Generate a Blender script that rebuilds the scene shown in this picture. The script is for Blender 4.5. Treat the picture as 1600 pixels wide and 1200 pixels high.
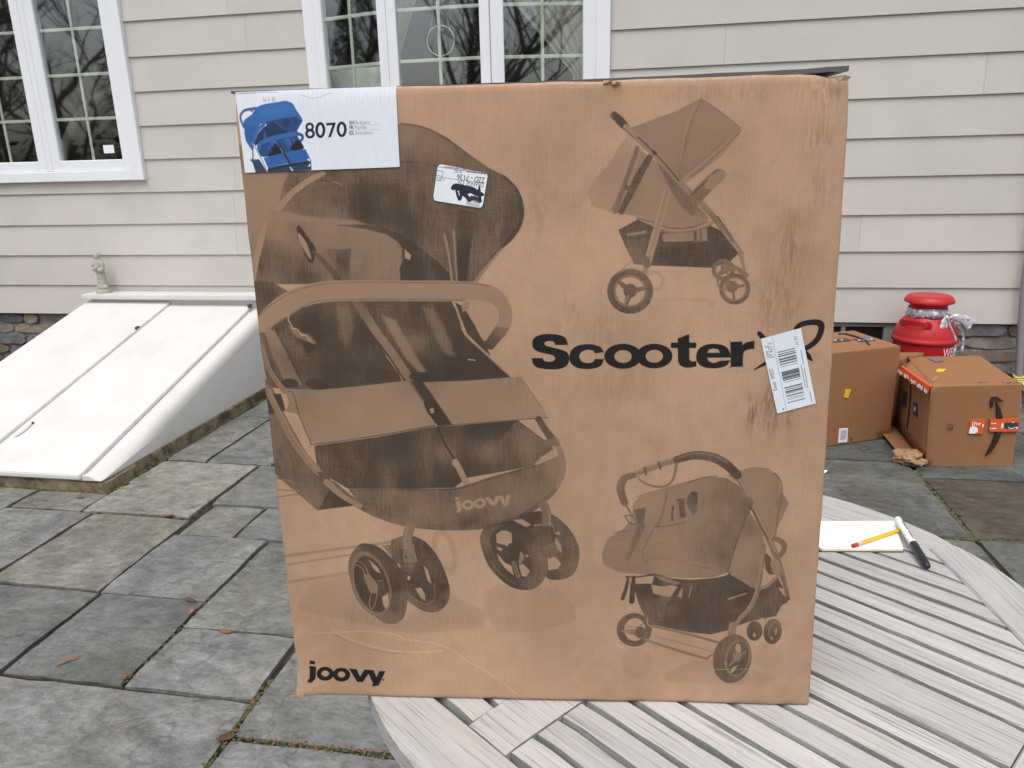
import bpy, bmesh, math, random
import numpy as np
from mathutils import Vector, Matrix, noise as mnoise
for o in list(bpy.data.objects): bpy.data.objects.remove(o)
C = bpy.context.scene.collection
S = bpy.context.scene
RAD = math.radians
rnd = random.Random(7)

# ------------------------------------------------------------------ camera, sky, sun, exposure
cam = bpy.data.objects.new('camera', bpy.data.cameras.new('camera')); C.objects.link(cam)
R_ = Vector((0.98415865, 0.17573161, -0.02345518)); U_ = Vector((-0.02627706, 0.27542218, 0.96096417)); F_ = Vector((-0.17533186, 0.94512487, -0.27567684))
M_ = Matrix((R_, U_, -F_)).transposed().to_4x4(); M_.translation = (0, 0, 1.42)
cam.matrix_world = M_
cam.data.sensor_width = 36; cam.data.lens = 26.394; cam.data.clip_start = .05; cam.data.clip_end = 2000
S.camera = cam
W = bpy.data.worlds.new('World'); S.world = W; W.use_nodes = True
nt = W.node_tree; bg = nt.nodes['Background']
sky = nt.nodes.new('ShaderNodeTexSky'); sky.sky_type = 'NISHITA'; sky.sun_disc = False
SUN_EL, SUN_AZ = 66, 186          # azimuth clockwise from +y, so behind the camera and to its left
sky.sun_elevation = RAD(SUN_EL); sky.sun_rotation = RAD(SUN_AZ); sky.dust_density = 5; sky.air_density = 1.2; sky.ozone_density = 1
hs = nt.nodes.new('ShaderNodeHueSaturation'); hs.inputs['Saturation'].default_value = .52      # overcast: a nearly grey sky
nt.links.new(sky.outputs[0], hs.inputs['Color']); nt.links.new(hs.outputs[0], bg.inputs[0])
bg.inputs[1].default_value = .15
sun = bpy.data.objects.new('sun', bpy.data.lights.new('sun', 'SUN')); C.objects.link(sun)
sun.data.energy = .55; sun.data.angle = RAD(40); sun.data.color = (1, .985, .96)
az, el = RAD(SUN_AZ), RAD(SUN_EL)
sd = Vector((math.sin(az) * math.cos(el), math.cos(az) * math.cos(el), math.sin(el)))
sun.rotation_euler = sd.to_track_quat('Z', 'Y').to_euler(); sun.location = sd * 20
vs = S.view_settings; vs.view_transform = 'Standard'; vs.look = 'None'; vs.exposure = 0.5; vs.gamma = 1
S.display_settings.display_device = 'sRGB'
S.cycles.use_adaptive_sampling = True

# ------------------------------------------------------------------ materials
def srgb(h):
    v = [int(h[i:i + 2], 16) / 255 for i in (0, 2, 4)]
    return tuple(((c + .055) / 1.055) ** 2.4 if c > .04045 else c / 12.92 for c in v) + (1,)
class NT:
    def __init__(s, name, rough=.7, spec=.3):
        s.m = bpy.data.materials.new(name); s.m.use_nodes = True; s.t = s.m.node_tree
        s.b = s.t.nodes['Principled BSDF']; s.b.inputs['Roughness'].default_value = rough
        s.b.inputs['Specular IOR Level'].default_value = spec
    def n(s, ty, **kw):
        x = s.t.nodes.new(ty)
        for k, v in kw.items():
            if k in x.inputs: x.inputs[k].default_value = v
            else: setattr(x, k, v)
        return x
    def l(s, a, b): s.t.links.new(a, b)
    def coord(s, scale=(1, 1, 1), kind='Object', rand=True):
        tc = s.n('ShaderNodeTexCoord'); mp = s.n('ShaderNodeMapping'); mp.inputs['Scale'].default_value = scale
        s.l(tc.outputs[kind], mp.inputs['Vector'])
        if rand:
            oi = s.n('ShaderNodeObjectInfo'); mu = s.n('ShaderNodeVectorMath', operation='SCALE'); mu.inputs[0].default_value = (37, 53, 71)
            s.l(oi.outputs['Random'], mu.inputs['Scale']); s.l(mu.outputs[0], mp.inputs['Location'])
        return mp.outputs[0]
    def noise(s, co, scale, detail=5, rough=.6, dist=0.0):
        x = s.n('ShaderNodeTexNoise', Scale=scale, Detail=detail, Roughness=rough, Distortion=dist); s.l(co, x.inputs['Vector']); return x.outputs['Fac']
    def ramp(s, f, stops):
        r = s.n('ShaderNodeValToRGB'); e = r.color_ramp.elements
        while len(e) < len(stops): e.new(.5)
        for q, (p, c) in zip(e, stops): q.position = p; q.color = c if len(c) == 4 else tuple(c) + (1,)
        s.l(f, r.inputs[0]); return r.outputs[0]
    def mix(s, f, a, b, mode='MIX'):
        x = s.n('ShaderNodeMix', data_type='RGBA', blend_type=mode)
        for i, v in ((0, f), (6, a), (7, b)):
            if hasattr(v, 'links'): s.l(v, x.inputs[i])
            else: x.inputs[i].default_value = v
        return x.outputs[2]
    def val(s, f, a, b, lo=0, hi=1):
        x = s.n('ShaderNodeMapRange'); s.l(f, x.inputs[0])
        for i, v in enumerate((lo, hi, a, b)): x.inputs[i + 1].default_value = v
        return x.outputs[0]
    def objcol(s): return s.n('ShaderNodeObjectInfo').outputs['Color']
    def rand(s): return s.n('ShaderNodeObjectInfo').outputs['Random']
    def col(s, c):
        if hasattr(c, 'links'): s.l(c, s.b.inputs['Base Color'])
        else: s.b.inputs['Base Color'].default_value = c
        return s
    def bump(s, h, strength=.3, dist=.01, prev=None):
        x = s.n('ShaderNodeBump', Strength=strength, Distance=dist); s.l(h, x.inputs['Height'])
        if prev: s.l(prev, x.inputs['Normal'])
        s.l(x.outputs[0], s.b.inputs['Normal']); return x.outputs[0]
    def roughness(s, f): s.l(f, s.b.inputs['Roughness'])
G = lambda v: (v, v, v, 1)
def plain(name, c, rough=.5, spec=.4, var=.12, scale=30, bump=0):
    m = NT(name, rough, spec); co = m.coord()
    m.col(m.mix(m.noise(co, scale), tuple(x * (1 - var) for x in c[:3]) + (1,), tuple(min(1, x * (1 + var)) for x in c[:3]) + (1,)))
    if bump: m.bump(m.noise(co, scale * 3), bump, .004)
    return m.m
MAT = {}
def siding():
    m = NT('siding_paint', .62, .3); co = m.coord((1, 1, 14)); co2 = m.coord((1, 1, 1))
    base = m.mix(m.rand(), srgb('c4c0b9'), srgb('cac6c0'))
    c = m.mix(m.val(m.noise(co2, 2.2, 4), 0, .35, .45, .8), base, srgb('a6a49e'))
    m.col(m.mix(m.val(m.noise(co2, 60, 2), 0, .5, .72, .8), c, srgb('9a9892')))
    m.bump(m.noise(co, 9, 6, .7), .16, .004); return m.m
MAT['siding'] = siding()
MAT['trim'] = plain('white_trim_paint', srgb('e6e9ee'), .42, .4, .03, 8, .03)
MAT['muntin'] = plain('cream_muntin', srgb('cdd0bf'), .5, .3, .05)
MAT['interior'] = plain('dark_room', srgb('3a3733'), .9, .1, .3, 3)
MAT['curtain'] = plain('cream_curtain', srgb('b3aa98'), .9, .1, .1, 40)
MAT['metal_white'] = plain('white_painted_steel', srgb('f2f1ec'), .38, .45, .02, 6, .02)
def dirty_white():
    m = NT('white_painted_steel', .4, .45); co = m.coord()
    c = m.mix(m.val(m.noise(co, 3, 6, .7), 0, .8, .5, .8), srgb('d3d2d0'), srgb('c2c0ba')); c = m.mix(m.val(m.noise(m.coord((9, 1.1, 1.1)), 2, 6, .7), 0, .45, .55, .8), c, srgb('c0bdb3'))
    m.col(m.mix(m.val(m.noise(co, 45, 3, .7), 0, .6, .68, .78), c, srgb('b5b1a4'))); m.bump(m.noise(co, 5, 3), .05, .01); return m.m
MAT['bulk'] = dirty_white()
MAT['black'] = plain('black_plastic', srgb('23262e'), .35, .5, .1)
MAT['white_plastic'] = plain('white_plastic', srgb('eceef0'), .3, .5, .02)
MAT['paper'] = plain('white_paper', srgb('f1f1ec'), .8, .2, .02, 8)
MAT['cream_paper'] = plain('cream_paper', srgb('e6e2b4'), .8, .2, .06, 8)
MAT['dark_green'] = plain('dark_green_card', srgb('2c3c40'), .7, .2, .1, 8)
MAT['pencil'] = plain('yellow_lacquer', srgb('e8b322'), .35, .5, .05)
MAT['wood_tip'] = plain('sharpened_wood', srgb('d9b98a'), .7, .2, .1, 100)
MAT['eraser'] = plain('red_rubber', srgb('b8453c'), .8, .2, .15, 200)
MAT['ferrule'] = plain('ferrule_metal', srgb('c9c4b8'), .3, .6, .1)
MAT['ink_grey'] = plain('grey_print', srgb('4b5058'), .6, .3, .1)
MAT['ink_black'] = plain('black_print', srgb('33291f'), .75, .2, .2, 60)
MAT['ink_teal'] = plain('dark_tape_print', srgb('2f3a3e'), .5, .4, .2, 60)
MAT['tape_blue'] = plain('blue_tape_print', srgb('4f7d9c'), .45, .4, .1, 60)
MAT['orange'] = plain('orange_tape', srgb('d95a2b'), .35, .5, .1, 25)
MAT['yellow'] = plain('yellow_sticker', srgb('e3bb1d'), .6, .3, .08, 40)
MAT['tape_grey'] = plain('clear_tape_edge', srgb('74767c'), .35, .5, .3, 60)  # sky's reflection in the clear tape is put into this grey
MAT['sticker'] = plain('white_sticker', srgb('e8ecf0'), .6, .3, .05, 60)
MAT['pipe'] = plain('grey_pipe_paint', srgb('8d8789'), .5, .4, .1, 12, .1)
MAT['rag'] = plain('yellow_twine', srgb('d8cd74'), .9, .1, .2, 60)
MAT['statue'] = (lambda m: (m.col(m.mix(m.noise(m.coord(), 40, 6, .7), srgb('97978b'), srgb('b6b5aa'))), m.bump(m.noise(m.coord(), 120, 6), .6, .003), m.m)[-1])(NT('cast_stone', .9, .1))
MAT['bark'] = plain('bark', (.16, .14, .12, 1), .95, .1, .4, 14, .6)
MAT['needles'] = plain('needles', (.07, .085, .045, 1), .9, .1, .5, 3)
def red():
    m = NT('red_enamel', .4, .4); co = m.coord()
    c = m.mix(m.noise(co, 9, 4), srgb('a81d22'), srgb('b8272b'))
    m.col(m.mix(m.val(m.noise(co, 70, 3), 0, .5, .7, .8), c, srgb('7e1518'))); m.bump(m.noise(co, 22, 3), .06, .006)
    m.roughness(m.val(m.noise(co, 15), .34, .5)); return m.m
MAT['red'] = red()
def ribbon():
    m = NT('dotted_ribbon', .35, .5); co = m.coord(rand=False)
    v = m.n('ShaderNodeTexVoronoi', Scale=48.0); m.l(co, v.inputs['Vector'])
    hue = m.ramp(v.outputs['Color'], [(0, srgb('f1f2f4')), (.42, srgb('f1f2f4')), (.45, srgb('b03a56')), (.6, srgb('8d8b94')), (.66, srgb('e8e9ee'))])
    dot = m.val(v.outputs['Distance'], 1, 0, .38, .46)
    m.col(m.mix(dot, srgb('aeb0b8'), hue)); m.b.inputs['Metallic'].default_value = .15; return m.m
MAT['ribbon'] = ribbon()
def kraft(name, a, b):
    m = NT(name, .8, .2); co = m.coord()
    c = m.mix(m.noise(co, 5, 6, .65), a, b)
    c = m.mix(m.val(m.noise(co, 260, 3, .7), 0, .35, .4, .8), c, srgb('755640'))
    m.col(m.mix(m.val(m.noise(co, 22, 6, .7), 0, .25, .62, .8), c, srgb('5f4533')))
    m.bump(m.noise(m.coord((150, 150, 6)), 1, 2), .08, .002, m.bump(m.noise(co, 7, 3), .25, .012)); return m.m
MAT['kraft'] = kraft('brown_cardboard', srgb('8f6848'), srgb('996f4e'))
MAT['kraft_pale'] = kraft('pale_cardboard', srgb('ab8a6c'), srgb('b59577'))
MAT['kraft_in'] = kraft('cardboard_inside', srgb('8a6345'), srgb('93694a'))
MAT['kraft_paper'] = kraft('crumpled_kraft_paper', srgb('96785c'), srgb('a58769'))
def glass():
    m = NT('window_glass'); t = m.t; t.nodes.remove(m.b)
    fr = m.n('ShaderNodeFresnel', IOR=2.5); ge = m.n('ShaderNodeNewGeometry'); fm = m.n('ShaderNodeMath', operation='MULTIPLY'); iv = m.n('ShaderNodeMath', operation='SUBTRACT'); iv.inputs[0].default_value = 1; m.l(ge.outputs['Backfacing'], iv.inputs[1]); m.l(fr.outputs[0], fm.inputs[0]); m.l(iv.outputs[0], fm.inputs[1]); tr = m.n('ShaderNodeBsdfTransparent'); tr.inputs[0].default_value = (.93, .96, .95, 1)
    gl = m.n('ShaderNodeBsdfGlossy', Roughness=0.024); gl.inputs[0].default_value = (.97, .99, 1, 1)
    bp = m.n('ShaderNodeBump', Strength=.05, Distance=.02); m.l(m.noise(m.coord(), 2.5, 1), bp.inputs['Height']); m.l(bp.outputs[0], gl.inputs['Normal'])
    mx = m.n('ShaderNodeMixShader'); m.l(m.val(fm.outputs[0], 0, 1, 0, .95), mx.inputs[0]); m.l(tr.outputs[0], mx.inputs[1]); m.l(gl.outputs[0], mx.inputs[2])
    m.l(mx.outputs[0], t.nodes['Material Output'].inputs[0]); return m.m
MAT['glass'] = glass()
def slate():
    m = NT('bluestone', .6, .35); co = m.coord(); fl = m.coord((1, 1.7, 1))
    c = m.mix(m.ramp(m.noise(co, 3.2, 8, .68, .6), [(.25, G(.62)), (.5, G(.95)), (.72, G(1.45))]), m.objcol(), m.objcol(), 'MIX')
    c = m.mix(1, m.objcol(), m.ramp(m.noise(co, 2.6, 10, .72, 1.2), [(.25, G(.55)), (.44, G(.82)), (.5, G(1.0)), (.56, G(1.12)), (.76, G(1.6))]), 'MULTIPLY')
    c = m.mix(1, c, m.ramp(m.noise(fl, 17, 6, .75, .3), [(.28, G(.5)), (.5, G(1)), (.72, G(1.4))]), 'MULTIPLY')
    c = m.mix(1, c, m.ramp(m.noise(fl, 48, 5, .75, .4), [(.3, G(.72)), (.47, G(.97)), (.56, G(1.03)), (.72, G(1.35))]), 'MULTIPLY')
    vo = m.n('ShaderNodeTexVoronoi', feature='DISTANCE_TO_EDGE', Scale=1.3); nz = m.n('ShaderNodeTexNoise', Scale=4.0, Detail=6.0); m.l(co, nz.inputs['Vector']); va = m.n('ShaderNodeVectorMath', operation='MULTIPLY_ADD'); m.l(nz.outputs['Color'], va.inputs[0]); va.inputs[1].default_value = (.5, .5, .5); m.l(co, va.inputs[2]); m.l(va.outputs[0], vo.inputs['Vector'])
    c = m.mix(m.val(vo.outputs['Distance'], .45, 0, .0, .012), c, srgb('3c3d3b'))
    mossf = m.n('ShaderNodeMath', operation='MULTIPLY'); m.l(m.val(m.noise(co, 2.1, 6, .7, .5), 0, 1, .46, .66), mossf.inputs[0]); m.l(m.val(m.noise(co, 26, 5, .7), 0, .55, .4, .75), mossf.inputs[1])
    c = m.mix(mossf.outputs[0], c, srgb('6f6c45'))
    c = m.mix(m.val(m.noise(co, 60, 3, .6), 0, .8, .72, .78), c, srgb('b9b8ae'))
    c = m.mix(m.val(m.noise(co, 34, 3, .6), 0, .6, .7, .76), c, srgb('2c2d2b'))
    m.col(c); h = m.bump(m.noise(fl, 6, 10, .7, .6), .8, .014); m.bump(m.noise(co, 90, 4), .25, .003, h)
    m.roughness(m.val(m.noise(co, 4, 4), .42, .72, .3, .7)); return m.m
MAT['slate'] = slate()
def soil():
    m = NT('joint_soil', .95, .1); co = m.coord(rand=False)
    c = m.ramp(m.noise(co, 30, 8, .7), [(.3, srgb('1f1d19')), (.5, srgb('39352c')), (.7, srgb('4d4a36'))])
    m.col(m.mix(m.val(m.noise(co, 1.7, 5), 0, .8, .5, .65), c, srgb('4a4d28'))); m.bump(m.noise(co, 120, 6), .8, .01); return m.m
MAT['soil'] = soil()
MAT['lawn'] = (lambda m: (m.col(m.mix(m.noise(m.coord(rand=False), .8, 8), (.06, .075, .03, 1), (.11, .1, .05, 1))), m.m)[-1])(NT('lawn', .95, .1))
def stone():
    m = NT('fieldstone', .85, .2); co = m.coord()
    b = m.ramp(m.rand(), [(0, srgb('77777a')), (.3, srgb('67676a')), (.5, srgb('8b8883')), (.7, srgb('8f8069')), (.8, srgb('918f8b')), (.95, srgb('776a5f'))])
    b = m.mix(1, b, m.ramp(m.noise(co, 9, 8, .7, .5), [(.3, G(.55)), (.5, G(.95)), (.7, G(1.35))]), 'MULTIPLY')
    m.col(m.mix(m.val(m.noise(co, 12, 6), 0, .6, .55, .75), b, srgb('8f734f'))); m.bump(m.noise(co, 14, 8, .7), .7, .02); return m.m
MAT['stone'] = stone()
MAT['mortar'] = plain('mortar', srgb('8a8a88'), .95, .1, .25, 25, .5)
def curbm():
    m = NT('mossy_concrete', .92, .1); co = m.coord(rand=False)
    c = m.ramp(m.noise(co, 6, 8, .7), [(.3, srgb('5d5445')), (.5, srgb('8a7c68')), (.7, srgb('a89880'))])
    c = m.mix(m.val(m.noise(co, 9, 6, .7), 0, .8, .5, .62), c, srgb('474a2e'))
    m.col(m.mix(m.val(m.noise(co, 25, 4), 0, .6, .6, .72), c, srgb('8d6a4c'))); m.bump(m.noise(co, 30, 8, .7), .8, .012); return m.m
MAT['curb'] = curbm()
def teak():
    m = NT('weathered_teak', .8, .2); co = m.coord((2.6, 42, 42)); cf = m.coord((7, 270, 270)); cb = m.coord((1.2, 4, 4))
    b = m.mix(m.rand(), srgb('aeadab'), srgb('c0bebb'))
    c = m.mix(1, b, m.ramp(m.noise(co, 2.2, 7, .7, .35), [(.28, G(.8)), (.45, G(.96)), (.6, G(1.02)), (.8, G(1.1))]), 'MULTIPLY')
    c = m.mix(1, c, m.ramp(m.noise(cf, 1, 3, .6, .2), [(.33, G(.55)), (.43, G(.93)), (.55, G(1.0)), (.7, G(1.08))]), 'MULTIPLY')
    c = m.mix(m.val(m.noise(cb, 3, 5), 0, .45, .5, .75), c, srgb('bdb1a4'))
    m.col(m.mix(m.val(m.noise(cb, 9, 5, .7), 0, .4, .62, .74), c, srgb('98989b')))
    m.bump(m.noise(cf, 1, 3, .7), .4, .002, m.bump(m.noise(co, 3, 6, .7), .4, .004)); return m.m
MAT['teak'] = teak()
def gap_shade():  # slat sides toned darker: the shade of the gaps put into the colour
    m = NT('gap_shade_teak_edge', .95, .1); co = m.coord((3, 30, 30))
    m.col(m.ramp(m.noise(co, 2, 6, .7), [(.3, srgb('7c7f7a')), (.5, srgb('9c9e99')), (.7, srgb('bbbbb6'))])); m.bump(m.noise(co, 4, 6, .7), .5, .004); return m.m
MAT['teak_edge'] = gap_shade()
MAT['moss'] = plain('moss', srgb('54573c'), .95, .1, .4, 90, .5)
MAT['leaf'] = (lambda m: (m.col(m.mix(m.rand(), srgb('8f6547'), srgb('5f4736'))), m.m)[-1])(NT('dry_leaf', .8, .2))

# ------------------------------------------------------------------ mesh helpers
def prop(o, label=None, cat=None, group=None, kind=None):
    for k, v in (('label', label), ('category', cat), ('group', group), ('kind', kind)):
        if v: o[k] = v
    return o
def thing(name, label, cat, loc=(0, 0, 0), rz=0, group=None):
    o = bpy.data.objects.new(name, None); C.objects.link(o); o.empty_display_size = .1
    o.location = loc; o.rotation_euler = (0, 0, rz); return prop(o, label, cat, group)
def link(name, me, mat, parent=None, loc=(0, 0, 0), rz=0, smooth=None):
    o = bpy.data.objects.new(name, me); C.objects.link(o); o.parent = parent; o.location = loc; o.rotation_euler = (0, 0, rz)
    for m_ in (mat if isinstance(mat, (list, tuple)) else [mat]): me.materials.append(MAT[m_] if isinstance(m_, str) else m_)
    if smooth is not None: sm(me, smooth)
    return o
def sm(me, ang):
    for p in me.polygons: p.use_smooth = True
    bm = bmesh.new(); bm.from_mesh(me)
    for e in bm.edges:
        if len(e.link_faces) == 2 and e.calc_face_angle(0) > RAD(ang): e.smooth = False
    bm.to_mesh(me); bm.free()
def obj(name, bm, mat, parent=None, loc=(0, 0, 0), rz=0, smooth=None):
    bmesh.ops.recalc_face_normals(bm, faces=bm.faces[:])
    me = bpy.data.meshes.new(name); bm.to_mesh(me); bm.free()
    return link(name, me, mat, parent, loc, rz, smooth)
def box(bm, x0, x1, y0, y1, z0, z1, bev=0, seg=1):
    v = [bm.verts.new(p) for p in ((x0, y0, z0), (x1, y0, z0), (x1, y1, z0), (x0, y1, z0), (x0, y0, z1), (x1, y0, z1), (x1, y1, z1), (x0, y1, z1))]
    f = [bm.faces.new([v[i] for i in q]) for q in ((0, 3, 2, 1), (4, 5, 6, 7), (0, 1, 5, 4), (1, 2, 6, 5), (2, 3, 7, 6), (3, 0, 4, 7))]
    if bev:
        e = list({e for q in f for e in q.edges}); bmesh.ops.bevel(bm, geom=e, offset=bev, segments=seg, profile=.6, affect='EDGES')
    return v
def hexa(bm, b, t, bev=0, seg=1):
    v = [bm.verts.new(p) for p in list(b) + list(t)]
    f = [bm.faces.new([v[i] for i in q]) for q in ((0, 3, 2, 1), (4, 5, 6, 7), (0, 1, 5, 4), (1, 2, 6, 5), (2, 3, 7, 6), (3, 0, 4, 7))]
    if bev: bmesh.ops.bevel(bm, geom=list({e for q in f for e in q.edges}), offset=bev, segments=seg, affect='EDGES')
def prism(bm, poly, z0, z1, bev=0, seg=1, top_only=True):
    n = len(poly); lo = [bm.verts.new((x, y, z0)) for x, y in poly]; hi = [bm.verts.new((x, y, z1)) for x, y in poly]
    bm.faces.new(lo[::-1]); t = bm.faces.new(hi)
    for i in range(n): bm.faces.new((lo[i], lo[(i + 1) % n], hi[(i + 1) % n], hi[i]))
    if bev: bmesh.ops.bevel(bm, geom=list(t.edges), offset=bev, segments=seg, affect='EDGES')
def lathe(bm, prof, n=40, c=(0, 0)):
    rings = []
    for r, z in prof:
        rings.append([bm.verts.new((c[0] + r * math.cos(2 * math.pi * i / n), c[1] + r * math.sin(2 * math.pi * i / n), z)) for i in range(n)] if r > 1e-6 else [bm.verts.new((c[0], c[1], z))])
    for a, b in zip(rings, rings[1:]):
        for i in range(n):
            j = (i + 1) % n
            if len(a) == 1: bm.faces.new((a[0], b[i], b[j]))
            elif len(b) == 1: bm.faces.new((a[i], a[j], b[0]))
            else: bm.faces.new((a[i], a[j], b[j], b[i]))
    for r in (rings[0], rings[-1]):
        if len(r) > 1: bm.faces.new(r)
def tube(bm, pts, rad, n=8, caps=True):
    P = [Vector(p) for p in pts]; rad = rad if isinstance(rad, (list, tuple)) else [rad] * len(P); rings = []
    up = Vector((0, 0, 1))
    for i, p in enumerate(P):
        t = (P[min(i + 1, len(P) - 1)] - P[max(i - 1, 0)]).normalized()
        a = t.cross(up) if abs(t.dot(up)) < .95 else t.cross(Vector((1, 0, 0)))
        a.normalize(); b = t.cross(a); up = -b if abs(t.dot(up)) >= .95 else up
        rings.append([bm.verts.new(p + (a * math.cos(q) + b * math.sin(q)) * rad[i]) for q in [2 * math.pi * k / n for k in range(n)]])
    for A, B in zip(rings, rings[1:]):
        for i in range(n): bm.faces.new((A[i], A[(i + 1) % n], B[(i + 1) % n], B[i]))
    if caps: bm.faces.new(rings[0][::-1]); bm.faces.new(rings[-1])
def decal(name, mat, parent, o, ax, ay, poly, off=.0006, smooth_curve=False):
    """a flat print or sticker lying on a face: poly in metres along ax, ay"""
    o, ax, ay = Vector(o), Vector(ax).normalized(), Vector(ay).normalized(); n = ax.cross(ay).normalized()
    bm = bmesh.new(); vs_ = [bm.verts.new(o + ax * x + ay * y + n * off) for x, y in poly]
    f = bm.faces.new(vs_); r = bmesh.ops.extrude_face_region(bm, geom=[f])
    for v in [g for g in r['geom'] if isinstance(g, bmesh.types.BMVert)]: v.co -= n * (off - .0001)
    return obj(name, bm, mat, parent)
def clip(poly, a, b, c):
    """keep the part of a convex polygon where a*x + b*y <= c"""
    out = []
    for i, p in enumerate(poly):
        q = poly[(i + 1) % len(poly)]; dp, dq = a * p[0] + b * p[1] - c, a * q[0] + b * q[1] - c
        if dp <= 0: out.append(p)
        if dp * dq < 0: t = dp / (dp - dq); out.append((p[0] + (q[0] - p[0]) * t, p[1] + (q[1] - p[1]) * t))
    return out

# ------------------------------------------------------------------ the setting: ground, patio
WY = 4.7066                                  # the plane of the siding's lower edges
bm = bmesh.new(); v = [bm.verts.new(p) for p in ((-400, -400, -.05), (400, -400, -.05), (400, 400, -.05), (-400, 400, -.05))]; bm.faces.new(v)
prop(obj('lawn', bm, 'lawn'), kind='structure')
patio = bpy.data.objects.new('patio', None); C.objects.link(patio); prop(patio, kind='structure')
bm = bmesh.new(); box(bm, -6.5, 4.5, -2.5, WY + .02, -.2, -.013); obj('patio_base', bm, 'soil', patio)
GREY, BLUE, TAN, DARK, BROWN, GREEN = '8c8d8c', '8a8c8c', '929189', '808282', '645d53', '878882'
STONES = [(-2.05,-1.06,.75,1.615,GREY),(-1.89,-1.485,1.625,2.075,DARK),(-1.475,-1.065,1.622,1.918,GREY),(-1.48,-1.06,1.922,2.515,GREEN),(-1.905,-1.487,2.07,2.518,BLUE),
 (-2.385,-1.915,2.085,2.655,TAN),(-1.89,-1.645,2.522,2.8,GREEN),(-1.64,-1.36,2.522,2.81,BLUE),(-2.46,-1.93,2.665,3.27,TAN),(-1.915,-1.58,2.81,3.262,BLUE),(-1.572,-1.12,2.82,3.3,GREY),
 (-2.46,-2.236,3.285,4.0,GREEN),(-2.226,-1.86,3.272,3.97,DARK),(-2.46,-2.05,4.01,4.69,GREY),(-2.04,-1.4,3.98,4.69,GREEN),(-1.852,-1.2,3.31,3.97,GREY),
 (-1.052,-.42,1.485,2.1,BLUE),(-1.052,-.5,2.11,2.81,GREY),(-1.35,-1.06,2.525,2.81,GREEN),(-1.052,-.2,.7,1.475,GREY),(-2.9,-2.395,2.1,2.66,GREY),(-2.83,-2.468,2.668,2.855,TAN),(-3.3,-2.84,2.3,2.855,GREEN),
 (-2.46,-1.9,1.4,2.075,DARK),(-3.2,-2.47,1.2,2.09,BLUE),(-2.9,-2.06,.6,1.19,GREY),(-3.3,-2.91,2.1,2.29,DARK),(-3.9,-3.31,2.1,2.855,GREY),(-4.6,-3.91,1.8,2.855,BLUE),(-3.9,-3.21,1.2,2.09,TAN),(-4.6,-3.91,.9,1.79,GREY),(-3.9,-2.91,.3,1.19,GREEN),
 (-.41,.3,1.485,2.2,GREY),(-.49,.1,2.21,2.9,BLUE),(-1.11,-.6,2.82,3.5,GREEN),(-.59,.2,2.91,3.6,GREY),(-1.19,-.6,3.51,4.1,TAN),(-1.39,-.6,4.11,4.69,GREY),(-.59,.1,3.61,4.69,BLUE),(.11,.62,3.61,4.2,GREY),(.11,.8,4.21,4.69,GREEN),
 (.31,1.25,1.5,2.25,DARK),(.11,.62,2.26,2.9,GREY),(.63,1.268,2.26,2.885,DARK),(.21,.62,2.91,3.6,GREY),(.63,1.262,2.9,3.68,'777a77'),(.63,1.262,3.69,4.2,'6c716f'),(.81,1.6,4.21,4.69,GREY),
 (1.275,1.98,2.905,3.495,BROWN),(1.275,1.98,3.505,4.2,'6a6f6d'),(1.61,2.3,4.21,4.69,DARK),(1.28,1.8,2.2,2.893,'75797a'),(1.81,2.6,2.2,2.893,GREY),(1.99,2.7,2.905,3.6,GREY),(1.99,2.7,3.61,4.2,GREEN),(2.31,3.1,4.21,4.69,GREY),(1.26,2.2,1.4,2.19,GREY),(2.21,3.1,1.4,2.19,BLUE),(2.61,3.4,2.2,3.2,TAN),(2.71,3.4,3.21,4.2,GREY)]
bm_grid = [(-.19 + i * .8, .6 + i * .8) for i in range(4)]
for (x0, x1) in bm_grid: STONES.append((x0, min(x1, 3.1), .55, 1.475 if x0 < .2 else 1.39, rnd.choice([GREY, BLUE, DARK])))
for j, (y0, y1) in enumerate(((-.3, .54), (-1.2, -.31), (-2.1, -1.21))):
    x = -3.9
    while x < 3:
        w = rnd.uniform(.5, 1.0); STONES.append((x, x + w - .01, y0, (.29 if x < -2.9 and j == 0 else y1), rnd.choice([GREY, BLUE, TAN, DARK]))); x += w
for x0, x1, y0, y1, c in STONES:
    g = .0045; cx, cy = (x0 + x1) / 2, (y0 + y1) / 2; pts = []
    a, b, c_, d = (x0 + g, y0 + g), (x1 - g, y0 + g), (x1 - g, y1 - g), (x0 + g, y1 - g)
    for p, q in ((a, b), (b, c_), (c_, d), (d, a)):
        L = math.dist(p, q); n = max(2, int(L / .07))
        for k in range(n):
            t = k / n; j = .006 if k else .004
            pts.append((p[0] + (q[0] - p[0]) * t - cx + rnd.uniform(-j, j) * .6, p[1] + (q[1] - p[1]) * t - cy + rnd.uniform(-j, j) * .6))
    bm = bmesh.new(); h = rnd.uniform(-.003, .0015); prism(bm, pts, -.04, h, .004)
    tx, ty = rnd.uniform(-.004, .004), rnd.uniform(-.004, .004)
    for vv in bm.verts: vv.co.z += vv.co.x * tx + vv.co.y * ty
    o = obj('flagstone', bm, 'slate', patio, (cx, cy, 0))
    k = rnd.uniform(.6, .76) * (.82 if x0 > .5 and y0 > 2 else 1); col = srgb(c); o.color = (col[0] * k, col[1] * k * .995, col[2] * k * .985, 1)
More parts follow.
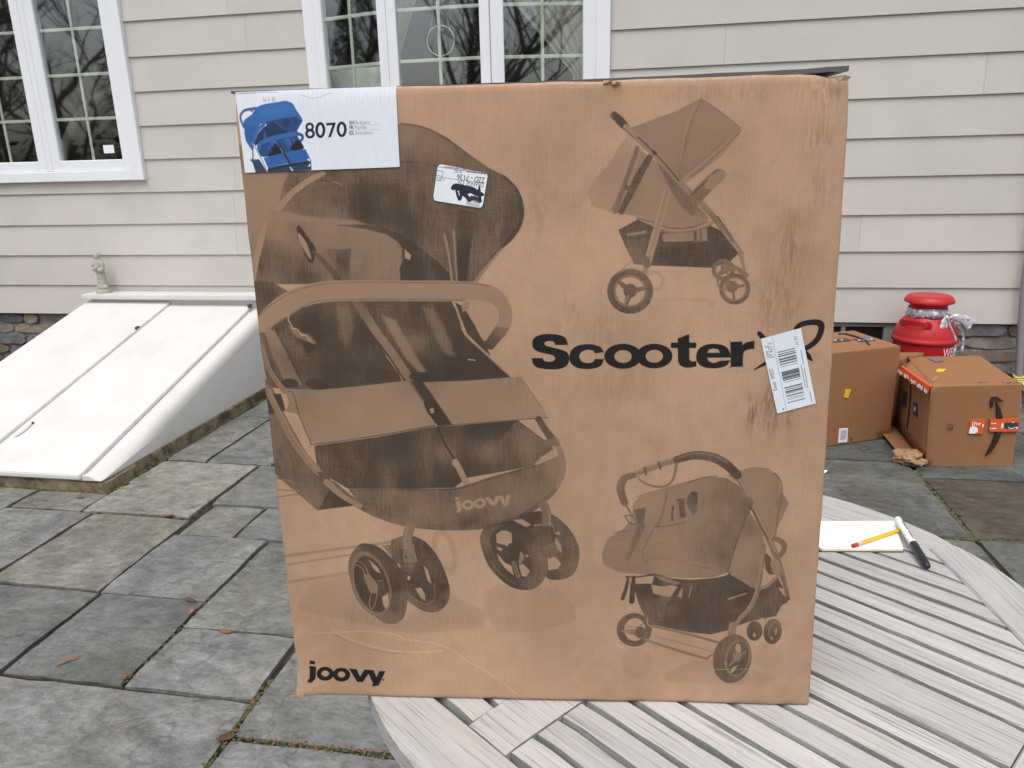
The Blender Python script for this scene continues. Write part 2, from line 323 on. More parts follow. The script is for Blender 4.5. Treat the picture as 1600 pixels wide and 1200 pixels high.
# moss and grit in the joints (nobody could count it)
bm = bmesh.new()
def joint_line(x0, y0, x1, y1, n, r0, r1):
    for _ in range(n):
        t = rnd.random(); x, y = x0 + (x1 - x0) * t + rnd.gauss(0, .005), y0 + (y1 - y0) * t + rnd.gauss(0, .005); r = rnd.uniform(r0, r1)
        m = bmesh.ops.create_icosphere(bm, subdivisions=1, radius=r, matrix=Matrix.Translation((x, y, -.006)) @ Matrix.Diagonal((rnd.uniform(.7, 1.6), rnd.uniform(.7, 1.6), rnd.uniform(.6, 1.1), 1)))
for a in ((1.27,2.9,1.268,3.6,260,.003,.009),(.9,2.893,1.9,2.9,260,.003,.011),(-1.06,1.38,-1.06,1.62,70,.003,.008),(-1.05,1.48,-.45,1.482,110,.003,.008),(-1.06,1.6,-1.055,1.72,30,.003,.008),(-1.48,1.62,-1.48,2.1,50,.002,.006),(-2.48,2.9,-2.47,4.6,240,.004,.012),(-3.2,2.858,-2.5,2.858,110,.004,.011),(-1.48,1.92,-1.06,1.92,30,.002,.005),(-1.9,2.07,-1.48,2.07,40,.002,.005),(-2.4,2.66,-1.92,2.66,60,.002,.006)): joint_line(*a)
prop(obj('joint_moss', bm, 'moss'), kind='stuff')
bm = bmesh.new()
for x0, y0, x1, y1, n in ((-1.055,1.479,-.5,1.481,95),(-1.06,1.45,-1.05,1.52,16),(-1.06,1.58,-1.06,1.63,8),(1.262,2.92,1.27,3.6,22),(-1.49,1.98,-1.485,2.05,5),(-1.49,1.62,-1.485,1.68,5),(-2.49,2.86,-2.45,2.95,20)):
    for _ in range(n):
        t = rnd.random(); x, y = x0 + (x1 - x0) * t + rnd.gauss(0, .007), y0 + (y1 - y0) * t + rnd.gauss(0, .007); s_ = rnd.uniform(.002, .0075); a = rnd.uniform(0, 6.3)
        q = [Vector((x, y, .001 + rnd.uniform(0, .006))) + Vector((math.cos(a + k * 1.57) * s_ * (1 if k % 2 else .6), math.sin(a + k * 1.57) * s_ * (1 if k % 2 else .6), rnd.uniform(-.002, .002))) for k in range(4)]
        bm.faces.new([bm.verts.new(p) for p in q])
prop(obj('leaf_litter', bm, 'leaf'), kind='stuff')

# ------------------------------------------------------------------ house
house = thing('house', 'beige house wall with wide lap siding, white windows and low stone foundation', 'house', (0, WY, 0))
HX0, HX1 = -7.0, 5.0
WINS = [(-4.755, -3.33, 1.405, 2.98), (-2.10, -.25, 1.40, 2.98)]     # openings
def board(x0, x1, z0, z1):
    bm = bmesh.new(); t = .0125 * (z1 - z0) / .235
    hexa(bm, [(x0, 0, z0), (x1, 0, z0), (x1, .0105, z0 + .0015), (x0, .0105, z0 + .0015)], [(x0, t, z1), (x1, t, z1), (x1, t + .004, z1), (x0, t + .004, z1)], .0012)
    # a hand-nailed board is never quite straight
    bmesh.ops.bisect_plane(bm, geom=bm.verts[:] + bm.edges[:] + bm.faces[:], plane_co=((x0 + x1) / 2, 0, 0), plane_no=(1, 0, 0))
    dz = rnd.uniform(-.0018, .0018)
    for vv in bm.verts:
        if abs(vv.co.x - (x0 + x1) / 2) < .01: vv.co.z += dz; vv.co.y -= abs(dz) * .3
    obj('siding_board', bm, 'siding', house)
JOINTS = {7: [.387], 5: [-2.66], 4: [-2.69], 3: [-2.72], 2: [-2.735, 1.2], 8: [-2.5], 1: [.6], 6: [1.75], 0: [-1.3], 9: [-2.6]}
for k in range(22):
    z0 = .486 + .21 * k; z1 = z0 + .236
    cuts = JOINTS.get(k, []) + [rnd.uniform(-6.5, -5), rnd.uniform(2.2, 4.5)] + ([rnd.uniform(-4, 2)] if k > 9 else [])
    segs = [(HX0, HX1, z0, z1)]
    for a, b, lo, hi in WINS:
        new = []
        for (x0, x1, s0, s1) in segs:
            if z1 <= lo or z0 >= hi or x1 <= a or x0 >= b: new.append((x0, x1, s0, s1)); continue
            if x0 < a: new.append((x0, a, s0, s1))
            if x1 > b: new.append((b, x1, s0, s1))
            if z0 < lo < z1: new.append((max(a, x0), min(b, x1), s0, lo))
            if z0 < hi < z1: new.append((max(a, x0), min(b, x1), hi, s1))
        segs = new
    for (x0, x1, s0, s1) in segs:
        xs = sorted([x0] + [c for c in cuts if x0 + .1 < c < x1 - .1] + [x1])
        for p, q in zip(xs, xs[1:]): board(p + .0003, q - .0003, s0, s1)
# sheathing with the window openings left free, foundation, dark room behind
bm = bmesh.new()
for x0, x1, z0, z1 in ((HX0, -4.755, .49, 5.2), (-3.33, -2.1, .49, 5.2), (-.25, HX1, .49, 5.2), (-4.755, -3.33, .49, 1.405), (-4.755, -3.33, 2.98, 5.2), (-2.1, -.25, .49, 1.4), (-2.1, -.25, 2.98, 5.2)): box(bm, x0, x1, .024, .14, z0, z1)
obj('wall_core', bm, 'interior', house)
bm = bmesh.new(); box(bm, HX0, HX1, .055, .3, -.2, .4859); obj('foundation_wall', bm, 'mortar', house)
bm = bmesh.new()
for q in ((HX0, HX1, 3.6, 3.7, .5, 5.2), (HX0, HX1, .145, 3.6, .42, .484), (HX0, HX1, .145, 3.6, 3.1, 3.2), (HX0, HX0 + .1, .145, 3.6, .49, 3.1), (HX1 - .1, HX1, .145, 3.6, .49, 3.1), (-2.8, -2.7, .145, 3.6, .49, 3.1)): box(bm, *q)
obj('room', bm, 'interior', house)
bm = bmesh.new(); hexa(bm, [(HX0 - .4, -.5, 5.15), (HX1 + .4, -.5, 5.15), (HX1 + .4, 4.2, 7.3), (HX0 - .4, 4.2, 7.3)], [(HX0 - .4, -.5, 5.3), (HX1 + .4, -.5, 5.3), (HX1 + .4, 4.2, 7.45), (HX0 - .4, 4.2, 7.45)]); obj('roof', bm, 'ink_grey', house)
# foundation stones: long flat rubble, uneven courses
z = .0
while z < .47:
    hgt = min(rnd.uniform(.05, .12), .483 - z)
    if .483 - z - hgt < .04: hgt = .483 - z
    x = HX0 + rnd.uniform(0, .2)
    while x < HX1 - .1:
        w = rnd.uniform(.12, .42)
        if not (.84 < x + w and x < 1.56 and z + hgt > .2):
            n = 14; pts = []; sk = rnd.uniform(-.25, .25)
            for i in range(n):
                a = 2 * math.pi * i / n; s_ = 1 / max(abs(math.cos(a)), abs(math.sin(a))) ** .9; px = math.cos(a) * s_ * (w / 2 - .004) * rnd.uniform(.9, 1.03)
                pts.append((px, math.sin(a) * s_ * (hgt / 2 - .003) * rnd.uniform(.8, 1.06) + px * sk * hgt))
            bm = bmesh.new(); prism(bm, pts, -.03, rnd.uniform(.006, .03), .004, 1)
            tx = rnd.uniform(-.08, .08)
            for vv in bm.verts: vv.co = Vector((vv.co.x, -vv.co.z + vv.co.x * tx * (vv.co.z > 0), vv.co.y))
            obj('foundation_stone', bm, 'stone', house, (x + w / 2, .052, z + hgt / 2))
        x += w
    z += hgt
# basement window in the foundation
bm = bmesh.new()
for q in ((.86, .93, .02, .08, .2, .482), (1.155, 1.178, .02, .08, .24, .457), (1.395, 1.54, .02, .08, .2, .482), (.93, 1.395, .02, .08, .4575, .482), (.93, 1.395, .02, .08, .2, .24)): box(bm, *q, .002)
bwin = obj('basement_window', bm, 'mortar', house)
bm = bmesh.new(); box(bm, .93, 1.395, .045, .05, .24, .4575); obj('pane', bm, 'black', bwin)

def bars(name, mat, parent, boxes, M=None, bev=.002):
    bm = bmesh.new()
    for q in boxes: box(bm, *q, bev)
    if M: bmesh.ops.transform(bm, matrix=M, verts=bm.verts[:])
    return obj(name, bm, mat, parent)
def sash(win, p0, p1, zb, zt, stile, rail, munt_x, munt_z, mw=.019, tint='trim'):
    """a glazed sash between plan points p0 and p1 (house space): frame, pane and inner grille bars"""
    p0, p1 = Vector((p0[0], p0[1], 0)), Vector((p1[0], p1[1], 0)); L = (p1 - p0).length; a = math.atan2(p1.y - p0.y, p1.x - p0.x)
    M = Matrix.Translation(p0) @ Matrix.Rotation(a, 4, 'Z')
    bars('sash', tint, win, [(0, stile, -.012, .04, zb, zt), (L - stile, L, -.012, .04, zb, zt), (stile, L - stile, -.0115, .0395, zb, zb + rail), (stile, L - stile, -.0115, .0395, zt - rail, zt)], M, .004)
    gx0, gx1, gz0, gz1 = stile, L - stile, zb + rail, zt - rail
    bars('pane', 'glass', win, [(gx0 - .004, gx1 + .004, .008, .012, gz0 - .004, gz1 + .004)], M, 0)
    for t in munt_x: bars('muntin', 'muntin', win, [(gx0 + (gx1 - gx0) * t - mw / 2, gx0 + (gx1 - gx0) * t + mw / 2, .016, .025, gz0, gz1)], M)
    for zz in munt_z: bars('muntin', 'muntin', win, [(gx0, gx1, .0155, .0255, zz - mw / 2, zz + mw / 2)], M)
# left window: flat casing, two sashes
cas = [(-4.75, -4.665, -.03, .03, 1.405, 2.98), (-3.415, -3.33, -.03, .03, 1.405, 2.98), (-4.665, -3.415, -.0295, .0295, 1.405, 1.473), (-4.665, -3.415, -.0295, .0295, 2.9, 2.98), (-4.06, -4.02, -.012, .06, 1.475, 2.9)]
w1 = bars('window', 'trim', house, cas, None, .004)
sash(w1, (-4.664, .0), (-4.061, .0), 1.474, 2.899, .065, .068, (.5,), (1.806, 2.08, 2.355, 2.63))
sash(w1, (-4.019, .0), (-3.4155, .0), 1.474, 2.899, .065, .068, (.5,), (1.806, 2.08, 2.355, 2.63))
bars('sticker', 'sticker', w1, [(-3.62, -3.543, .0035, .0075, 1.583, 1.635)], None, 0)
# centre bow window: three sashes standing forward of the wall
bm = bmesh.new()
for q in ((-2.10, -2.03, -.03, .03, 1.40, 2.98), (-.33, -.25, -.03, .03, 1.40, 2.98)): box(bm, *q, .004)
plan = [(-2.10, .0), (-2.06, -.03), (-1.50, -.2), (-.9, -.2), (-.3, -.03), (-.25, .0)]
for z0, z1 in ((1.36, 1.42), (2.9, 2.97)): prism(bm, plan, z0, z1, 0)
w2 = obj('window', bm, 'trim', house)
mz = (1.765, 2.037, 2.311, 2.585)
sash(w2, (-2.03, -.018), (-1.528, -.158), 1.421, 2.899, .062, .068, (.47,), mz)
sash(w2, (-1.526, -.162), (-.921, -.162), 1.421, 2.899, .058, .068, (.5,), mz)
sash(w2, (-.919, -.158), (-.332, -.018), 1.421, 2.899, .075, .068, (.49,), mz)

# things seen through the panes
def curtain(label, fn, z0, z1, y, n=40, m=24):
    bm = bmesh.new(); rows = []
    for j in range(m + 1):
        zz = z0 + (z1 - z0) * j / m; xa, xb = fn(zz); rows.append([bm.verts.new((xa + (xb - xa) * i / n, y + .02 * math.sin(i * 1.15 + zz * 2) + .008 * math.sin(i * 2.7), zz)) for i in range(n + 1)])
    for a, b in zip(rows, rows[1:]):
        for i in range(n): bm.faces.new((a[i], a[i + 1], b[i + 1], b[i]))
    o = obj('curtain', bm, 'curtain', smooth=180); prop(o, label, 'curtain', 'curtains behind the centre window')
    md = o.modifiers.new('thickness', 'SOLIDIFY'); md.thickness = .002; return o
curtain('cream curtain drawn aside behind the right pane of the centre window', lambda z: (-.86 + max(0, 2.4 - z) * .86 if z > 1.95 else -.47 - (1.95 - z) * .1, -.30), 1.5, 2.88, WY + .17)
curtain('narrow cream curtain behind the middle pane of the centre window', lambda z: (-1.66, -1.38 - max(0, 2.5 - z) * .42 if z > 2.05 else -1.57 + (2.05 - z) * .05), 1.5, 2.88, WY + .12, 16)
t = thing('sun_catcher', 'clear round hoop hanging on a thin cord inside the middle pane', 'sun catcher', (-1.222, WY - .12, 2.142))
bm = bmesh.new(); tube(bm, [(.081 * math.cos(k * math.pi / 18), 0, .081 * math.sin(k * math.pi / 18)) for k in range(37)], .0035, 6, False); obj('hoop', bm, 'ferrule', t)
bm = bmesh.new(); tube(bm, [(-.06, 0, .055), (0, .0, .3)], .0012, 4); tube(bm, [(.06, 0, .055), (0, .001, .3)], .0012, 4); obj('cord', bm, 'ferrule', t)
bm = bmesh.new(); box(bm, -2.35, -1.68, WY + .18, WY + .6, .49, 2.07, .06, 3)  # pale block added behind the pane in place of a reflection on the glass
prop(obj('reflection_stand_in', bm, 'paper', smooth=40), 'pale rounded white block added inside to stand for a reflection in the left pane of the centre window', 'stand_in')
t = thing('round_chair', 'round hoop-backed chair seen dimly inside the left window', 'chair', (-3.95, WY + .7, .484))
bm = bmesh.new(); tube(bm, [(.55 * math.cos(k * math.pi / 16), .25 * math.sin(k * math.pi / 16), 1.15 + .5 * math.sin(k * math.pi / 16)) for k in range(33)], .035, 8, False); obj('hoop_frame', bm, 'curtain', t, smooth=60)
bm = bmesh.new(); lathe(bm, [(.0, .62), (.3, .68), (.42, .8), (.47, .95)], 24); obj('seat', bm, 'ink_grey', t, smooth=60)
bm = bmesh.new(); lathe(bm, [(.3, 0), (.3, .02), (.12, .3), (.15, .6), (.16, .62)], 20); obj('base', bm, 'curtain', t, smooth=40)

# ------------------------------------------------------------------ cellar bulkhead on its curb
bm = bmesh.new()
cur = [(-4.7, 2.868), (-3.9, 2.872), (-3.3, 2.865), (-2.7, 2.87), (-2.5, 2.862), (-2.485, 2.9), (-2.49, 3.4), (-2.48, 4.0), (-2.487, 4.7), (-2.8, 4.7), (-4.0, 4.7), (-4.7, 4.7)]
prism(bm, cur, -.05, .055, .012, 2); prop(obj('curb', bm, 'curb', smooth=50), kind='structure')
K = .287; zs = lambda y: .10 + K * (y - 2.9)
bk = thing('bulkhead_door', 'white sloping steel cellar bulkhead with two door leaves against the house', 'cellar door', (0, 0, 0))
bm = bmesh.new()      # the box under the leaves, with rolled shoulders
prof = [(-3.885, -.07), (-3.88, -.035), (-3.865, -.022), (-2.56, -.022), (-2.525, -.032), (-2.507, -.055), (-2.5, -.09)]
ys = [2.862, 2.9, 3.3, 3.8, 4.3, 4.69]; rows = []
for y in ys: rows.append([bm.verts.new((x, y, max(zs(y) + dz, .058 + .02 * (dz > -.03)))) for x, dz in prof] )
base = [[bm.verts.new((prof[0][0], y, .056)) for y in ys], [bm.verts.new((prof[-1][0], y, .056)) for y in ys]]
for a, b in zip(rows, rows[1:]):
    for i in range(len(prof) - 1): bm.faces.new((a[i], a[i + 1], b[i + 1], b[i]))
for i in range(len(ys) - 1):
    bm.faces.new((base[0][i], rows[i][0], rows[i + 1][0], base[0][i + 1])); bm.faces.new((base[1][i], rows[i][-1], rows[i + 1][-1], base[1][i + 1]))
bm.faces.new([base[0][0]] + rows[0] + [base[1][0]]); bm.faces.new([base[0][-1]] + rows[-1] + [base[1][-1]])
obj('frame', bm, 'bulk', bk, smooth=40)
def leaf(x0, x1, lift, y0, y1):
    bm = bmesh.new(); t = .024
    hexa(bm, [(x0, y0, zs(y0) - t + lift), (x1, y0, zs(y0) - t + lift), (x1, y1, zs(y1) - t + lift), (x0, y1, zs(y1) - t + lift)], [(x0, y0, zs(y0) + lift), (x1, y0, zs(y0) + lift), (x1, y1, zs(y1) + lift), (x0, y1, zs(y1) + lift)], .004, 2)
    return obj('door_leaf', bm, 'bulk', bk, smooth=40)
lr = leaf(-3.222, -2.6, 0, 2.85, 4.6); ll = leaf(-3.85, -3.205, .0165, 2.85, 4.6)
bm = bmesh.new()   # pull handle and lock
M = Matrix.Translation((-3.165, 3.165, zs(3.165) + .006)) @ Matrix.Rotation(math.atan(K), 4, 'X')
bmesh.ops.create_uvsphere(bm, u_segments=16, v_segments=8, radius=1, matrix=M @ Matrix.Diagonal((.02, .065, .012, 1))); obj('handle', bm, 'bulk', lr, smooth=60)
bm = bmesh.new(); bmesh.ops.create_cone(bm, cap_ends=True, segments=12, radius1=.006, radius2=.006, depth=.008, matrix=Matrix.Translation((-3.155, 3.22, zs(3.22) + .008))); obj('lock', bm, 'black', lr)
for x, y in ((-2.597, 4.54), (-3.213, 4.22)):
    bm = bmesh.new(); box(bm, x - .006, x + .006, y - .02, y + .02, zs(y) + .002, zs(y) + .028, .003); obj('hinge', bm, 'ink_grey', bk)
bm = bmesh.new(); box(bm, -3.85, -2.42, 4.545, WY - .006, .622, .655, .004, 2); obj('cap', bm, 'bulk', bk, smooth=40)
bm = bmesh.new(); box(bm, -3.82, -2.47, 4.59, WY - .006, .5, .622); obj('header', bm, 'bulk', bk)

# garden statue on the cap: robed figure, head bowed over what it holds
st = bmesh.new()
bmesh.ops.create_cone(st, cap_ends=True, segments=20, radius1=.052, radius2=.047, depth=.022, matrix=Matrix.Translation((.004, 0, .011)))
for x, y, z, rx, ry, rz_ in ((.0, 0, .04, .038, .032, .03), (.003, 0, .07, .032, .028, .045), (.003, .0, .115, .03, .026, .055), (.0, 0, .155, .034, .027, .04), (-.003, 0, .19, .037, .027, .035), (-.004, 0, .213, .028, .022, .016),
        (-.006, -.003, .245, .019, .02, .023), (-.006, .003, .25, .021, .02, .023), (-.006, -.006, .222, .012, .012, .014), (-.037, -.008, .185, .012, .013, .03), (.03, -.008, .18, .013, .014, .034), (-.022, -.025, .16, .022, .013, .012), (.015, -.026, .155, .022, .013, .013),
        (-.005, -.03, .172, .014, .012, .014), (.03, -.012, .04, .018, .016, .016), (-.02, -.018, .03, .016, .014, .012), (.012, -.02, .1, .006, .008, .05), (-.012, -.02, .1, .006, .008, .05)):
    bmesh.ops.create_uvsphere(st, u_segments=14, v_segments=10, radius=1, matrix=Matrix.Translation((x, y, z)) @ Matrix.Diagonal((rx, ry, rz_, 1)))
o = obj('statue_tmp', st, 'statue'); md = o.modifiers.new('r', 'REMESH'); md.mode = 'VOXEL'; md.voxel_size = .0032
me = bpy.data.meshes.new_from_object(o.evaluated_get(bpy.context.evaluated_depsgraph_get())); bpy.data.objects.remove(o)
o = link('garden_statue', me, [], None, (-3.738, 4.625, .655), RAD(8), 180)
if not me.materials: me.materials.append(MAT['statue'])
for vv in me.vertices:
    if vv.co.z > .03: vv.co += Vector(mnoise.noise_vector(vv.co * 90)) * .0016
o.scale = (1, 1, 1.03)
prop(o, 'small grey stone statue of a robed figure standing on the white cellar door cap', 'statue')

# pipe at the right edge
pp = thing('wall_pipe', 'grey vertical pipe against the house wall above the open cardboard box', 'pipe', (2.085, WY - .05, 0))
bm = bmesh.new(); tube(bm, [(.07, -.0, 0), (.055, 0, .1), (.0, 0, .7), (-.02, 0, 2.2), (-.02, 0, 3.4)], .021, 14); obj('pipe_length', bm, 'pipe', pp, smooth=60)
bm = bmesh.new()
for zz in (1.6, 2.9): box(bm, -.055, .015, -.026, .05, zz, zz + .02, .003)
obj('bracket', bm, 'pipe', pp)
bm = bmesh.new()
for k in range(4): tube(bm, [(.055 + .03 * math.cos(a), .03 * math.sin(a), .16 + k * .011 + .006 * math.sin(a * 2 + k)) for a in [2 * math.pi * i / 14 for i in range(15)]], .006, 5)
tube(bm, [(.06, -.03, .16), (.085, -.05, .12), (.09, -.05, .05)], .006, 5)
prop(obj('twine', bm, 'rag', None, (2.085, WY - .05, 0)), 'pale yellow twine wrapped round the foot of the grey wall pipe', 'twine')


# ------------------------------------------------------------------ the big carton: printed front, labels
def catmull(pts, closed, n=4):
    P = np.array(pts, float); m = len(P); out = []
    rng = range(m if closed else m - 1)
    for i in rng:
        if closed: a, b, c, d = P[i - 1], P[i], P[(i + 1) % m], P[(i + 2) % m]
        else: a, b, c, d = P[max(i - 1, 0)], P[i], P[i + 1], P[min(i + 2, m - 1)]
        for k in range(n):
            t = k / n
            out.append(.5 * (2 * b + (c - a) * t + (2 * a - 5 * b + 4 * c - d) * t * t + (3 * b - a - 3 * c + d) * t ** 3))
    if not closed: out.append(P[-1])
    return np.array(out)

def window(shape, lo, hi, pad):
    h, w = shape
    x0, y0 = max(int(lo[0] - pad), 0), max(int(lo[1] - pad), 0)
    x1, y1 = min(int(hi[0] + pad) + 2, w), min(int(hi[1] + pad) + 2, h)
    return x0, y0, x1, y1

def sdf(contours, X, Y):
    """signed distance (inside negative, even-odd) of the pixel centres to closed contours"""
    d2 = np.full(X.shape, 1e12, np.float32); ins = np.zeros(X.shape, bool)
    for C in contours:
        n = len(C)
        for i in range(n):
            ax, ay = C[i]; bx, by = C[(i + 1) % n]
            ex, ey = bx - ax, by - ay; L = ex * ex + ey * ey
            if L < 1e-9: continue
            px, py = X - ax, Y - ay
            t = np.clip((px * ex + py * ey) / L, 0, 1)
            np.minimum(d2, (px - t * ex) ** 2 + (py - t * ey) ** 2, out=d2)
            if ay != by:
                ins ^= ((ay > Y) != (by > Y)) & (X < (bx - ax) * (Y - ay) / (by - ay) + ax)
    d = np.sqrt(d2); d[ins] *= -1
    return d

def paint_poly(D, contours, tone, feather, alpha, anchors):
    allp = np.concatenate(contours)
    x0, y0, x1, y1 = window(D.shape, allp.min(0), allp.max(0), feather + 2)
    if x1 <= x0 or y1 <= y0: return
    X, Y = np.meshgrid(np.arange(x0, x1, dtype=np.float32) + .5, np.arange(y0, y1, dtype=np.float32) + .5)
    m = np.clip(.5 - sdf(contours, X, Y) / max(feather, .8), 0, 1)
    m = m * m * (3 - 2 * m) * alpha
    T = tone
    if anchors:
        num = np.full(X.shape, 0., np.float32); den = np.full(X.shape, 0., np.float32)
        for ax, ay, t in anchors:
            w = 1 / ((X - ax) ** 2 + (Y - ay) ** 2 + 420) ** 1.3
            num += w * t; den += w
        num += tone * den.mean() * .12; den += den.mean() * .12
        T = num / den
    S = D[y0:y1, x0:x1]; S += (T - S) * m

def paint_stroke(D, pts, widths, tone, feather, alpha):
    P = np.array(pts, float); n = len(P)
    W = np.interp(np.linspace(0, 1, n), np.linspace(0, 1, len(widths)), widths) / 2
    pad = W.max() + feather + 2
    x0, y0, x1, y1 = window(D.shape, P.min(0), P.max(0), pad)
    if x1 <= x0 or y1 <= y0: return
    X, Y = np.meshgrid(np.arange(x0, x1, dtype=np.float32) + .5, np.arange(y0, y1, dtype=np.float32) + .5)
    best = np.full(X.shape, 1e6, np.float32)
    for i in range(n - 1):
        ax, ay = P[i]; ex, ey = P[i + 1] - P[i]; L = ex * ex + ey * ey
        if L < 1e-9: continue
        t = np.clip(((X - ax) * ex + (Y - ay) * ey) / L, 0, 1)
        np.minimum(best, np.sqrt((X - ax - t * ex) ** 2 + (Y - ay - t * ey) ** 2) - (W[i] + (W[i + 1] - W[i]) * t), out=best)
    m = np.clip(.5 - best / max(feather, .8), 0, 1); m = m * m * (3 - 2 * m) * alpha
    S = D[y0:y1, x0:x1]; S += (tone - S) * m

def draw(D, shapes, k):
    """shapes in tenths of a millimetre, k texels per tenth"""
    for q in shapes:
        if q[0] == 'P':
            _, tone, f, a, sm, cs, anc = q
            cs = [np.array(c, float) * k for c in cs]
            if sm: cs = [catmull(c, True) for c in cs]
            paint_poly(D, cs, tone, f * k, a, [(x * k, y * k, t) for x, y, t in anc])
        else:
            _, tone, f, a, sm, pts, w = q
            pts = np.array(pts, float) * k
            if sm and len(pts) > 2: pts = catmull(pts, False)
            paint_stroke(D, pts, [x * k for x in w], tone, f * k, a)

def vnoise(h, w, cy, cx, seed):
    """smooth value noise with cells of cy x cx texels"""
    r = np.random.RandomState(seed)
    gy, gx = int(h / cy) + 3, int(w / cx) + 3
    G = r.rand(gy, gx).astype(np.float32)
    y = np.arange(h) / cy; x = np.arange(w) / cx
    yi, xi = y.astype(int), x.astype(int); fy, fx = (y - yi)[:, None], (x - xi)[None]
    fy = fy * fy * (3 - 2 * fy); fx = fx * fx * (3 - 2 * fx)
    a, b = G[yi][:, xi], G[yi][:, xi + 1]; c, d = G[yi + 1][:, xi], G[yi + 1][:, xi + 1]
    return (a * (1 - fx) + b * fx) * (1 - fy) + (c * (1 - fx) + d * fx) * fy

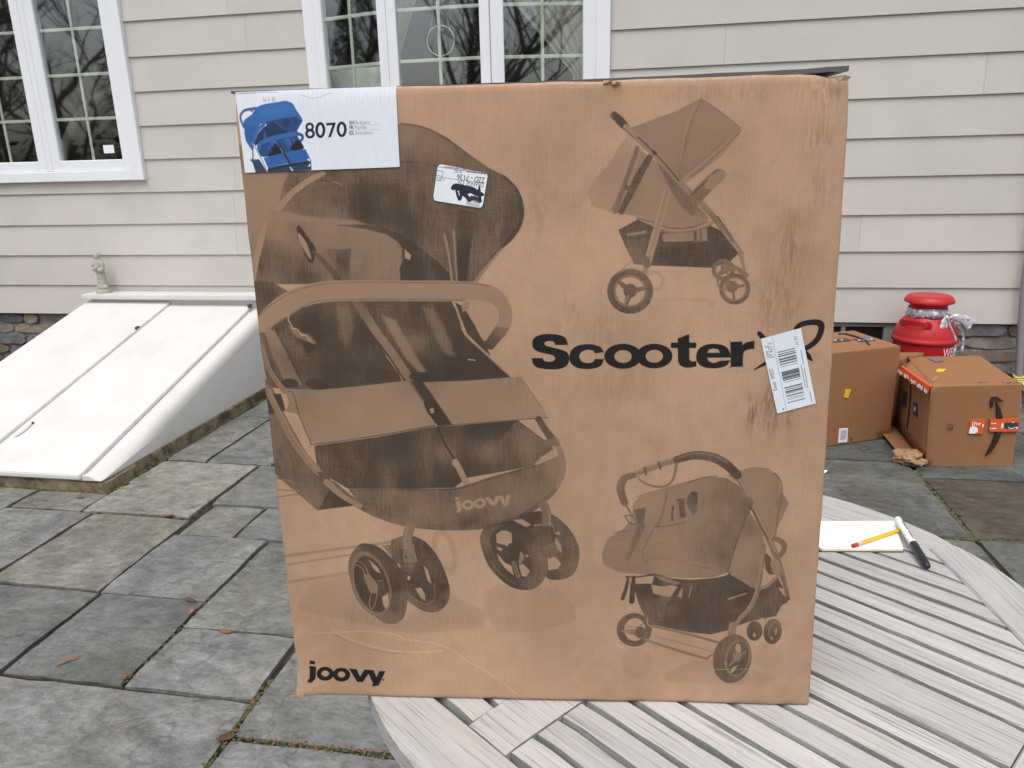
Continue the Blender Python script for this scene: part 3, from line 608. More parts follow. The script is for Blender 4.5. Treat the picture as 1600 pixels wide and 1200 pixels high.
INK = [
 ('P',0.13,85,1,0,[[(141,1480),(337,1734),(861,1956),(985,1428),(1418,1180),(2171,1661),(2657,1387),(2620,1134),(1690,1024),(714,1233),(156,1353)]],[]),
 ('P',0.1,38,1,0,[[(2630,1418),(2694,1698),(2862,1823),(3186,1704),(3458,1768),(3701,1710),(3836,1465),(3863,1279),(3368,1082),(2813,1073)]],[]),
 ('S',0.3,19,1,1,[(-11,2162),(1473,2399)],[37]),
 ('S',0.27,19,1,1,[(74,2049),(937,2206)],[27]),
 ('S',0.22,19,1,1,[(60,1787),(874,1940)],[43]),
 ('P',0.14,28,1,0,[[(2319,2314),(2331,2221),(2330,2130),(2314,2051),(2286,1988),(2248,1948),(2203,1935),(2155,1948),(2107,1988),(2063,2050),(2028,2130),(2004,2220),(1993,2314),(1996,2404),(2012,2482),(2040,2543),(2078,2581),(2122,2594),(2170,2581),(2217,2543),(2260,2482),(2295,2404)],[(2248,2293),(2257,2226),(2259,2163),(2253,2108),(2240,2065),(2220,2039),(2195,2032),(2168,2043),(2140,2073),(2114,2119),(2092,2177),(2076,2242),(2067,2309),(2066,2372),(2072,2426),(2086,2468),(2105,2493),(2130,2500),(2157,2489),(2184,2459),(2210,2414),(2232,2358)]],[]),
 ('P',0.34,14,1,0,[[(55,7327),(567,7360),(1071,7026),(709,6848),(404,6569),(238,6331),(64,5838),(57,5989),(40,6577)]],[(110,7234,0.45),(39,6863,0.3),(387,6855,0.3),(92,6479,0.34),(154,6161,0.45),(770,6964,0.4)]),
 ('P',0.6,11,1,1,[[(601,7002),(1071,7550),(1071,7550),(1917,7501),(2165,7465),(2397,7354),(2604,7207),(2860,7019),(3048,6923),(3176,6817),(3252,6653),(3259,6488),(3189,6300),(3002,6135),(2850,5967),(2655,5719),(2655,5719),(55,5758),(55,5758),(154,6161),(272,6403),(435,6617)]],[(2014,7323,0.44),(2368,7247,0.46),(1513,7062,0.58),(1002,6818,0.62),(1480,6643,0.84),(1846,6588,0.8),(1981,6797,0.72),(2346,6812,0.66),(2588,6807,0.66),(2948,6775,0.62),(3184,6607,0.7),(2816,6426,0.72),(2803,6066,0.6),(3005,6231,0.62),(744,6706,0.6),(474,6520,0.5),(1098,6508,0.5),(415,5983,0.6),(256,6159,0.6),(2115,7002,0.66),(2646,5823,0.6)]),
 ('S',0.68,14,1,1,[(1892,7104),(2120,7087),(2381,7030),(2667,6989),(2928,6914)],[16]),
 ('S',0.62,9,1,1,[(1930,7505),(2165,7463),(2397,7354),(2604,7205),(2860,7019),(3048,6923)],[22]),
 ('S',0.28,9,1,1,[(59,5838),(160,6161),(279,6403),(439,6612),(634,6798),(840,6927),(1007,7000)],[81,75,63,56]),
 ('S',0.12,6,0.8,1,[(86,5888),(197,6197),(311,6415),(472,6611),(665,6790),(837,6899)],[9]),
 ('P',0.5,19,1,0,[[(322,6511),(522,6500),(844,6465),(1217,6445),(1512,6416),(1753,6315),(1855,6155),(1815,5741),(69,5768),(171,6086)]],[(216,6036,0.7),(455,6351,0.4),(957,6342,0.36),(1455,6320,0.38),(1641,6135,0.4),(1579,5964,0.44),(1420,5867,0.52),(659,5879,0.7),(974,5974,0.56),(426,6082,0.62)]),
 ('P',0.38,38,1,0,[[(333,6607),(482,6592),(923,6506),(1319,6479),(1463,6424),(1116,6430),(719,6467),(343,6474)]],[]),
 ('P',0.82,14,1,0,[[(1115,6423),(1463,6424),(1683,6376),(1828,6313),(2018,6189),(2232,6014),(2386,5852),(2405,5733),(1815,5741),(1809,5911),(1881,6057),(1844,6192),(1703,6299),(1459,6368)]],[(1338,6407,0.65),(1752,6303,0.8),(2061,6079,0.76),(1922,5834,0.84),(2322,5828,0.86)]),
 ('P',0.12,8,1,0,[[(1884,6143),(1956,6061),(1933,6012),(1884,6037)]],[]),
 ('P',0.88,9,1,1,[[(637,6396),(677,6424),(753,6302),(840,6161),(800,6014),(737,6015),(669,6225)]],[]),
 ('P',0.22,9,1,1,[[(657,6347),(744,6212),(777,6039),(727,6101),(659,6250)]],[]),
 ('P',0.72,14,1,0,[[(788,6150),(860,6112),(1068,5898),(1121,5777),(1045,5778)]],[]),
 ('P',0.66,14,1,0,[[(959,6147),(1254,6151),(1205,5781),(1121,5777),(1024,5973)]],[(987,6122,0.62),(1201,5970,0.72),(1138,5822,0.6)]),
 ('P',0.8,28,1,0,[[(2541,6574),(2734,6522),(2660,6189),(2580,5730),(2448,5732),(2500,6192)]],[(2596,6430,0.72),(2552,5948,0.84)]),
 ('S',0.34,11,1,1,[(2355,6291),(2395,6048),(2418,5732)],[25]),
 ('S',0.4,14,1,1,[(2458,6337),(2469,6047),(2474,5751)],[25]),
 ('S',0.74,19,1,1,[(3059,6911),(3187,6770),(3241,6583),(3228,6418),(3127,6253),(3002,6135),(2824,5943)],[31,56,50,31]),
 ('S',0.4,9,1,1,[(3007,6123),(2836,5931),(2680,5736)],[25,44]),
 ('P',0.62,38,0.6,1,[[(2853,6315),(2857,6266),(2854,6222),(2844,6188),(2829,6168),(2811,6165),(2791,6180),(2772,6209),(2756,6251),(2746,6299),(2742,6348),(2745,6392),(2755,6425),(2770,6445),(2788,6448),(2808,6433),(2827,6404),(2842,6363)]],[]),
 ('P',0.5,28,0.6,1,[[(3005,6336),(3000,6307),(2991,6282),(2979,6264),(2967,6255),(2955,6256),(2945,6267),(2939,6287),(2936,6314),(2937,6343),(2943,6372),(2952,6397),(2963,6415),(2975,6424),(2987,6423),(2997,6412),(3004,6392),(3006,6365)]],[]),
 ('S',0.3,6,1,1,[(1121,6909),(1216,6865)],[9]),
 ('P',0.6,14,1,0,[[(32,5788),(281,5785),(534,5621),(214,5437),(37,5331)]],[(86,5734,0.72),(209,5626,0.8),(401,5650,0.62)]),
 ('P',0.72,11,1,0,[[(37,5331),(134,5220),(470,5407),(715,5544),(1202,5564),(2413,5537),(2542,5125),(2800,4863),(3075,4597),(2546,4553),(1998,4529),(1836,4564),(1167,4484),(691,4452),(327,4461),(77,4491),(50,4972)]],[(680,5187,0.82),(1012,5237,0.74),(1207,4961,0.72),(958,4627,0.78),(1516,5447,0.66),(1755,5418,0.7),(2148,5278,0.68),(1921,5063,0.58),(2427,4949,0.8),(2769,4725,0.86),(2143,4674,0.84),(2312,5357,0.76),(456,4884,0.66),(1463,4736,0.8),(161,4971,0.6),(1383,5124,0.86)]),
 ('P',0.4,14,1,0,[[(1201,5548),(1335,5546),(1549,5163),(1746,4872),(1918,4563),(1821,4550),(1680,4706),(1487,5054),(1296,5397)]],[(1276,5477,0.6),(1496,5177,0.45),(1837,4592,0.45)]),
 ('P',0.44,56,1,0,[[(1563,5366),(1721,5310),(1912,4926),(2061,4675),(1977,4642),(1800,4872)]],[]),
 ('P',0.5,75,0.7,0,[[(2052,5467),(2183,5439),(2378,5059),(2447,4783),(2364,4756),(2193,5115)]],[]),
 ('P',0.56,85,0.7,0,[[(1034,5481),(1168,5479),(1229,5235),(1124,4962),(1025,5073)]],[]),
 ('P',0.9,85,0.7,0,[[(617,5378),(783,5403),(841,5157),(650,4883),(531,5078)]],[]),
 ('P',0.9,75,0.7,0,[[(2288,4867),(2825,4807),(3008,4625),(2274,4575)]],[]),
 ('P',0.88,66,0.7,0,[[(1353,4737),(1706,4678),(1727,4579),(1226,4526)]],[]),
 ('S',0.25,8,1,1,[(1582,4874),(1707,4692),(1758,4556)],[16]),
 ('S',0.85,11,1,1,[(1388,5192),(1610,4874),(1781,4564)],[20]),
 ('S',0.85,14,1,1,[(1340,5097),(1225,4849),(1013,4627)],[13]),
 ('S',0.22,8,1,1,[(2412,5515),(2485,5355),(2542,5133),(2801,4876),(3057,4625)],[16]),
 ('P',0.76,9,1,0,[[(2439,5520),(2542,5461),(2754,5082),(2840,4862),(2749,4946),(2569,5138)]],[]),
 ('P',0.46,11,1,0,[[(120,5215),(243,5205),(515,4517),(372,4489),(297,4575),(179,4887)]],[(155,5165,0.4),(367,4829,0.55),(476,4545,0.5)]),
 ('S',0.74,14,1,1,[(270,5205),(401,4885),(531,4531)],[26]),
 ('P',0.62,11,1,0,[[(24,4634),(134,4491),(261,4113),(585,3364),(768,3149),(1052,2907),(534,2830),(32,3339),(34,4114)]],[(49,3996,0.56),(258,3817,0.62),(354,3364,0.66),(547,2962,0.58),(839,2963,0.7)]),
 ('P',0.76,11,1,0,[[(558,2842),(723,3133),(1052,2907)]],[]),
 ('P',0.84,19,1,0,[[(53,4405),(236,4404),(269,4186),(35,4128)]],[]),
 ('S',0.5,9,1,1,[(-3,3296),(239,3234)],[26]),
 ('S',0.42,9,1,1,[(36,3123),(327,3101)],[20]),
 ('S',0.42,9,1,1,[(39,3017),(293,3055)],[20]),
 ('P',0.9,9,1,1,[[(474,4530),(464,4511),(443,4496),(412,4486),(377,4483),(340,4486),(307,4496),(282,4512),(267,4531),(264,4551),(274,4569),(296,4585),(326,4595),(362,4598),(398,4595),(431,4584),(457,4569),(472,4550)]],[]),
 ('P',0.9,9,1,1,[[(839,4502),(825,4479),(796,4462),(754,4452),(706,4451),(657,4458),(612,4474),(578,4495),(559,4520),(556,4545),(570,4568),(600,4586),(641,4596),(689,4597),(738,4589),(783,4574),(817,4553),(836,4528)]],[]),
 ('P',0.92,9,1,1,[[(2116,4592),(2105,4572),(2079,4555),(2041,4545),(1996,4542),(1948,4547),(1905,4558),(1871,4576),(1850,4597),(1845,4618),(1856,4639),(1883,4655),(1921,4665),(1966,4668),(2013,4663),(2056,4652),(2090,4635),(2111,4614)]],[]),
 ('P',0.3,9,1,0,[[(293,4455),(691,4452),(1224,4497),(1841,4564),(1986,4321),(2147,4023),(2105,3959),(1397,3844),(621,3736),(539,3772),(420,4141),(268,4171),(323,4287)]],[(374,4374,0.38),(518,4402,0.5),(881,4400,0.34),(1442,4453,0.3),(1830,4479,0.4),(1141,4167,0.24),(1696,4107,0.26),(692,3875,0.3),(2025,4018,0.36),(443,4229,0.42)]),
 ('S',0.74,8,1,1,[(324,4432),(391,4403),(434,4141),(540,3781),(622,3745),(1398,3856),(2135,3988)],[13]),
 ('S',0.74,8,1,1,[(1849,4550),(1986,4307),(2131,4018)],[13]),
 ('P',0.84,9,1,0,[[(1857,4558),(2012,4534),(2151,4306),(2343,3988),(2162,3974),(1987,4330)]],[]),
 ('P',0.22,9,1,0,[[(2004,4540),(2546,4559),(3075,4600),(3196,4604),(3447,4214),(3519,4082),(3131,4057),(2329,3994),(2177,4277)]],[(2079,4506,0.4),(2537,4332,0.28),(3087,4527,0.28),(3351,4185,0.22),(2387,4046,0.33)]),
 ('S',0.7,8,1,1,[(2004,4540),(2176,4263),(2335,3999)],[13]),
 ('S',0.6,8,1,1,[(2343,3994),(3131,4063),(3513,4087)],[13]),
 ('S',0.45,8,1,1,[(3196,4599),(3447,4214)],[10]),
 ('S',0.42,14,1,1,[(2133,4491),(2183,4392),(2205,4277)],[13]),
 ('S',0.42,14,1,1,[(574,4402),(680,4343)],[13]),
 ('P',0.9,9,1,0,[[(1998,4278),(2123,4306),(2199,4162),(2316,4011),(2156,3983),(2033,4163)]],[]),
 ('P',0.15,7,1,0,[[(2068,4200),(2118,4212),(2121,4148),(2081,4140)]],[]),
 ('P',0.84,11,1,0,[[(586,3721),(1397,3838),(2139,3974),(2329,3982),(3144,4060),(3456,3809),(3578,3692),(3340,3461),(2495,3298),(2334,3167),(1633,3138),(969,3134),(778,3257),(591,3425)]],[(1103,3696,0.78),(1677,3814,0.86),(1382,3636,0.74),(2101,3872,0.7),(2229,3635,0.5),(2660,3958,0.88),(2937,3986,0.84),(2790,3693,0.52),(3179,3751,0.56),(3202,3515,0.7),(1364,3395,0.68),(787,3364,0.66),(1932,3365,0.76),(1123,3242,0.76),(2066,3213,0.84),(2499,3395,0.8),(1947,3635,0.72)]),
 ('P',0.6,28,0.7,0,[[(3131,4054),(3578,3698),(3340,3467),(2779,3365),(2845,3693)]],[(3290,3751,0.5),(2924,3515,0.68),(3342,3544,0.6)]),
 ('S',0.88,9,1,1,[(2161,3959),(2234,3753),(2363,3515)],[26]),
 ('S',0.26,9,1,0,[(2358,3515),(2427,3365),(2504,3168)],[79]),
 ('S',0.2,8,1,1,[(2362,3479),(2497,3213)],[20]),
 ('P',0.2,9,1,1,[[(2396,3491),(2393,3477),(2386,3464),(2375,3455),(2362,3450),(2348,3450),(2335,3455),(2325,3464),(2319,3477),(2317,3491),(2320,3506),(2328,3518),(2339,3528),(2352,3533),(2365,3533),(2378,3528),(2388,3518),(2394,3506)]],[]),
 ('S',0.74,9,1,1,[(3399,4071),(3484,3926),(3598,3765)],[79,99]),
 ('P',0.12,8,1,0,[[(3329,3470),(3425,3574),(3586,3686),(3613,3604),(3480,3530)]],[]),
 ('P',0.5,9,1,0,[[(969,3125),(1633,3138),(2348,3158),(2777,3299),(3340,3461),(3633,3589),(3701,3515),(3695,3336),(3559,3078),(3217,2800),(2756,2632),(2323,2598),(1890,2628),(1431,2720),(1124,2895)]],[(1340,3073,0.6),(2060,3105,0.62),(2775,3244,0.58),(3339,3395,0.6),(1904,2873,0.5),(2479,2906,0.5),(3194,3062,0.46),(3618,3425,0.42),(1607,2746,0.66),(2469,2656,0.66),(1214,2933,0.66),(3418,3032,0.52)]),
 ('S',0.66,19,1,1,[(997,3118),(1632,3132),(2347,3152),(2777,3293),(3340,3455)],[30]),
 ('S',0.6,11,1,1,[(772,3195),(1096,2907),(1432,2739),(1775,2646),(2323,2611),(2814,2652),(3217,2809),(3559,3093),(3686,3336)],[99,86,66,53]),
 ('S',0.36,14,1,1,[(3593,3809),(3669,3603),(3689,3366),(3616,3170)],[66,86,46]),
 ('P',0.55,9,1,0,[[(3442,3795),(3607,3838),(3653,3721),(3482,3727)]],[]),
 ('S',0.44,9,1,1,[(49,4491),(157,4201),(337,3757),(600,3364)],[66,92,105]),
 ('S',0.28,9,1,1,[(97,4462),(198,4186),(368,3772),(588,3394)],[20]),
 ('S',0.5,9,1,1,[(55,5014),(128,4690),(282,4432)],[59]),
 ('S',0.34,8,1,1,[(70,5028),(146,4718),(293,4461)],[16]),
 ('P',0.68,9,1,0,[[(585,3364),(715,3364),(772,3195),(656,3195)]],[]),
 ('S',0.36,11,1,1,[(694,3226),(874,3041),(1095,2901)],[86,66]),
 ('S',0.27,11,1,1,[(108,5275),(356,5484),(668,5614),(996,5663),(1425,5662),(1956,5654),(2484,5641),(2824,5594),(2952,5495)],[204,230,243,243,243,243,243,243,230]),
 ('S',0.3,14,1,1,[(2927,5548),(3023,5401),(3003,5241),(2942,5148)],[197,165,171,178]),
 ('P',0.66,14,1,0,[[(2892,5229),(3063,5200),(3021,5120),(2870,4944),(2789,4945),(2739,5028),(2863,5148)]],[(2970,5201,0.5),(2859,5026,0.75)]),
 ('S',0.5,11,1,1,[(39,5344),(251,5518),(566,5674),(1005,5758),(1803,5754),(2593,5734),(2853,5693)],[16]),
 ('S',0.5,11,1,1,[(146,5206),(469,5393),(713,5525),(987,5562),(1791,5556),(2585,5540)],[16]),
 ('P',0.1,11,1,1,[[(2545,5530),(2821,5510),(2937,5429),(2947,5295),(2863,5162),(2766,5049),(2654,5272)]],[]),
 ('P',0.3,9,1,0,[[(2585,5529),(2623,5499),(2580,5420),(2526,5394),(2517,5488)]],[]),
 ('S',0.3,47,0.7,1,[(445,5244),(526,5155),(644,5105),(726,5043)],[26,72,99,26]),
 ('S',-0.15,8,0.8,0,[(437,5380),(428,5321),(458,5271),(470,5227),(534,5205),(571,5144),(636,5132),(658,5082),(704,5043)],[13,16,13,20,13,20,13,20,10]),
 ('S',-0.2,8,1,1,[(2570,4823),(2650,4814)],[13]),
 ('P',0.14,7,1,0,[[(2333,3031),(2382,3035),(2386,3003),(2336,2999)]],[]),
 ('P',0.14,7,1,0,[[(2335,2978),(2399,2985),(2411,2872),(2385,2826),(2348,2816),(2341,2843),(2355,2858),(2347,2935)]],[]),
 ('P',0.14,7,1,0,[[(2571,2945),(2571,2930),(2566,2914),(2558,2899),(2547,2886),(2533,2876),(2517,2868),(2500,2863),(2482,2861),(2465,2864),(2449,2869),(2435,2878),(2425,2889),(2417,2903),(2414,2918),(2414,2933),(2418,2949),(2426,2964),(2438,2977),(2452,2987),(2468,2995),(2485,3000),(2503,3001),(2520,2999),(2536,2994),(2549,2985),(2560,2974),(2567,2960)],[(2528,2940),(2528,2933),(2526,2926),(2522,2920),(2517,2914),(2511,2909),(2503,2905),(2495,2903),(2487,2903),(2480,2904),(2472,2906),(2466,2910),(2461,2915),(2458,2921),(2457,2927),(2457,2934),(2459,2941),(2462,2948),(2467,2953),(2474,2958),(2481,2962),(2489,2964),(2497,2964),(2505,2963),(2512,2961),(2518,2957),(2523,2952),(2526,2946)]],[]),
 ('P',0.14,7,1,0,[[(2723,2968),(2722,2952),(2718,2936),(2710,2922),(2699,2909),(2684,2898),(2668,2890),(2650,2885),(2632,2884),(2614,2886),(2598,2891),(2584,2900),(2573,2911),(2566,2925),(2562,2940),(2562,2955),(2567,2971),(2575,2985),(2587,2998),(2601,3009),(2617,3017),(2635,3022),(2653,3023),(2670,3021),(2687,3016),(2700,3007),(2711,2996),(2719,2982)],[(2678,2962),(2678,2955),(2676,2948),(2672,2942),(2667,2936),(2661,2931),(2653,2927),(2646,2925),(2638,2925),(2630,2926),(2623,2928),(2617,2932),(2612,2937),(2608,2943),(2607,2949),(2607,2956),(2609,2963),(2612,2970),(2618,2975),(2624,2980),(2631,2984),(2639,2986),(2647,2986),(2655,2985),(2662,2983),(2668,2979),(2673,2974),(2676,2968)]],[]),
 ('P',0.14,7,1,0,[[(2702,3029),(2774,3038),(2815,2971),(2844,3050),(2904,3056),(2847,2924),(2795,2914)]],[]),
 ('P',0.14,7,1,0,[[(2866,3054),(2930,3061),(2966,2998),(2982,3066),(3038,3075),(2996,2921),(2938,2898),(2941,2932)]],[]),
 ('P',0.64,9,1,1,[[(3115,2743),(3301,2832),(3452,2839),(3613,2763),(3763,2609),(3871,2406),(3898,2225),(3849,2004),(3750,1904),(3607,1871),(3474,1901),(3334,2159),(3295,2463)]],[(3343,2762,0.74),(3612,2692,0.62),(3806,2345,0.58),(3849,2102,0.55),(3772,1978,0.62),(3552,1914,0.76),(3719,2284,0.72)]),
 ('P',0.12,9,1,0,[[(3066,2715),(3169,2735),(3287,2654),(3222,2621)]],[]),
 ('P',0.68,11,1,0,[[(3254,2630),(3558,2656),(3600,2501),(3577,2332),(3478,2234),(3382,2451)]],[]),
 ('P',0.55,9,1,0,[[(3402,2330),(3567,2404),(3610,2332),(3675,2235),(3674,2162),(3478,2234)]],[(3556,2368,0.45),(3500,2282,0.7),(3642,2198,0.66)]),
 ('P',0.12,9,1,0,[[(3595,2477),(3654,2381),(3677,2259),(3621,2314),(3589,2404)]],[]),
 ('P',0.06,9,1,0,[[(3488,2179),(3587,2204),(3663,2107),(3619,2032),(3497,2010)]],[]),
 ('S',0.52,11,1,1,[(3453,2927),(3484,2798),(3484,2620)],[113,120,125]),
 ('S',0.25,14,1,1,[(3516,2822),(3520,2656)],[20]),
 ('S',0.72,19,1,1,[(3438,2596),(3547,2596),(3589,2525)],[75]),
 ('S',0.22,8,1,1,[(3542,2680),(3600,2525)],[11]),
 ('P',0.22,9,1,1,[[(3654,2537),(3652,2529),(3647,2522),(3640,2516),(3632,2513),(3623,2513),(3614,2516),(3607,2521),(3603,2528),(3601,2537),(3603,2545),(3608,2552),(3615,2558),(3623,2560),(3632,2560),(3641,2558),(3648,2552),(3652,2545)]],[]),
 ('P',0.2,9,1,1,[[(3361,2645),(3360,2641),(3356,2638),(3351,2635),(3345,2633),(3338,2633),(3331,2635),(3326,2637),(3323,2641),(3322,2645),(3323,2649),(3327,2653),(3332,2655),(3338,2657),(3345,2657),(3351,2656),(3356,2653),(3360,2649)]],[]),
 ('P',0.2,9,1,1,[[(3410,2653),(3409,2649),(3405,2645),(3400,2642),(3393,2641),(3387,2641),(3380,2642),(3375,2645),(3372,2648),(3371,2653),(3372,2657),(3375,2660),(3381,2663),(3387,2664),(3394,2664),(3400,2663),(3405,2660),(3409,2657)]],[]),
 ('P',0.69,9,1,1,[[(2628,2422),(2663,2567),(2754,2652),(2907,2682),(3039,2707),(3146,2666),(3275,2547),(3403,2391),(3477,2185),(3486,2013),(3418,1838),(3306,1737),(3160,1716),(2994,1771),(2831,1919),(2703,2117)]],[(3016,2677,0.78),(3230,2486,0.78),(3336,2281,0.64),(3421,2098,0.58),(3330,1850,0.6),(3217,1761,0.66),(3061,1772,0.8),(2682,2459,0.56),(2655,2325,0.66),(2778,2031,0.7),(2908,1908,0.8),(2829,2604,0.64),(3365,1999,0.66)]),
 ('P',0.76,14,1,1,[[(2752,2411),(2816,2556),(2948,2587),(3078,2522),(3206,2353),(3279,2134),(3259,1948),(3152,1879),(2998,1921),(2848,2118)]],[]),
 ('P',0.1,9,1,0,[[(2837,2520),(2904,2571),(2981,2567),(3034,2533),(3037,2400),(2932,2369),(2840,2411)]],[]),
 ('S',0.3,9,1,1,[(2840,2411),(2899,2381),(2976,2376)],[13]),
 ('P',0.1,8,1,0,[[(2838,2351),(2914,2312),(2896,2281),(2853,2302)]],[]),
 ('P',0.06,9,1,0,[[(2840,2253),(2925,2131),(3023,2070),(3050,1928),(2934,2038),(2865,2155)]],[]),
 ('P',0.1,9,1,0,[[(3118,2077),(3168,2102),(3260,1998),(3214,1911),(3153,1923)]],[]),
 ('P',0.72,9,1,1,[[(3121,2231),(3113,2184),(3092,2142),(3060,2111),(3022,2094),(2982,2094),(2944,2110),(2914,2141),(2895,2182),(2889,2229),(2898,2276),(2919,2317),(2950,2348),(2988,2364),(3029,2364),(3066,2349),(3096,2318),(3115,2277)]],[(2951,2254,0.66),(3070,2181,0.82)]),
 ('P',0.42,14,1,0,[[(3138,2280),(3190,2231),(3189,2170),(3135,2090),(3113,2108)]],[]),
 ('P',0.15,9,1,1,[[(3245,2213),(3244,2207),(3240,2202),(3235,2198),(3228,2196),(3221,2196),(3215,2198),(3210,2202),(3206,2207),(3205,2213),(3207,2219),(3210,2224),(3215,2228),(3222,2230),(3229,2230),(3235,2228),(3240,2224),(3244,2219)]],[]),
 ('P',0.05,9,1,1,[[(2990,2370),(2989,2365),(2985,2360),(2980,2357),(2973,2355),(2966,2355),(2960,2357),(2955,2360),(2951,2365),(2950,2370),(2952,2375),(2955,2379),(2961,2382),(2967,2384),(2974,2384),(2980,2382),(2986,2379),(2989,2375)]],[]),
 ('S',0.5,9,1,0,[(3052,2107),(3103,1916)],[58]),
 ('S',0.82,8,1,1,[(3024,2095),(3075,1916)],[10]),
 ('S',0.82,8,1,1,[(3102,2108),(3142,1935)],[10]),
 ('S',0.82,8,1,1,[(3055,2107),(3098,1922)],[8]),
 ('S',0.5,14,1,1,[(2642,2434),(2684,2519),(2774,2592),(2928,2641)],[6]),
 ('S',0.5,19,1,1,[(2688,2325),(2770,2105),(2909,1920),(3062,1803)],[8]),
 ('S',0.45,11,0.7,1,[(3368,2257),(3423,2209)],[8]),
 ('S',0.45,11,0.7,1,[(3374,2198),(3428,2145)],[8]),
 ('S',0.45,11,0.7,1,[(3380,2140),(3434,2081)],[8]),
 ('S',0.45,11,0.7,1,[(3386,2081),(3440,2017)],[8]),
 ('S',0.45,11,0.7,1,[(3392,2022),(3446,1953)],[8]),
 ('S',0.45,11,0.7,1,[(3398,1962),(3452,1888)],[8]),
 ('S',0.45,11,0.7,1,[(3403,1903),(3458,1823)],[8]),
 ('S',0.44,14,0.6,1,[(3730,2502),(3817,2454)],[8]),
 ('S',0.44,14,0.6,1,[(3745,2427),(3828,2379)],[8]),
 ('S',0.44,14,0.6,1,[(3760,2352),(3838,2304)],[8]),
 ('S',0.44,14,0.6,1,[(3775,2277),(3849,2229)],[8]),
 ('S',0.44,14,0.6,1,[(3790,2202),(3860,2154)],[8]),
 ('S',0.44,14,0.6,1,[(3806,2126),(3871,2078)],[8]),
 ('P',0.5,11,1,0,[[(1346,2350),(1583,2376),(1606,2279),(1565,2100),(1453,2197)]],[]),
 ('P',0.68,9,1,1,[[(1465,2375),(1529,2448),(1649,2492),(1794,2481),(1949,2378),(2097,2138),(2198,1778),(2179,1544),(2060,1391),(1908,1358),(1761,1421),(1619,1554),(1490,1870)]],[(1585,2408,0.55),(1821,2442,0.78),(1944,2298,0.82),(2076,2007,0.74),(2077,1743,0.84),(2161,1628,0.58),(1896,1406,0.66),(2008,1542,0.76),(1705,1488,0.62)]),
 ('P',0.74,14,1,1,[[(1654,2101),(1845,2103),(1940,1940),(1995,1726),(1964,1558),(1856,1510),(1740,1572),(1644,1705)]],[]),
 ('S',0.52,14,1,1,[(1999,1809),(1996,1609),(1915,1490),(1796,1506),(1668,1622)],[10]),
 ('P',0.04,8,1,0,[[(1876,2070),(1928,1989),(1964,1795),(1919,1838),(1896,1956)]],[]),
 ('P',0.06,9,1,0,[[(1742,1723),(1824,1732),(1870,1624),(1867,1537),(1808,1573)]],[(1778,1707,0.02),(1830,1573,0.3)]),
 ('P',0.66,11,1,0,[[(1572,2295),(1754,2297),(1815,2086),(1851,1939),(1804,1773),(1690,1731),(1609,1871),(1562,2051)]],[(1645,2199,0.7),(1709,2036,0.62),(1793,1955,0.7),(1695,1805,0.78)]),
 ('S',0.5,11,1,1,[(1738,2629),(1689,2473),(1684,2312),(1700,2134)],[138,122,132,165]),
 ('S',0.3,15,1,1,[(1703,2608),(1658,2457),(1655,2312)],[26]),
 ('S',0.3,9,1,1,[(1758,2361),(1775,2200),(1815,2086)],[13]),
 ('S',0.75,9,1,1,[(1594,2101),(1697,2082),(1816,2103)],[16]),
 ('S',0.82,9,1,1,[(1614,1945),(1732,1925),(1852,1956)],[13]),
 ('P',0.12,9,1,1,[[(1567,2057),(1568,2044),(1567,2031),(1564,2021),(1557,2013),(1549,2010),(1541,2011),(1532,2017),(1525,2027),(1521,2039),(1519,2052),(1520,2065),(1524,2075),(1530,2083),(1538,2086),(1547,2084),(1555,2079),(1562,2069)]],[]),
 ('P',0.08,9,1,1,[[(1690,1875),(1688,1865),(1684,1856),(1678,1849),(1671,1845),(1664,1845),(1657,1849),(1652,1855),(1649,1864),(1648,1875),(1650,1885),(1654,1894),(1660,1900),(1667,1904),(1675,1904),(1681,1901),(1686,1894),(1689,1885)]],[]),
 ('P',0.7,9,1,1,[[(1669,2183),(1667,2174),(1664,2166),(1659,2160),(1653,2157),(1647,2157),(1641,2160),(1637,2166),(1634,2174),(1634,2182),(1635,2191),(1639,2199),(1644,2205),(1650,2208),(1656,2208),(1662,2205),(1666,2199),(1668,2192)]],[]),
 ('P',0.67,9,1,1,[[(876,2029),(919,2193),(1036,2348),(1156,2373),(1314,2318),(1466,2165),(1586,1969),(1638,1738),(1630,1537),(1573,1299),(1475,1195),(1352,1173),(1235,1226),(1095,1395),(976,1614),(889,1830)]],[(1183,2341,0.74),(1338,2245,0.72),(1452,1968,0.82),(1494,1703,0.84),(1593,1621,0.62),(1553,1452,0.74),(1511,1281,0.58),(1325,1210,0.62),(949,2193,0.56),(918,1996,0.54),(944,1764,0.6),(1116,1463,0.6),(1444,1400,0.8),(1270,1295,0.52)]),
 ('P',0.56,14,1,0,[[(1406,1871),(1427,1719),(1421,1572),(1389,1444),(1333,1349),(1260,1296),(1176,1291),(1090,1334),(1010,1421),(945,1543),(902,1688),(883,1840),(891,1986),(925,2110),(981,2201),(1053,2251),(1135,2256),(1219,2214),(1297,2130),(1361,2012)]],[(965,2029,0.5),(1317,1950,0.58),(1347,1534,0.56),(1114,1446,0.48)]),
 ('P',0.79,11,1,0,[[(1373,1850),(1391,1717),(1388,1590),(1362,1479),(1317,1398),(1257,1353),(1187,1350),(1116,1389),(1049,1466),(994,1573),(956,1699),(939,1832),(944,1958),(971,2066),(1016,2145),(1076,2188),(1144,2190),(1214,2153),(1279,2078),(1334,1974)]],[]),
 ('P',0.1,8,1,0,[[(1167,2130),(1264,2032),(1304,1937),(1244,1966),(1193,2040)]],[]),
 ('P',0.06,8,1,0,[[(1291,1584),(1378,1652),(1377,1483),(1330,1398),(1298,1474)]],[]),
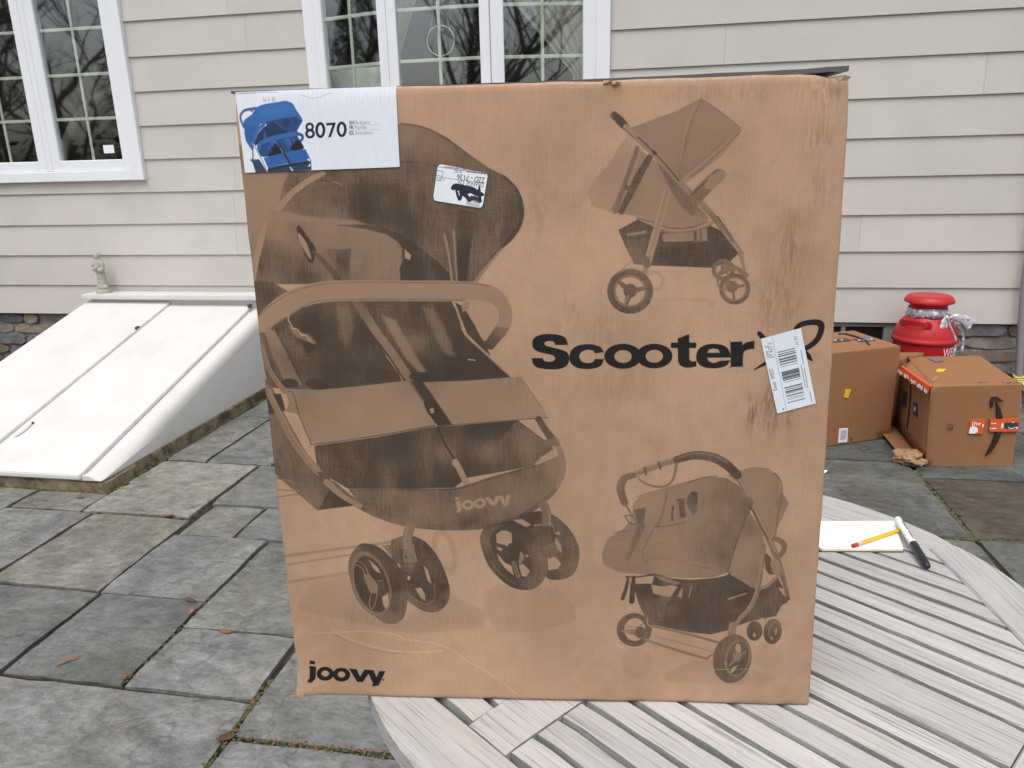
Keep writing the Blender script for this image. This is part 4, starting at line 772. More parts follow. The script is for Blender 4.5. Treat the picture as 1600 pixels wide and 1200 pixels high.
 ('P',0.5,11,1,1,[[(1073,1915),(1164,1899),(1247,1767),(1228,1650),(1145,1649),(1095,1782)]],[(1103,1882,0.5),(1182,1733,0.44)]),
 ('S',0.42,8,1,1,[(995,2120),(1087,2063),(1143,1912)],[13]),
 ('S',0.42,8,1,1,[(976,2062),(1057,2014),(1093,1907)],[13]),
 ('S',0.42,8,1,1,[(1153,1649),(1109,1472),(1134,1404)],[13]),
 ('S',0.42,8,1,1,[(1232,1650),(1190,1481),(1133,1387)],[13]),
 ('S',0.42,8,1,1,[(1248,1826),(1331,1831)],[13]),
 ('S',0.42,8,1,1,[(1247,1701),(1352,1702)],[13]),
 ('S',0.42,8,1,1,[(1167,2130),(1219,1991)],[13]),
 ('P',0.7,9,1,0,[[(1248,1817),(1351,1802),(1353,1618),(1276,1583),(1247,1701)]],[]),
 ('S',-0.22,12,0.8,1,[(264,1001),(640,1033),(1069,1056),(1407,1019),(1544,941)],[15]),  # board creases: worn fibres and the relief's highlight, both drawn as lighter tone
 ('S',-0.2,12,0.8,1,[(1543,934),(1740,918),(2104,837),(2377,630),(2681,422),(2875,260),(3042,96)],[15]),
 ('S',-0.16,12,0.8,1,[(570,1054),(829,913),(1276,774),(1673,741),(2044,771)],[31]),  # dent in the board: its lit band put into the tone
 ('S',0.16,12,0.8,1,[(607,990),(881,842),(1273,731),(1558,723)],[27]),  # shaded underside of that dent, put into the tone as well
 ('S',-0.08,12,0.8,1,[(167,606),(328,773),(600,909)],[12]),
 ('P',1.35,5,1,0,[[(208,569),(282,561),(275,509),(202,516)]],[]),
 ('P',1.35,5,1,0,[[(192,484),(288,476),(266,291),(212,226),(154,220),(154,266),(179,286),(195,411)]],[]),
 ('P',1.35,5,1,0,[[(526,361),(520,336),(509,313),(492,291),(471,274),(446,261),(420,253),(393,250),(366,253),(342,262),(321,276),(304,294),(292,315),(286,339),(286,364),(292,389),(304,412),(321,433),(342,451),(366,464),(392,472),(419,474),(446,471),(470,463),(491,449),(508,431),(520,410),(526,386)],[(461,365),(458,354),(453,344),(445,335),(436,327),(425,321),(413,317),(401,316),(389,318),(378,322),(368,328),(360,336),(355,345),(352,356),(352,367),(355,378),(360,388),(368,397),(377,405),(388,411),(400,414),(412,415),(424,414),(435,410),(445,404),(453,396),(458,387),(461,376)]],[]),
 ('P',1.35,5,1,0,[[(756,352),(750,327),(739,303),(722,282),(700,265),(676,251),(649,243),(621,241),(594,244),(569,253),(547,266),(530,284),(518,306),(511,330),(511,355),(517,380),(529,403),(546,424),(567,442),(592,454),(619,462),(646,465),(673,462),(698,453),(719,440),(737,422),(749,400),(756,377)],[(688,356),(685,345),(680,334),(673,325),(663,317),(652,312),(641,308),(628,307),(616,308),(605,312),(596,318),(588,326),(583,336),(580,346),(580,357),(582,368),(588,379),(595,388),(605,396),(615,401),(627,405),(639,406),(651,404),(662,401),(672,395),(680,387),(685,377),(688,367)]],[]),
 ('P',1.35,5,1,0,[[(747,457),(855,449),(893,330),(962,448),(1052,440),(924,244),(844,245)]],[]),
 ('P',1.35,5,1,0,[[(996,447),(1092,440),(1123,328),(1170,432),(1255,431),(1141,195),(1048,176),(1065,229)]],[]),
 ('P',0.8,9,1,1,[[(1228,296),(1227,289),(1224,283),(1219,278),(1214,276),(1209,276),(1205,278),(1201,283),(1199,289),(1199,295),(1200,302),(1203,308),(1207,313),(1212,315),(1217,316),(1222,313),(1225,309),(1228,303)]],[]),
 ('P',1.35,5,1,1,[[(3757,4990),(3757,4990),(3733,5066),(3670,5106),(3555,5123),(3445,5116),(3366,5082),(3338,5019),(3351,4956),(3405,4913),(3503,4886),(3577,4865),(3607,4832),(3589,4799),(3535,4787),(3478,4800),(3458,4833),(3458,4833),(3330,4834),(3330,4834),(3346,4763),(3402,4716),(3539,4694),(3668,4701),(3744,4741),(3772,4813),(3757,4884),(3701,4925),(3590,4956),(3504,4980),(3480,5008),(3500,5033),(3549,5040),(3591,5027),(3610,4991),(3610,4991)]],[]),
 ('P',1.35,5,1,1,[[(4179,4898),(4179,4898),(4141,4956),(4068,4987),(3978,4995),(3873,4979),(3799,4926),(3774,4843),(3794,4766),(3865,4710),(3979,4693),(4082,4703),(4151,4738),(4182,4814),(4182,4814),(4077,4815),(4077,4815),(4052,4779),(3996,4765),(3922,4786),(3890,4842),(3914,4900),(3983,4927),(4051,4916),(4076,4883),(4076,4883)]],[]),
 ('P',1.35,5,1,0,[[(4623,4843),(4619,4811),(4606,4781),(4584,4754),(4553,4730),(4516,4712),(4475,4699),(4430,4693),(4384,4693),(4338,4700),(4296,4714),(4258,4733),(4227,4757),(4204,4785),(4189,4815),(4184,4847),(4189,4878),(4202,4908),(4225,4936),(4256,4959),(4292,4977),(4334,4989),(4379,4995),(4424,4995),(4469,4988),(4511,4975),(4548,4956),(4579,4932),(4603,4905),(4618,4874)],[(4506,4841),(4503,4821),(4494,4802),(4478,4786),(4457,4774),(4432,4766),(4405,4764),(4379,4767),(4354,4775),(4332,4787),(4316,4804),(4305,4823),(4301,4843),(4305,4864),(4315,4882),(4331,4898),(4352,4911),(4376,4918),(4403,4921),(4429,4918),(4454,4910),(4475,4897),(4492,4881),(4503,4862)]],[]),
 ('P',1.35,5,1,0,[[(4980,4842),(4977,4811),(4964,4782),(4943,4755),(4914,4732),(4879,4714),(4839,4701),(4795,4695),(4751,4695),(4708,4702),(4667,4715),(4630,4734),(4600,4758),(4577,4785),(4563,4815),(4558,4846),(4561,4877),(4575,4906),(4596,4933),(4625,4956),(4660,4973),(4700,4986),(4743,4992),(4787,4991),(4830,4984),(4871,4971),(4907,4953),(4937,4930),(4960,4903),(4974,4873)],[(4871,4840),(4868,4820),(4859,4801),(4843,4785),(4822,4773),(4798,4765),(4771,4763),(4745,4766),(4720,4774),(4698,4787),(4682,4803),(4671,4822),(4667,4842),(4670,4863),(4680,4881),(4696,4897),(4716,4910),(4741,4917),(4767,4920),(4793,4917),(4818,4909),(4840,4896),(4856,4880),(4867,4861)]],[]),
 ('P',1.35,5,1,0,[[(5035,5052),(5165,5102),(5169,5000),(5249,5000),(5251,4935),(5172,4936),(5177,4812),(5185,4787),(5208,4772),(5261,4776),(5264,4711),(5182,4699),(5114,4704),(5069,4730),(5048,4781),(5039,4937),(4960,4938),(4958,5003),(5037,5002)]],[]),
 ('P',1.35,5,1,1,[[(5659,4813),(5659,4813),(5384,4816),(5384,4816),(5408,4773),(5469,4752),(5540,4776),(5540,4776),(5653,4780),(5653,4780),(5616,4720),(5545,4693),(5461,4686),(5339,4707),(5271,4769),(5258,4842),(5281,4919),(5351,4966),(5448,4980),(5555,4964),(5629,4909)],[(5386,4873),(5386,4873),(5531,4874),(5531,4874),(5509,4912),(5454,4925),(5402,4911)]],[]),
 ('P',1.35,5,1,1,[[(5643,5001),(5643,5001),(5779,5004),(5779,5004),(5784,4954),(5784,4954),(5820,4991),(5917,5010),(5917,5010),(5923,4916),(5923,4916),(5840,4904),(5800,4859),(5804,4703),(5804,4703),(5665,4700),(5665,4700)]],[]),
 ('S',1.35,6,1,1,[(5966,5101),(6000,5063),(6089,4965),(6231,4866)],[45,64,80]),
 ('S',1.35,6,1,1,[(5938,4663),(6013,4709),(6084,4747),(6185,4790)],[8,40,59]),
 ('S',1.35,6,1,1,[(6384,5155),(6422,5192),(6502,5217),(6603,5221),(6657,5194),(6667,5130),(6640,5034),(6584,4965),(6506,4912),(6369,4821)],[53,59,61,69,75,69,67,64,59,53]),
 ('S',1.35,6,1,1,[(6490,4863),(6545,4819),(6599,4762)],[80,64,8]),
 ('P',0.2,14,1,0,[[(4522,7189),(4445,7366),(4338,7229),(4219,7032),(4085,6892),(3981,6730),(4025,6579),(4250,6500),(4371,6741)]],[(4447,7261,0.14),(4208,6889,0.22),(4011,6701,0.1),(4162,6576,0.18),(4354,7029,0.24)]),
 ('P',0.33,9,1,0,[[(4445,7389),(4731,7485),(4921,7548),(5061,7619),(5189,7672),(5397,7535),(5621,7365),(5613,7296),(5304,7006),(4997,6795),(4769,7042),(4519,7283)]],[(5156,7610,0.36),(4809,7299,0.36),(4590,7351,0.4),(5404,7398,0.34),(5039,6965,0.44),(5223,7195,0.36),(4863,7134,0.38)]),
 ('S',0.46,14,1,1,[(5178,7655),(5103,7475),(5040,7246),(5006,7060),(4994,6871)],[26,53,53,39]),
 ('S',0.24,9,1,1,[(5155,7633),(5081,7476),(5018,7247),(4988,7037)],[13]),
 ('S',0.28,11,1,1,[(5617,7342),(5418,7132),(5186,6943),(5021,6811)],[33,99,86,53]),
 ('S',0.58,8,1,1,[(5609,7320),(5396,7109),(5187,6926),(5092,6869)],[13]),
 ('S',0.5,8,1,1,[(5461,7236),(5277,7077),(5089,6928)],[13]),
 ('S',0.45,9,1,1,[(5189,7670),(5397,7535),(5621,7365)],[13]),
 ('S',0.42,9,1,1,[(4445,7389),(4731,7485),(4921,7548),(5182,7670)],[10]),
 ('S',0.7,9,1,1,[(4263,7530),(4327,7473),(4386,7411)],[79,92,79]),
 ('S',0.3,9,1,0,[(4391,7407),(4557,7254)],[59]),
 ('S',0.55,8,1,1,[(4372,7391),(4533,7241)],[13]),
 ('P',0.36,9,1,0,[[(4534,7189),(4658,7080),(4770,7019),(4996,6812),(5202,6578),(5333,6400),(5114,6316),(4890,6320),(4714,6393),(4575,6450),(4313,6494),(4242,6530),(4382,6837)]],[(4457,6788,0.46),(4703,6782,0.27),(4759,6539,0.3),(4957,6535,0.34),(5109,6434,0.32),(5206,6481,0.42),(4872,6874,0.4),(4362,6547,0.4)]),
 ('P',0.52,38,1,0,[[(4745,7019),(4997,6804),(5240,6553),(5307,6430),(5133,6458),(5006,6558),(4901,6730)]],[(4950,6729,0.55),(5104,6580,0.58),(5205,6505,0.45)]),
 ('S',0.52,11,1,1,[(4522,7189),(4418,6884),(4292,6519)],[46,53,66]),
 ('S',0.3,14,1,1,[(4566,7165),(4455,6860),(4342,6518)],[33]),
 ('S',0.64,9,1,1,[(4658,7088),(4529,6858),(4357,6508)],[66,86,66]),
 ('P',0.6,9,1,0,[[(4395,6801),(4506,6762),(4483,6703),(4388,6753)]],[]),
 ('S',0.38,9,1,1,[(4507,7288),(4743,7078),(4997,6804),(5303,6516),(5540,6229),(5701,6014)],[53,59,66,66,72]),
 ('S',0.66,8,1,1,[(4531,7294),(4768,7071),(4983,6829)],[16]),
 ('P',0.75,9,1,1,[[(4732,7112),(4726,7108),(4718,7108),(4708,7110),(4698,7116),(4689,7123),(4681,7132),(4677,7141),(4676,7149),(4679,7155),(4684,7159),(4693,7159),(4702,7156),(4713,7151),(4722,7143),(4729,7135),(4734,7126),(4735,7118)]],[]),
 ('S',0.2,9,1,1,[(5203,6554),(5435,6342),(5674,6052)],[16]),
 ('P',0.68,9,1,0,[[(4328,6309),(4563,6433),(4714,6373),(4891,6315),(5116,6286),(5311,6356),(5463,6280),(5675,6022),(5581,5928),(5384,5866),(5132,5880),(4677,5903),(4512,5921),(4394,6150)]],[(4468,6224,0.6),(4565,6371,0.76),(4471,6048,0.56),(4850,6042,0.8),(5226,6035,0.74),(5476,6031,0.72),(5217,6235,0.7),(5416,6231,0.74),(4598,6046,0.66)]),
 ('P',0.38,9,1,0,[[(4818,6255),(5116,6266),(5313,6312),(5325,6168),(4833,6167)]],[]),
 ('S',0.6,9,1,1,[(5178,6285),(5195,6166)],[39]),
 ('S',0.6,9,1,1,[(5240,6284),(5250,6165)],[26]),
 ('S',0.28,11,0.8,1,[(4442,6254),(4542,6267),(4629,6281)],[30]),
 ('S',0.28,9,1,1,[(4538,6445),(4715,6363),(4916,6295),(5115,6291),(5360,6368)],[43]),
 ('S',0.62,8,1,1,[(4538,6433),(4714,6388),(4890,6320),(5114,6316),(5310,6381)],[13]),
 ('S',0.5,8,1,1,[(4717,6294),(4967,6269),(5215,6294),(5361,6346)],[13]),
 ('S',0.34,8,1,0,[(4857,6726),(4754,6293),(4640,5847)],[86]),
 ('S',0.08,7,1,0,[(4828,6726),(4724,6294),(4610,5855)],[13]),
 ('S',0.12,7,1,0,[(4892,6725),(4787,6293),(4674,5842)],[10]),
 ('S',0.6,9,1,1,[(4640,5969),(4656,5918)],[86]),
 ('P',0.4,11,1,0,[[(5233,6553),(5430,6433),(5589,6240),(5623,6153),(5463,6280)]],[(5304,6503,0.5),(5566,6204,0.45)]),
 ('S',0.62,9,1,1,[(5431,6428),(5511,6303),(5606,6153)],[16]),
 ('S',0.5,11,1,1,[(5174,6647),(5291,6769),(5408,6874)],[158,145,145]),
 ('S',0.3,14,1,1,[(5327,6792),(5443,6885)],[132,99]),
 ('S',0.66,9,1,1,[(5136,6676),(5288,6829)],[16]),
 ('S',0.3,9,1,1,[(4373,5859),(4498,5972)],[13]),
 ('P',0.15,14,1,0,[[(4867,5723),(4864,5689),(4850,5657),(4828,5630),(4799,5612),(4766,5602),(4731,5603),(4698,5613),(4668,5633),(4644,5660),(4629,5692),(4623,5727),(4627,5762),(4641,5793),(4663,5819),(4692,5838),(4725,5847),(4759,5847),(4793,5836),(4822,5817),(4846,5790),(4861,5758)],[(4822,5724),(4819,5702),(4811,5682),(4797,5666),(4779,5654),(4758,5648),(4737,5649),(4715,5655),(4697,5667),(4682,5684),(4673,5705),(4669,5726),(4671,5748),(4680,5768),(4694,5784),(4712,5796),(4732,5802),(4754,5801),(4775,5795),(4794,5783),(4808,5766),(4818,5746)]],[]),
 ('P',0.66,9,1,0,[[(4736,5609),(4727,5535),(4698,5468),(4650,5411),(4587,5371),(4515,5351),(4439,5352),(4366,5374),(4302,5416),(4252,5474),(4219,5542),(4208,5617),(4218,5690),(4248,5757),(4296,5813),(4359,5851),(4430,5871),(4504,5870),(4576,5848),(4640,5807),(4690,5751),(4723,5683)],[(4646,5610),(4641,5562),(4621,5517),(4589,5479),(4548,5453),(4501,5439),(4451,5440),(4402,5455),(4360,5482),(4327,5521),(4305,5566),(4298,5615),(4304,5664),(4324,5709),(4356,5746),(4397,5772),(4444,5785),(4494,5784),(4541,5769),(4583,5742),(4616,5705),(4638,5659)]],[]),
 ('P',0.5,9,1,0,[[(4662,5610),(4655,5557),(4634,5508),(4600,5467),(4555,5439),(4503,5424),(4449,5425),(4396,5441),(4350,5471),(4314,5512),(4291,5562),(4282,5616),(4289,5669),(4311,5717),(4346,5757),(4390,5786),(4442,5800),(4495,5799),(4547,5783),(4593,5754),(4629,5713),(4653,5664)],[(4636,5611),(4631,5565),(4612,5522),(4582,5487),(4544,5463),(4499,5450),(4452,5451),(4407,5464),(4367,5490),(4335,5526),(4315,5569),(4308,5615),(4314,5661),(4333,5703),(4363,5738),(4401,5762),(4446,5774),(4492,5774),(4537,5760),(4577,5734),(4608,5699),(4628,5657)]],[]),
 ('S',0.6,9,1,1,[(4472,5613),(4350,5718)],[86,46]),
 ('S',0.6,9,1,1,[(4472,5613),(4620,5642)],[86,46]),
 ('S',0.6,9,1,1,[(4472,5613),(4426,5457)],[86,46]),
 ('P',0.66,9,1,1,[[(4549,5617),(4545,5589),(4532,5564),(4512,5546),(4487,5536),(4460,5536),(4435,5547),(4414,5565),(4400,5591),(4395,5619),(4399,5648),(4412,5672),(4432,5690),(4457,5700),(4484,5700),(4509,5689),(4530,5671),(4544,5645)]],[]),
 ('S',0.3,8,1,1,[(4455,5561),(4406,5457)],[16]),
 ('S',0.5,19,1,1,[(4323,5822),(4475,5870),(4628,5817)],[16]),
 ('P',0.55,9,1,0,[[(5646,5839),(5643,5803),(5629,5770),(5607,5743),(5576,5724),(5541,5714),(5504,5715),(5468,5726),(5435,5746),(5409,5774),(5392,5807),(5385,5843),(5389,5879),(5403,5911),(5426,5938),(5456,5957),(5491,5966),(5528,5966),(5564,5955),(5596,5935),(5622,5908),(5639,5875)],[(5596,5840),(5594,5818),(5586,5799),(5572,5782),(5553,5771),(5531,5765),(5508,5765),(5486,5772),(5466,5784),(5450,5801),(5440,5821),(5435,5842),(5438,5864),(5446,5883),(5460,5899),(5479,5911),(5500,5916),(5523,5916),(5545,5909),(5565,5898),(5581,5881),(5592,5861)]],[]),
 ('P',0.5,9,1,1,[[(5610,5865),(5607,5847),(5597,5832),(5581,5821),(5561,5816),(5539,5816),(5518,5822),(5501,5834),(5489,5849),(5484,5867),(5487,5884),(5497,5899),(5513,5910),(5533,5916),(5555,5915),(5576,5909),(5593,5898),(5605,5882)]],[]),
 ('S',0.36,9,1,1,[(5701,6014),(5732,5901),(5760,5774)],[39]),
 ('S',0.5,11,1,1,[(5488,5803),(5635,5864),(5778,5773)],[53]),
 ('P',0.64,9,1,0,[[(5832,5619),(5828,5568),(5810,5522),(5780,5483),(5739,5456),(5692,5442),(5641,5443),(5592,5458),(5548,5487),(5513,5526),(5489,5573),(5479,5624),(5484,5675),(5502,5721),(5533,5759),(5574,5786),(5621,5799),(5671,5799),(5720,5783),(5763,5755),(5798,5716),(5822,5670)],[(5782,5620),(5779,5584),(5766,5550),(5744,5523),(5715,5503),(5681,5494),(5645,5494),(5610,5505),(5579,5525),(5554,5553),(5537,5587),(5530,5623),(5533,5660),(5546,5693),(5568,5720),(5597,5739),(5631,5749),(5667,5748),(5702,5737),(5733,5717),(5758,5689),(5775,5656)]],[]),
 ('P',0.45,9,1,0,[[(5792,5620),(5789,5581),(5775,5545),(5752,5515),(5720,5494),(5683,5483),(5645,5484),(5607,5496),(5573,5518),(5545,5548),(5527,5584),(5520,5624),(5523,5663),(5537,5698),(5561,5728),(5593,5748),(5629,5759),(5668,5758),(5705,5747),(5739,5725),(5766,5695),(5784,5659)],[(5774,5620),(5772,5586),(5760,5555),(5739,5529),(5712,5511),(5680,5501),(5646,5502),(5613,5512),(5583,5531),(5560,5558),(5544,5589),(5537,5623),(5540,5657),(5553,5688),(5573,5714),(5601,5732),(5632,5741),(5666,5741),(5699,5731),(5728,5712),(5752,5685),(5768,5654)]],[]),
 ('P',0.62,9,1,1,[[(5692,5647),(5689,5624),(5678,5604),(5660,5589),(5638,5582),(5613,5582),(5590,5590),(5570,5606),(5557,5626),(5551,5649),(5554,5672),(5565,5692),(5583,5706),(5606,5714),(5630,5713),(5654,5705),(5673,5690),(5687,5670)]],[]),
 ('S',0.58,9,1,1,[(5635,5635),(5542,5726)],[33]),
 ('S',0.58,9,1,1,[(5635,5635),(5747,5659)],[33]),
 ('S',0.58,9,1,1,[(5635,5635),(5655,5506)],[33]),
 ('P',0.5,11,1,0,[[(5597,5725),(5596,5689),(5589,5656),(5577,5628),(5560,5609),(5539,5599),(5518,5599),(5497,5610),(5477,5630),(5462,5658),(5451,5691),(5446,5727),(5448,5763),(5455,5796),(5467,5823),(5484,5843),(5504,5852),(5526,5852),(5547,5842),(5566,5822),(5582,5794),(5592,5761)],[(5572,5725),(5572,5697),(5567,5670),(5559,5648),(5548,5633),(5534,5624),(5520,5625),(5506,5633),(5493,5649),(5482,5671),(5475,5698),(5472,5727),(5472,5756),(5477,5782),(5485,5804),(5496,5819),(5509,5827),(5524,5827),(5538,5819),(5551,5803),(5561,5781),(5569,5754)]],[]),
 ('P',0.1,19,1,0,[[(4687,5519),(5350,5523),(5467,5469),(5406,5413),(5327,5476)]],[]),
 ('P',0.1,47,1,0,[[(5007,444),(5378,675),(5675,699),(5803,348),(6183,561),(6504,437),(6356,312),(5488,313),(5090,342)]],[]),
 ('P',0.08,38,1,1,[[(4859,628),(4849,545),(4815,471),(4761,416),(4694,385),(4622,384),(4554,411),(4497,465),(4460,538),(4446,621),(4457,704),(4492,777),(4546,831),(4612,861),(4683,862),(4751,835),(4807,782),(4844,711)]],[]),
 ('P',0.08,38,1,1,[[(6543,752),(6538,683),(6512,621),(6470,575),(6416,550),(6357,549),(6299,572),(6251,616),(6217,677),(6202,746),(6208,815),(6234,876),(6276,921),(6330,946),(6388,947),(6445,924),(6494,880),(6527,820)]],[]),
 ('P',0.36,9,1,0,[[(5691,3326),(5829,3388),(6022,3443),(6193,3419),(6319,3302),(6373,3109),(6467,2952),(6413,2793),(6341,2600),(6322,2471),(6192,2599),(5997,2950),(5868,3202)]],[(6086,3326,0.36),(6323,3171,0.4),(6410,2952,0.48),(6046,3077,0.34),(6274,2664,0.4)]),
 ('S',0.6,9,1,1,[(6267,3357),(6339,3265),(6373,3109),(6345,2793),(6337,2497)],[14]),
 ('P',0.37,9,1,0,[[(5989,2855),(6163,2599),(6222,2372),(6174,1772),(6054,1805),(5793,1987),(5884,2435)]],[(6044,2663,0.5),(5985,2206,0.34),(6140,2074,0.46)]),
 ('P',0.42,9,1,0,[[(4556,2946),(4655,3073),(4955,3169),(5239,3257),(5465,3307),(5692,3295),(5846,3195),(5963,3039),(6015,2887),(5908,2533),(5836,2271),(5763,1987),(5590,1921),(5204,1918),(4756,1960),(4396,1991),(4200,2107),(4178,2257),(4241,2457),(4446,2606),(4560,2753)]],[(4729,3010,0.3),(4848,2915,0.32),(5301,3138,0.36),(5471,3170,0.44),(5729,3139,0.56),(5913,2918,0.62),(5488,2821,0.46),(5502,2530,0.48),(5730,2597,0.6),(5719,2270,0.58),(5397,2267,0.52),(5040,2364,0.34),(5051,2064,0.33),(4889,2494,0.36),(4331,2358,0.36),(4305,2091,0.32),(4604,2060,0.38),(4750,2195,0.44),(4593,2590,0.42),(5468,2001,0.44),(5287,2066,0.42)]),
 ('P',0.36,24,0.7,0,[[(4751,2162),(5046,2198),(5521,2119),(5761,2037),(5604,1925),(5204,1921),(4845,1978)]],[(4901,2096,0.3),(5349,2017,0.4),(5646,1986,0.46)]),
 ('P',0.62,19,1,0,[[(4568,2865),(4722,2905),(4708,2747),(4662,2661),(4619,2694)]],[]),
 ('S',0.56,28,0.8,1,[(4674,2668),(4618,2494),(4503,2181)],[99,85,42]),
 ('S',0.52,14,1,1,[(4979,3140),(4957,2971),(4900,2722),(4809,2562),(4695,2278),(4748,2128)],[20,34,37,37,31,20]),
 ('S',0.24,14,1,1,[(4843,2622),(4810,2508),(4714,2265)],[11]),
 ('S',0.56,9,1,1,[(4456,2773),(4522,2793),(4601,2720),(4590,2667),(4518,2693),(4480,2760)],[20]),
 ('P',0.3,11,1,0,[[(4516,2773),(4607,2714),(4578,2674),(4529,2707)]],[]),
 ('S',0.72,8,1,1,[(4843,2631),(5033,2656),(5234,2701)],[8]),
 ('S',0.62,8,1,1,[(4327,2546),(4424,2573),(4526,2571)],[8]),
 ('P',0.62,19,1,0,[[(5036,2920),(5090,2907),(5072,2723),(5031,2709)]],[]),
 ('P',0.42,11,1,0,[[(5115,3024),(5186,3024),(5215,2933),(5235,2737),(5084,2729),(5068,2854)]],[]),
 ('P',0.66,14,1,0,[[(5118,2998),(5189,2998),(5208,2901),(5225,2763),(5149,2756),(5127,2894)]],[]),
 ('S',0.1,9,1,1,[(5090,2894),(5069,2828),(5080,2736)],[10]),
 ('S',0.12,9,1,1,[(5202,2907),(5271,2809)],[8]),
 ('S',0.75,9,1,1,[(5104,3001),(5192,3016)],[14]),
 ('P',0.66,14,1,0,[[(5226,3044),(5276,3115),(5354,3102),(5349,2829),(5301,2790),(5218,2946)]],[]),
 ('S',0.2,11,0.75,1,[(4823,2482),(4838,2451),(4810,2433)],[17]),
 ('S',0.2,11,0.75,1,[(4872,2470),(4906,2472),(4904,2446),(4872,2443),(4872,2470)],[17]),
 ('S',0.2,11,0.75,1,[(4934,2476),(4968,2479),(4966,2452),(4934,2448),(4934,2476)],[17]),
 ('S',0.2,11,0.75,1,[(4989,2483),(5017,2456),(5043,2493)],[17]),
 ('S',0.2,11,0.75,1,[(5064,2493),(5093,2469),(5119,2508),(5080,2435)],[17]),
 ('S',0.2,11,0.75,1,[(4281,2417),(4291,2396),(4271,2383)],[12]),
 ('S',0.2,11,0.75,1,[(4315,2409),(4339,2411),(4338,2392),(4315,2390),(4315,2409)],[12]),
 ('S',0.2,11,0.75,1,[(4359,2414),(4383,2416),(4381,2397),(4359,2394),(4359,2414)],[12]),
 ('S',0.2,11,0.75,1,[(4398,2418),(4418,2400),(4437,2425)],[12]),
 ('S',0.2,11,0.75,1,[(4451,2425),(4471,2408),(4490,2436),(4462,2385)],[12]),
 ('S',0.52,24,1,1,[(4734,2169),(5049,2186),(5318,2106),(5644,2027)],[11,17,17]),
 ('S',0.46,19,1,1,[(4198,2179),(4406,2153),(4591,2072),(4787,2019)],[11]),
 ('S',0.6,9,1,1,[(5985,2919),(5904,2598),(5840,2304),(5777,2004)],[21,28]),
 ('S',0.66,11,1,1,[(5213,3228),(5385,3294),(5570,3318)],[11]),
 ('S',0.4,11,1,1,[(4547,3009),(4653,3068),(4805,3107),(4969,3153)],[7]),
 ('S',0.7,9,1,1,[(4494,1927),(4655,1928),(4853,1960),(5007,1914),(5145,1890),(5419,1886),(5719,1930),(5809,1991)],[25,25,32,28,21,18,18]),
 ('P',0.72,9,1,0,[[(4581,1823),(4826,1834),(4853,1953),(5145,1886),(5419,1879),(5719,1927),(5822,1980),(6104,1796),(6177,1724),(6301,1781),(6412,1920),(6482,1783),(6541,1628),(6501,1522),(6430,1354),(6137,1284),(5942,1213),(5823,1139),(5609,1082),(5360,1110),(5062,1164),(4827,1214),(4746,1339),(4664,1534)]],[(4899,1413,0.58),(4972,1555,0.64),(5136,1273,0.68),(5443,1331,0.8),(5720,1335,0.76),(5737,1600,0.74),(5965,1603,0.82),(6052,1428,0.72),(6344,1608,0.64),(6280,1431,0.68),(5270,1804,0.7),(5574,1808,0.66),(4736,1729,0.78),(5280,1542,0.76),(4825,1286,0.6),(5879,1776,0.7),(5545,1135,0.74)]),
 ('P',0.06,8,1,0,[[(4622,1898),(4793,1907),(4787,1851),(4614,1839)]],[]),
 ('P',0.16,8,1,0,[[(4816,1813),(4965,1801),(5086,1811),(5156,1786),(5077,1641),(4954,1657),(4842,1691)]],[]),
 ('P',0.26,8,1,0,[[(5188,1743),(5233,1778),(5271,1787),(5209,1629),(5154,1642)]],[]),
 ('S',0.2,9,1,1,[(5331,1805),(5300,1630)],[11]),
 ('S',0.78,9,1,1,[(4826,1826),(4934,1801),(5025,1810)],[14]),
 ('P',0.45,11,1,0,[[(4861,1948),(5007,1914),(5208,1839),(5117,1820),(4931,1888)]],[]),
 ('S',0.76,8,1,1,[(4520,1918),(4497,1761),(4455,1606)],[25,46,53]),
 ('S',0.78,8,1,1,[(4591,1922),(4582,1762),(4573,1565)],[42,67,71]),
 ('S',0.78,9,1,1,[(5171,1786),(5122,1663),(5068,1539)],[35,71,78]),
 ('S',0.76,11,1,1,[(5256,1769),(5248,1594)],[71]),
 ('S',0.4,9,1,1,[(4533,1910),(4543,1788)],[18]),
 ('S',0.24,11,0.8,1,[(5813,1606),(5917,1646),(6023,1688)],[26]),
 ('S',0.32,9,1,1,[(5822,1973),(5963,1881),(6105,1782)],[21]),
 ('S',0.34,9,1,1,[(6166,1771),(6278,1798),(6424,1955)],[39]),
 ('S',0.62,8,1,1,[(6168,1742),(6294,1771),(6427,1912)],[9]),
 ('P',0.08,8,1,0,[[(6425,1777),(6511,1752),(6535,1636),(6490,1676)]],[]),
 ('P',0.66,9,1,0,[[(4845,1146),(4837,1074),(4812,1007),(4770,951),(4716,910),(4653,888),(4587,887),(4524,907),(4467,946),(4423,1001),(4395,1067),(4384,1139),(4393,1211),(4419,1277),(4461,1332),(4515,1372),(4577,1393),(4642,1394),(4705,1375),(4761,1337),(4805,1283),(4833,1217)],[(4760,1150),(4756,1101),(4741,1056),(4716,1018),(4683,990),(4646,975),(4607,975),(4568,988),(4535,1015),(4508,1052),(4491,1097),(4485,1146),(4489,1195),(4505,1240),(4530,1278),(4562,1305),(4599,1319),(4638,1320),(4676,1306),(4710,1280),(4736,1243),(4753,1199)]],[]),
 ('P',0.5,11,1,0,[[(4435,1118),(4500,1146),(4626,1157),(4799,1114),(4739,1004),(4596,1066)]],[(4485,1119,0.3),(4675,1067,0.45),(4720,1122,0.65)]),
 ('S',0.5,9,1,1,[(4531,1192),(4656,1185),(4733,1249)],[14]),
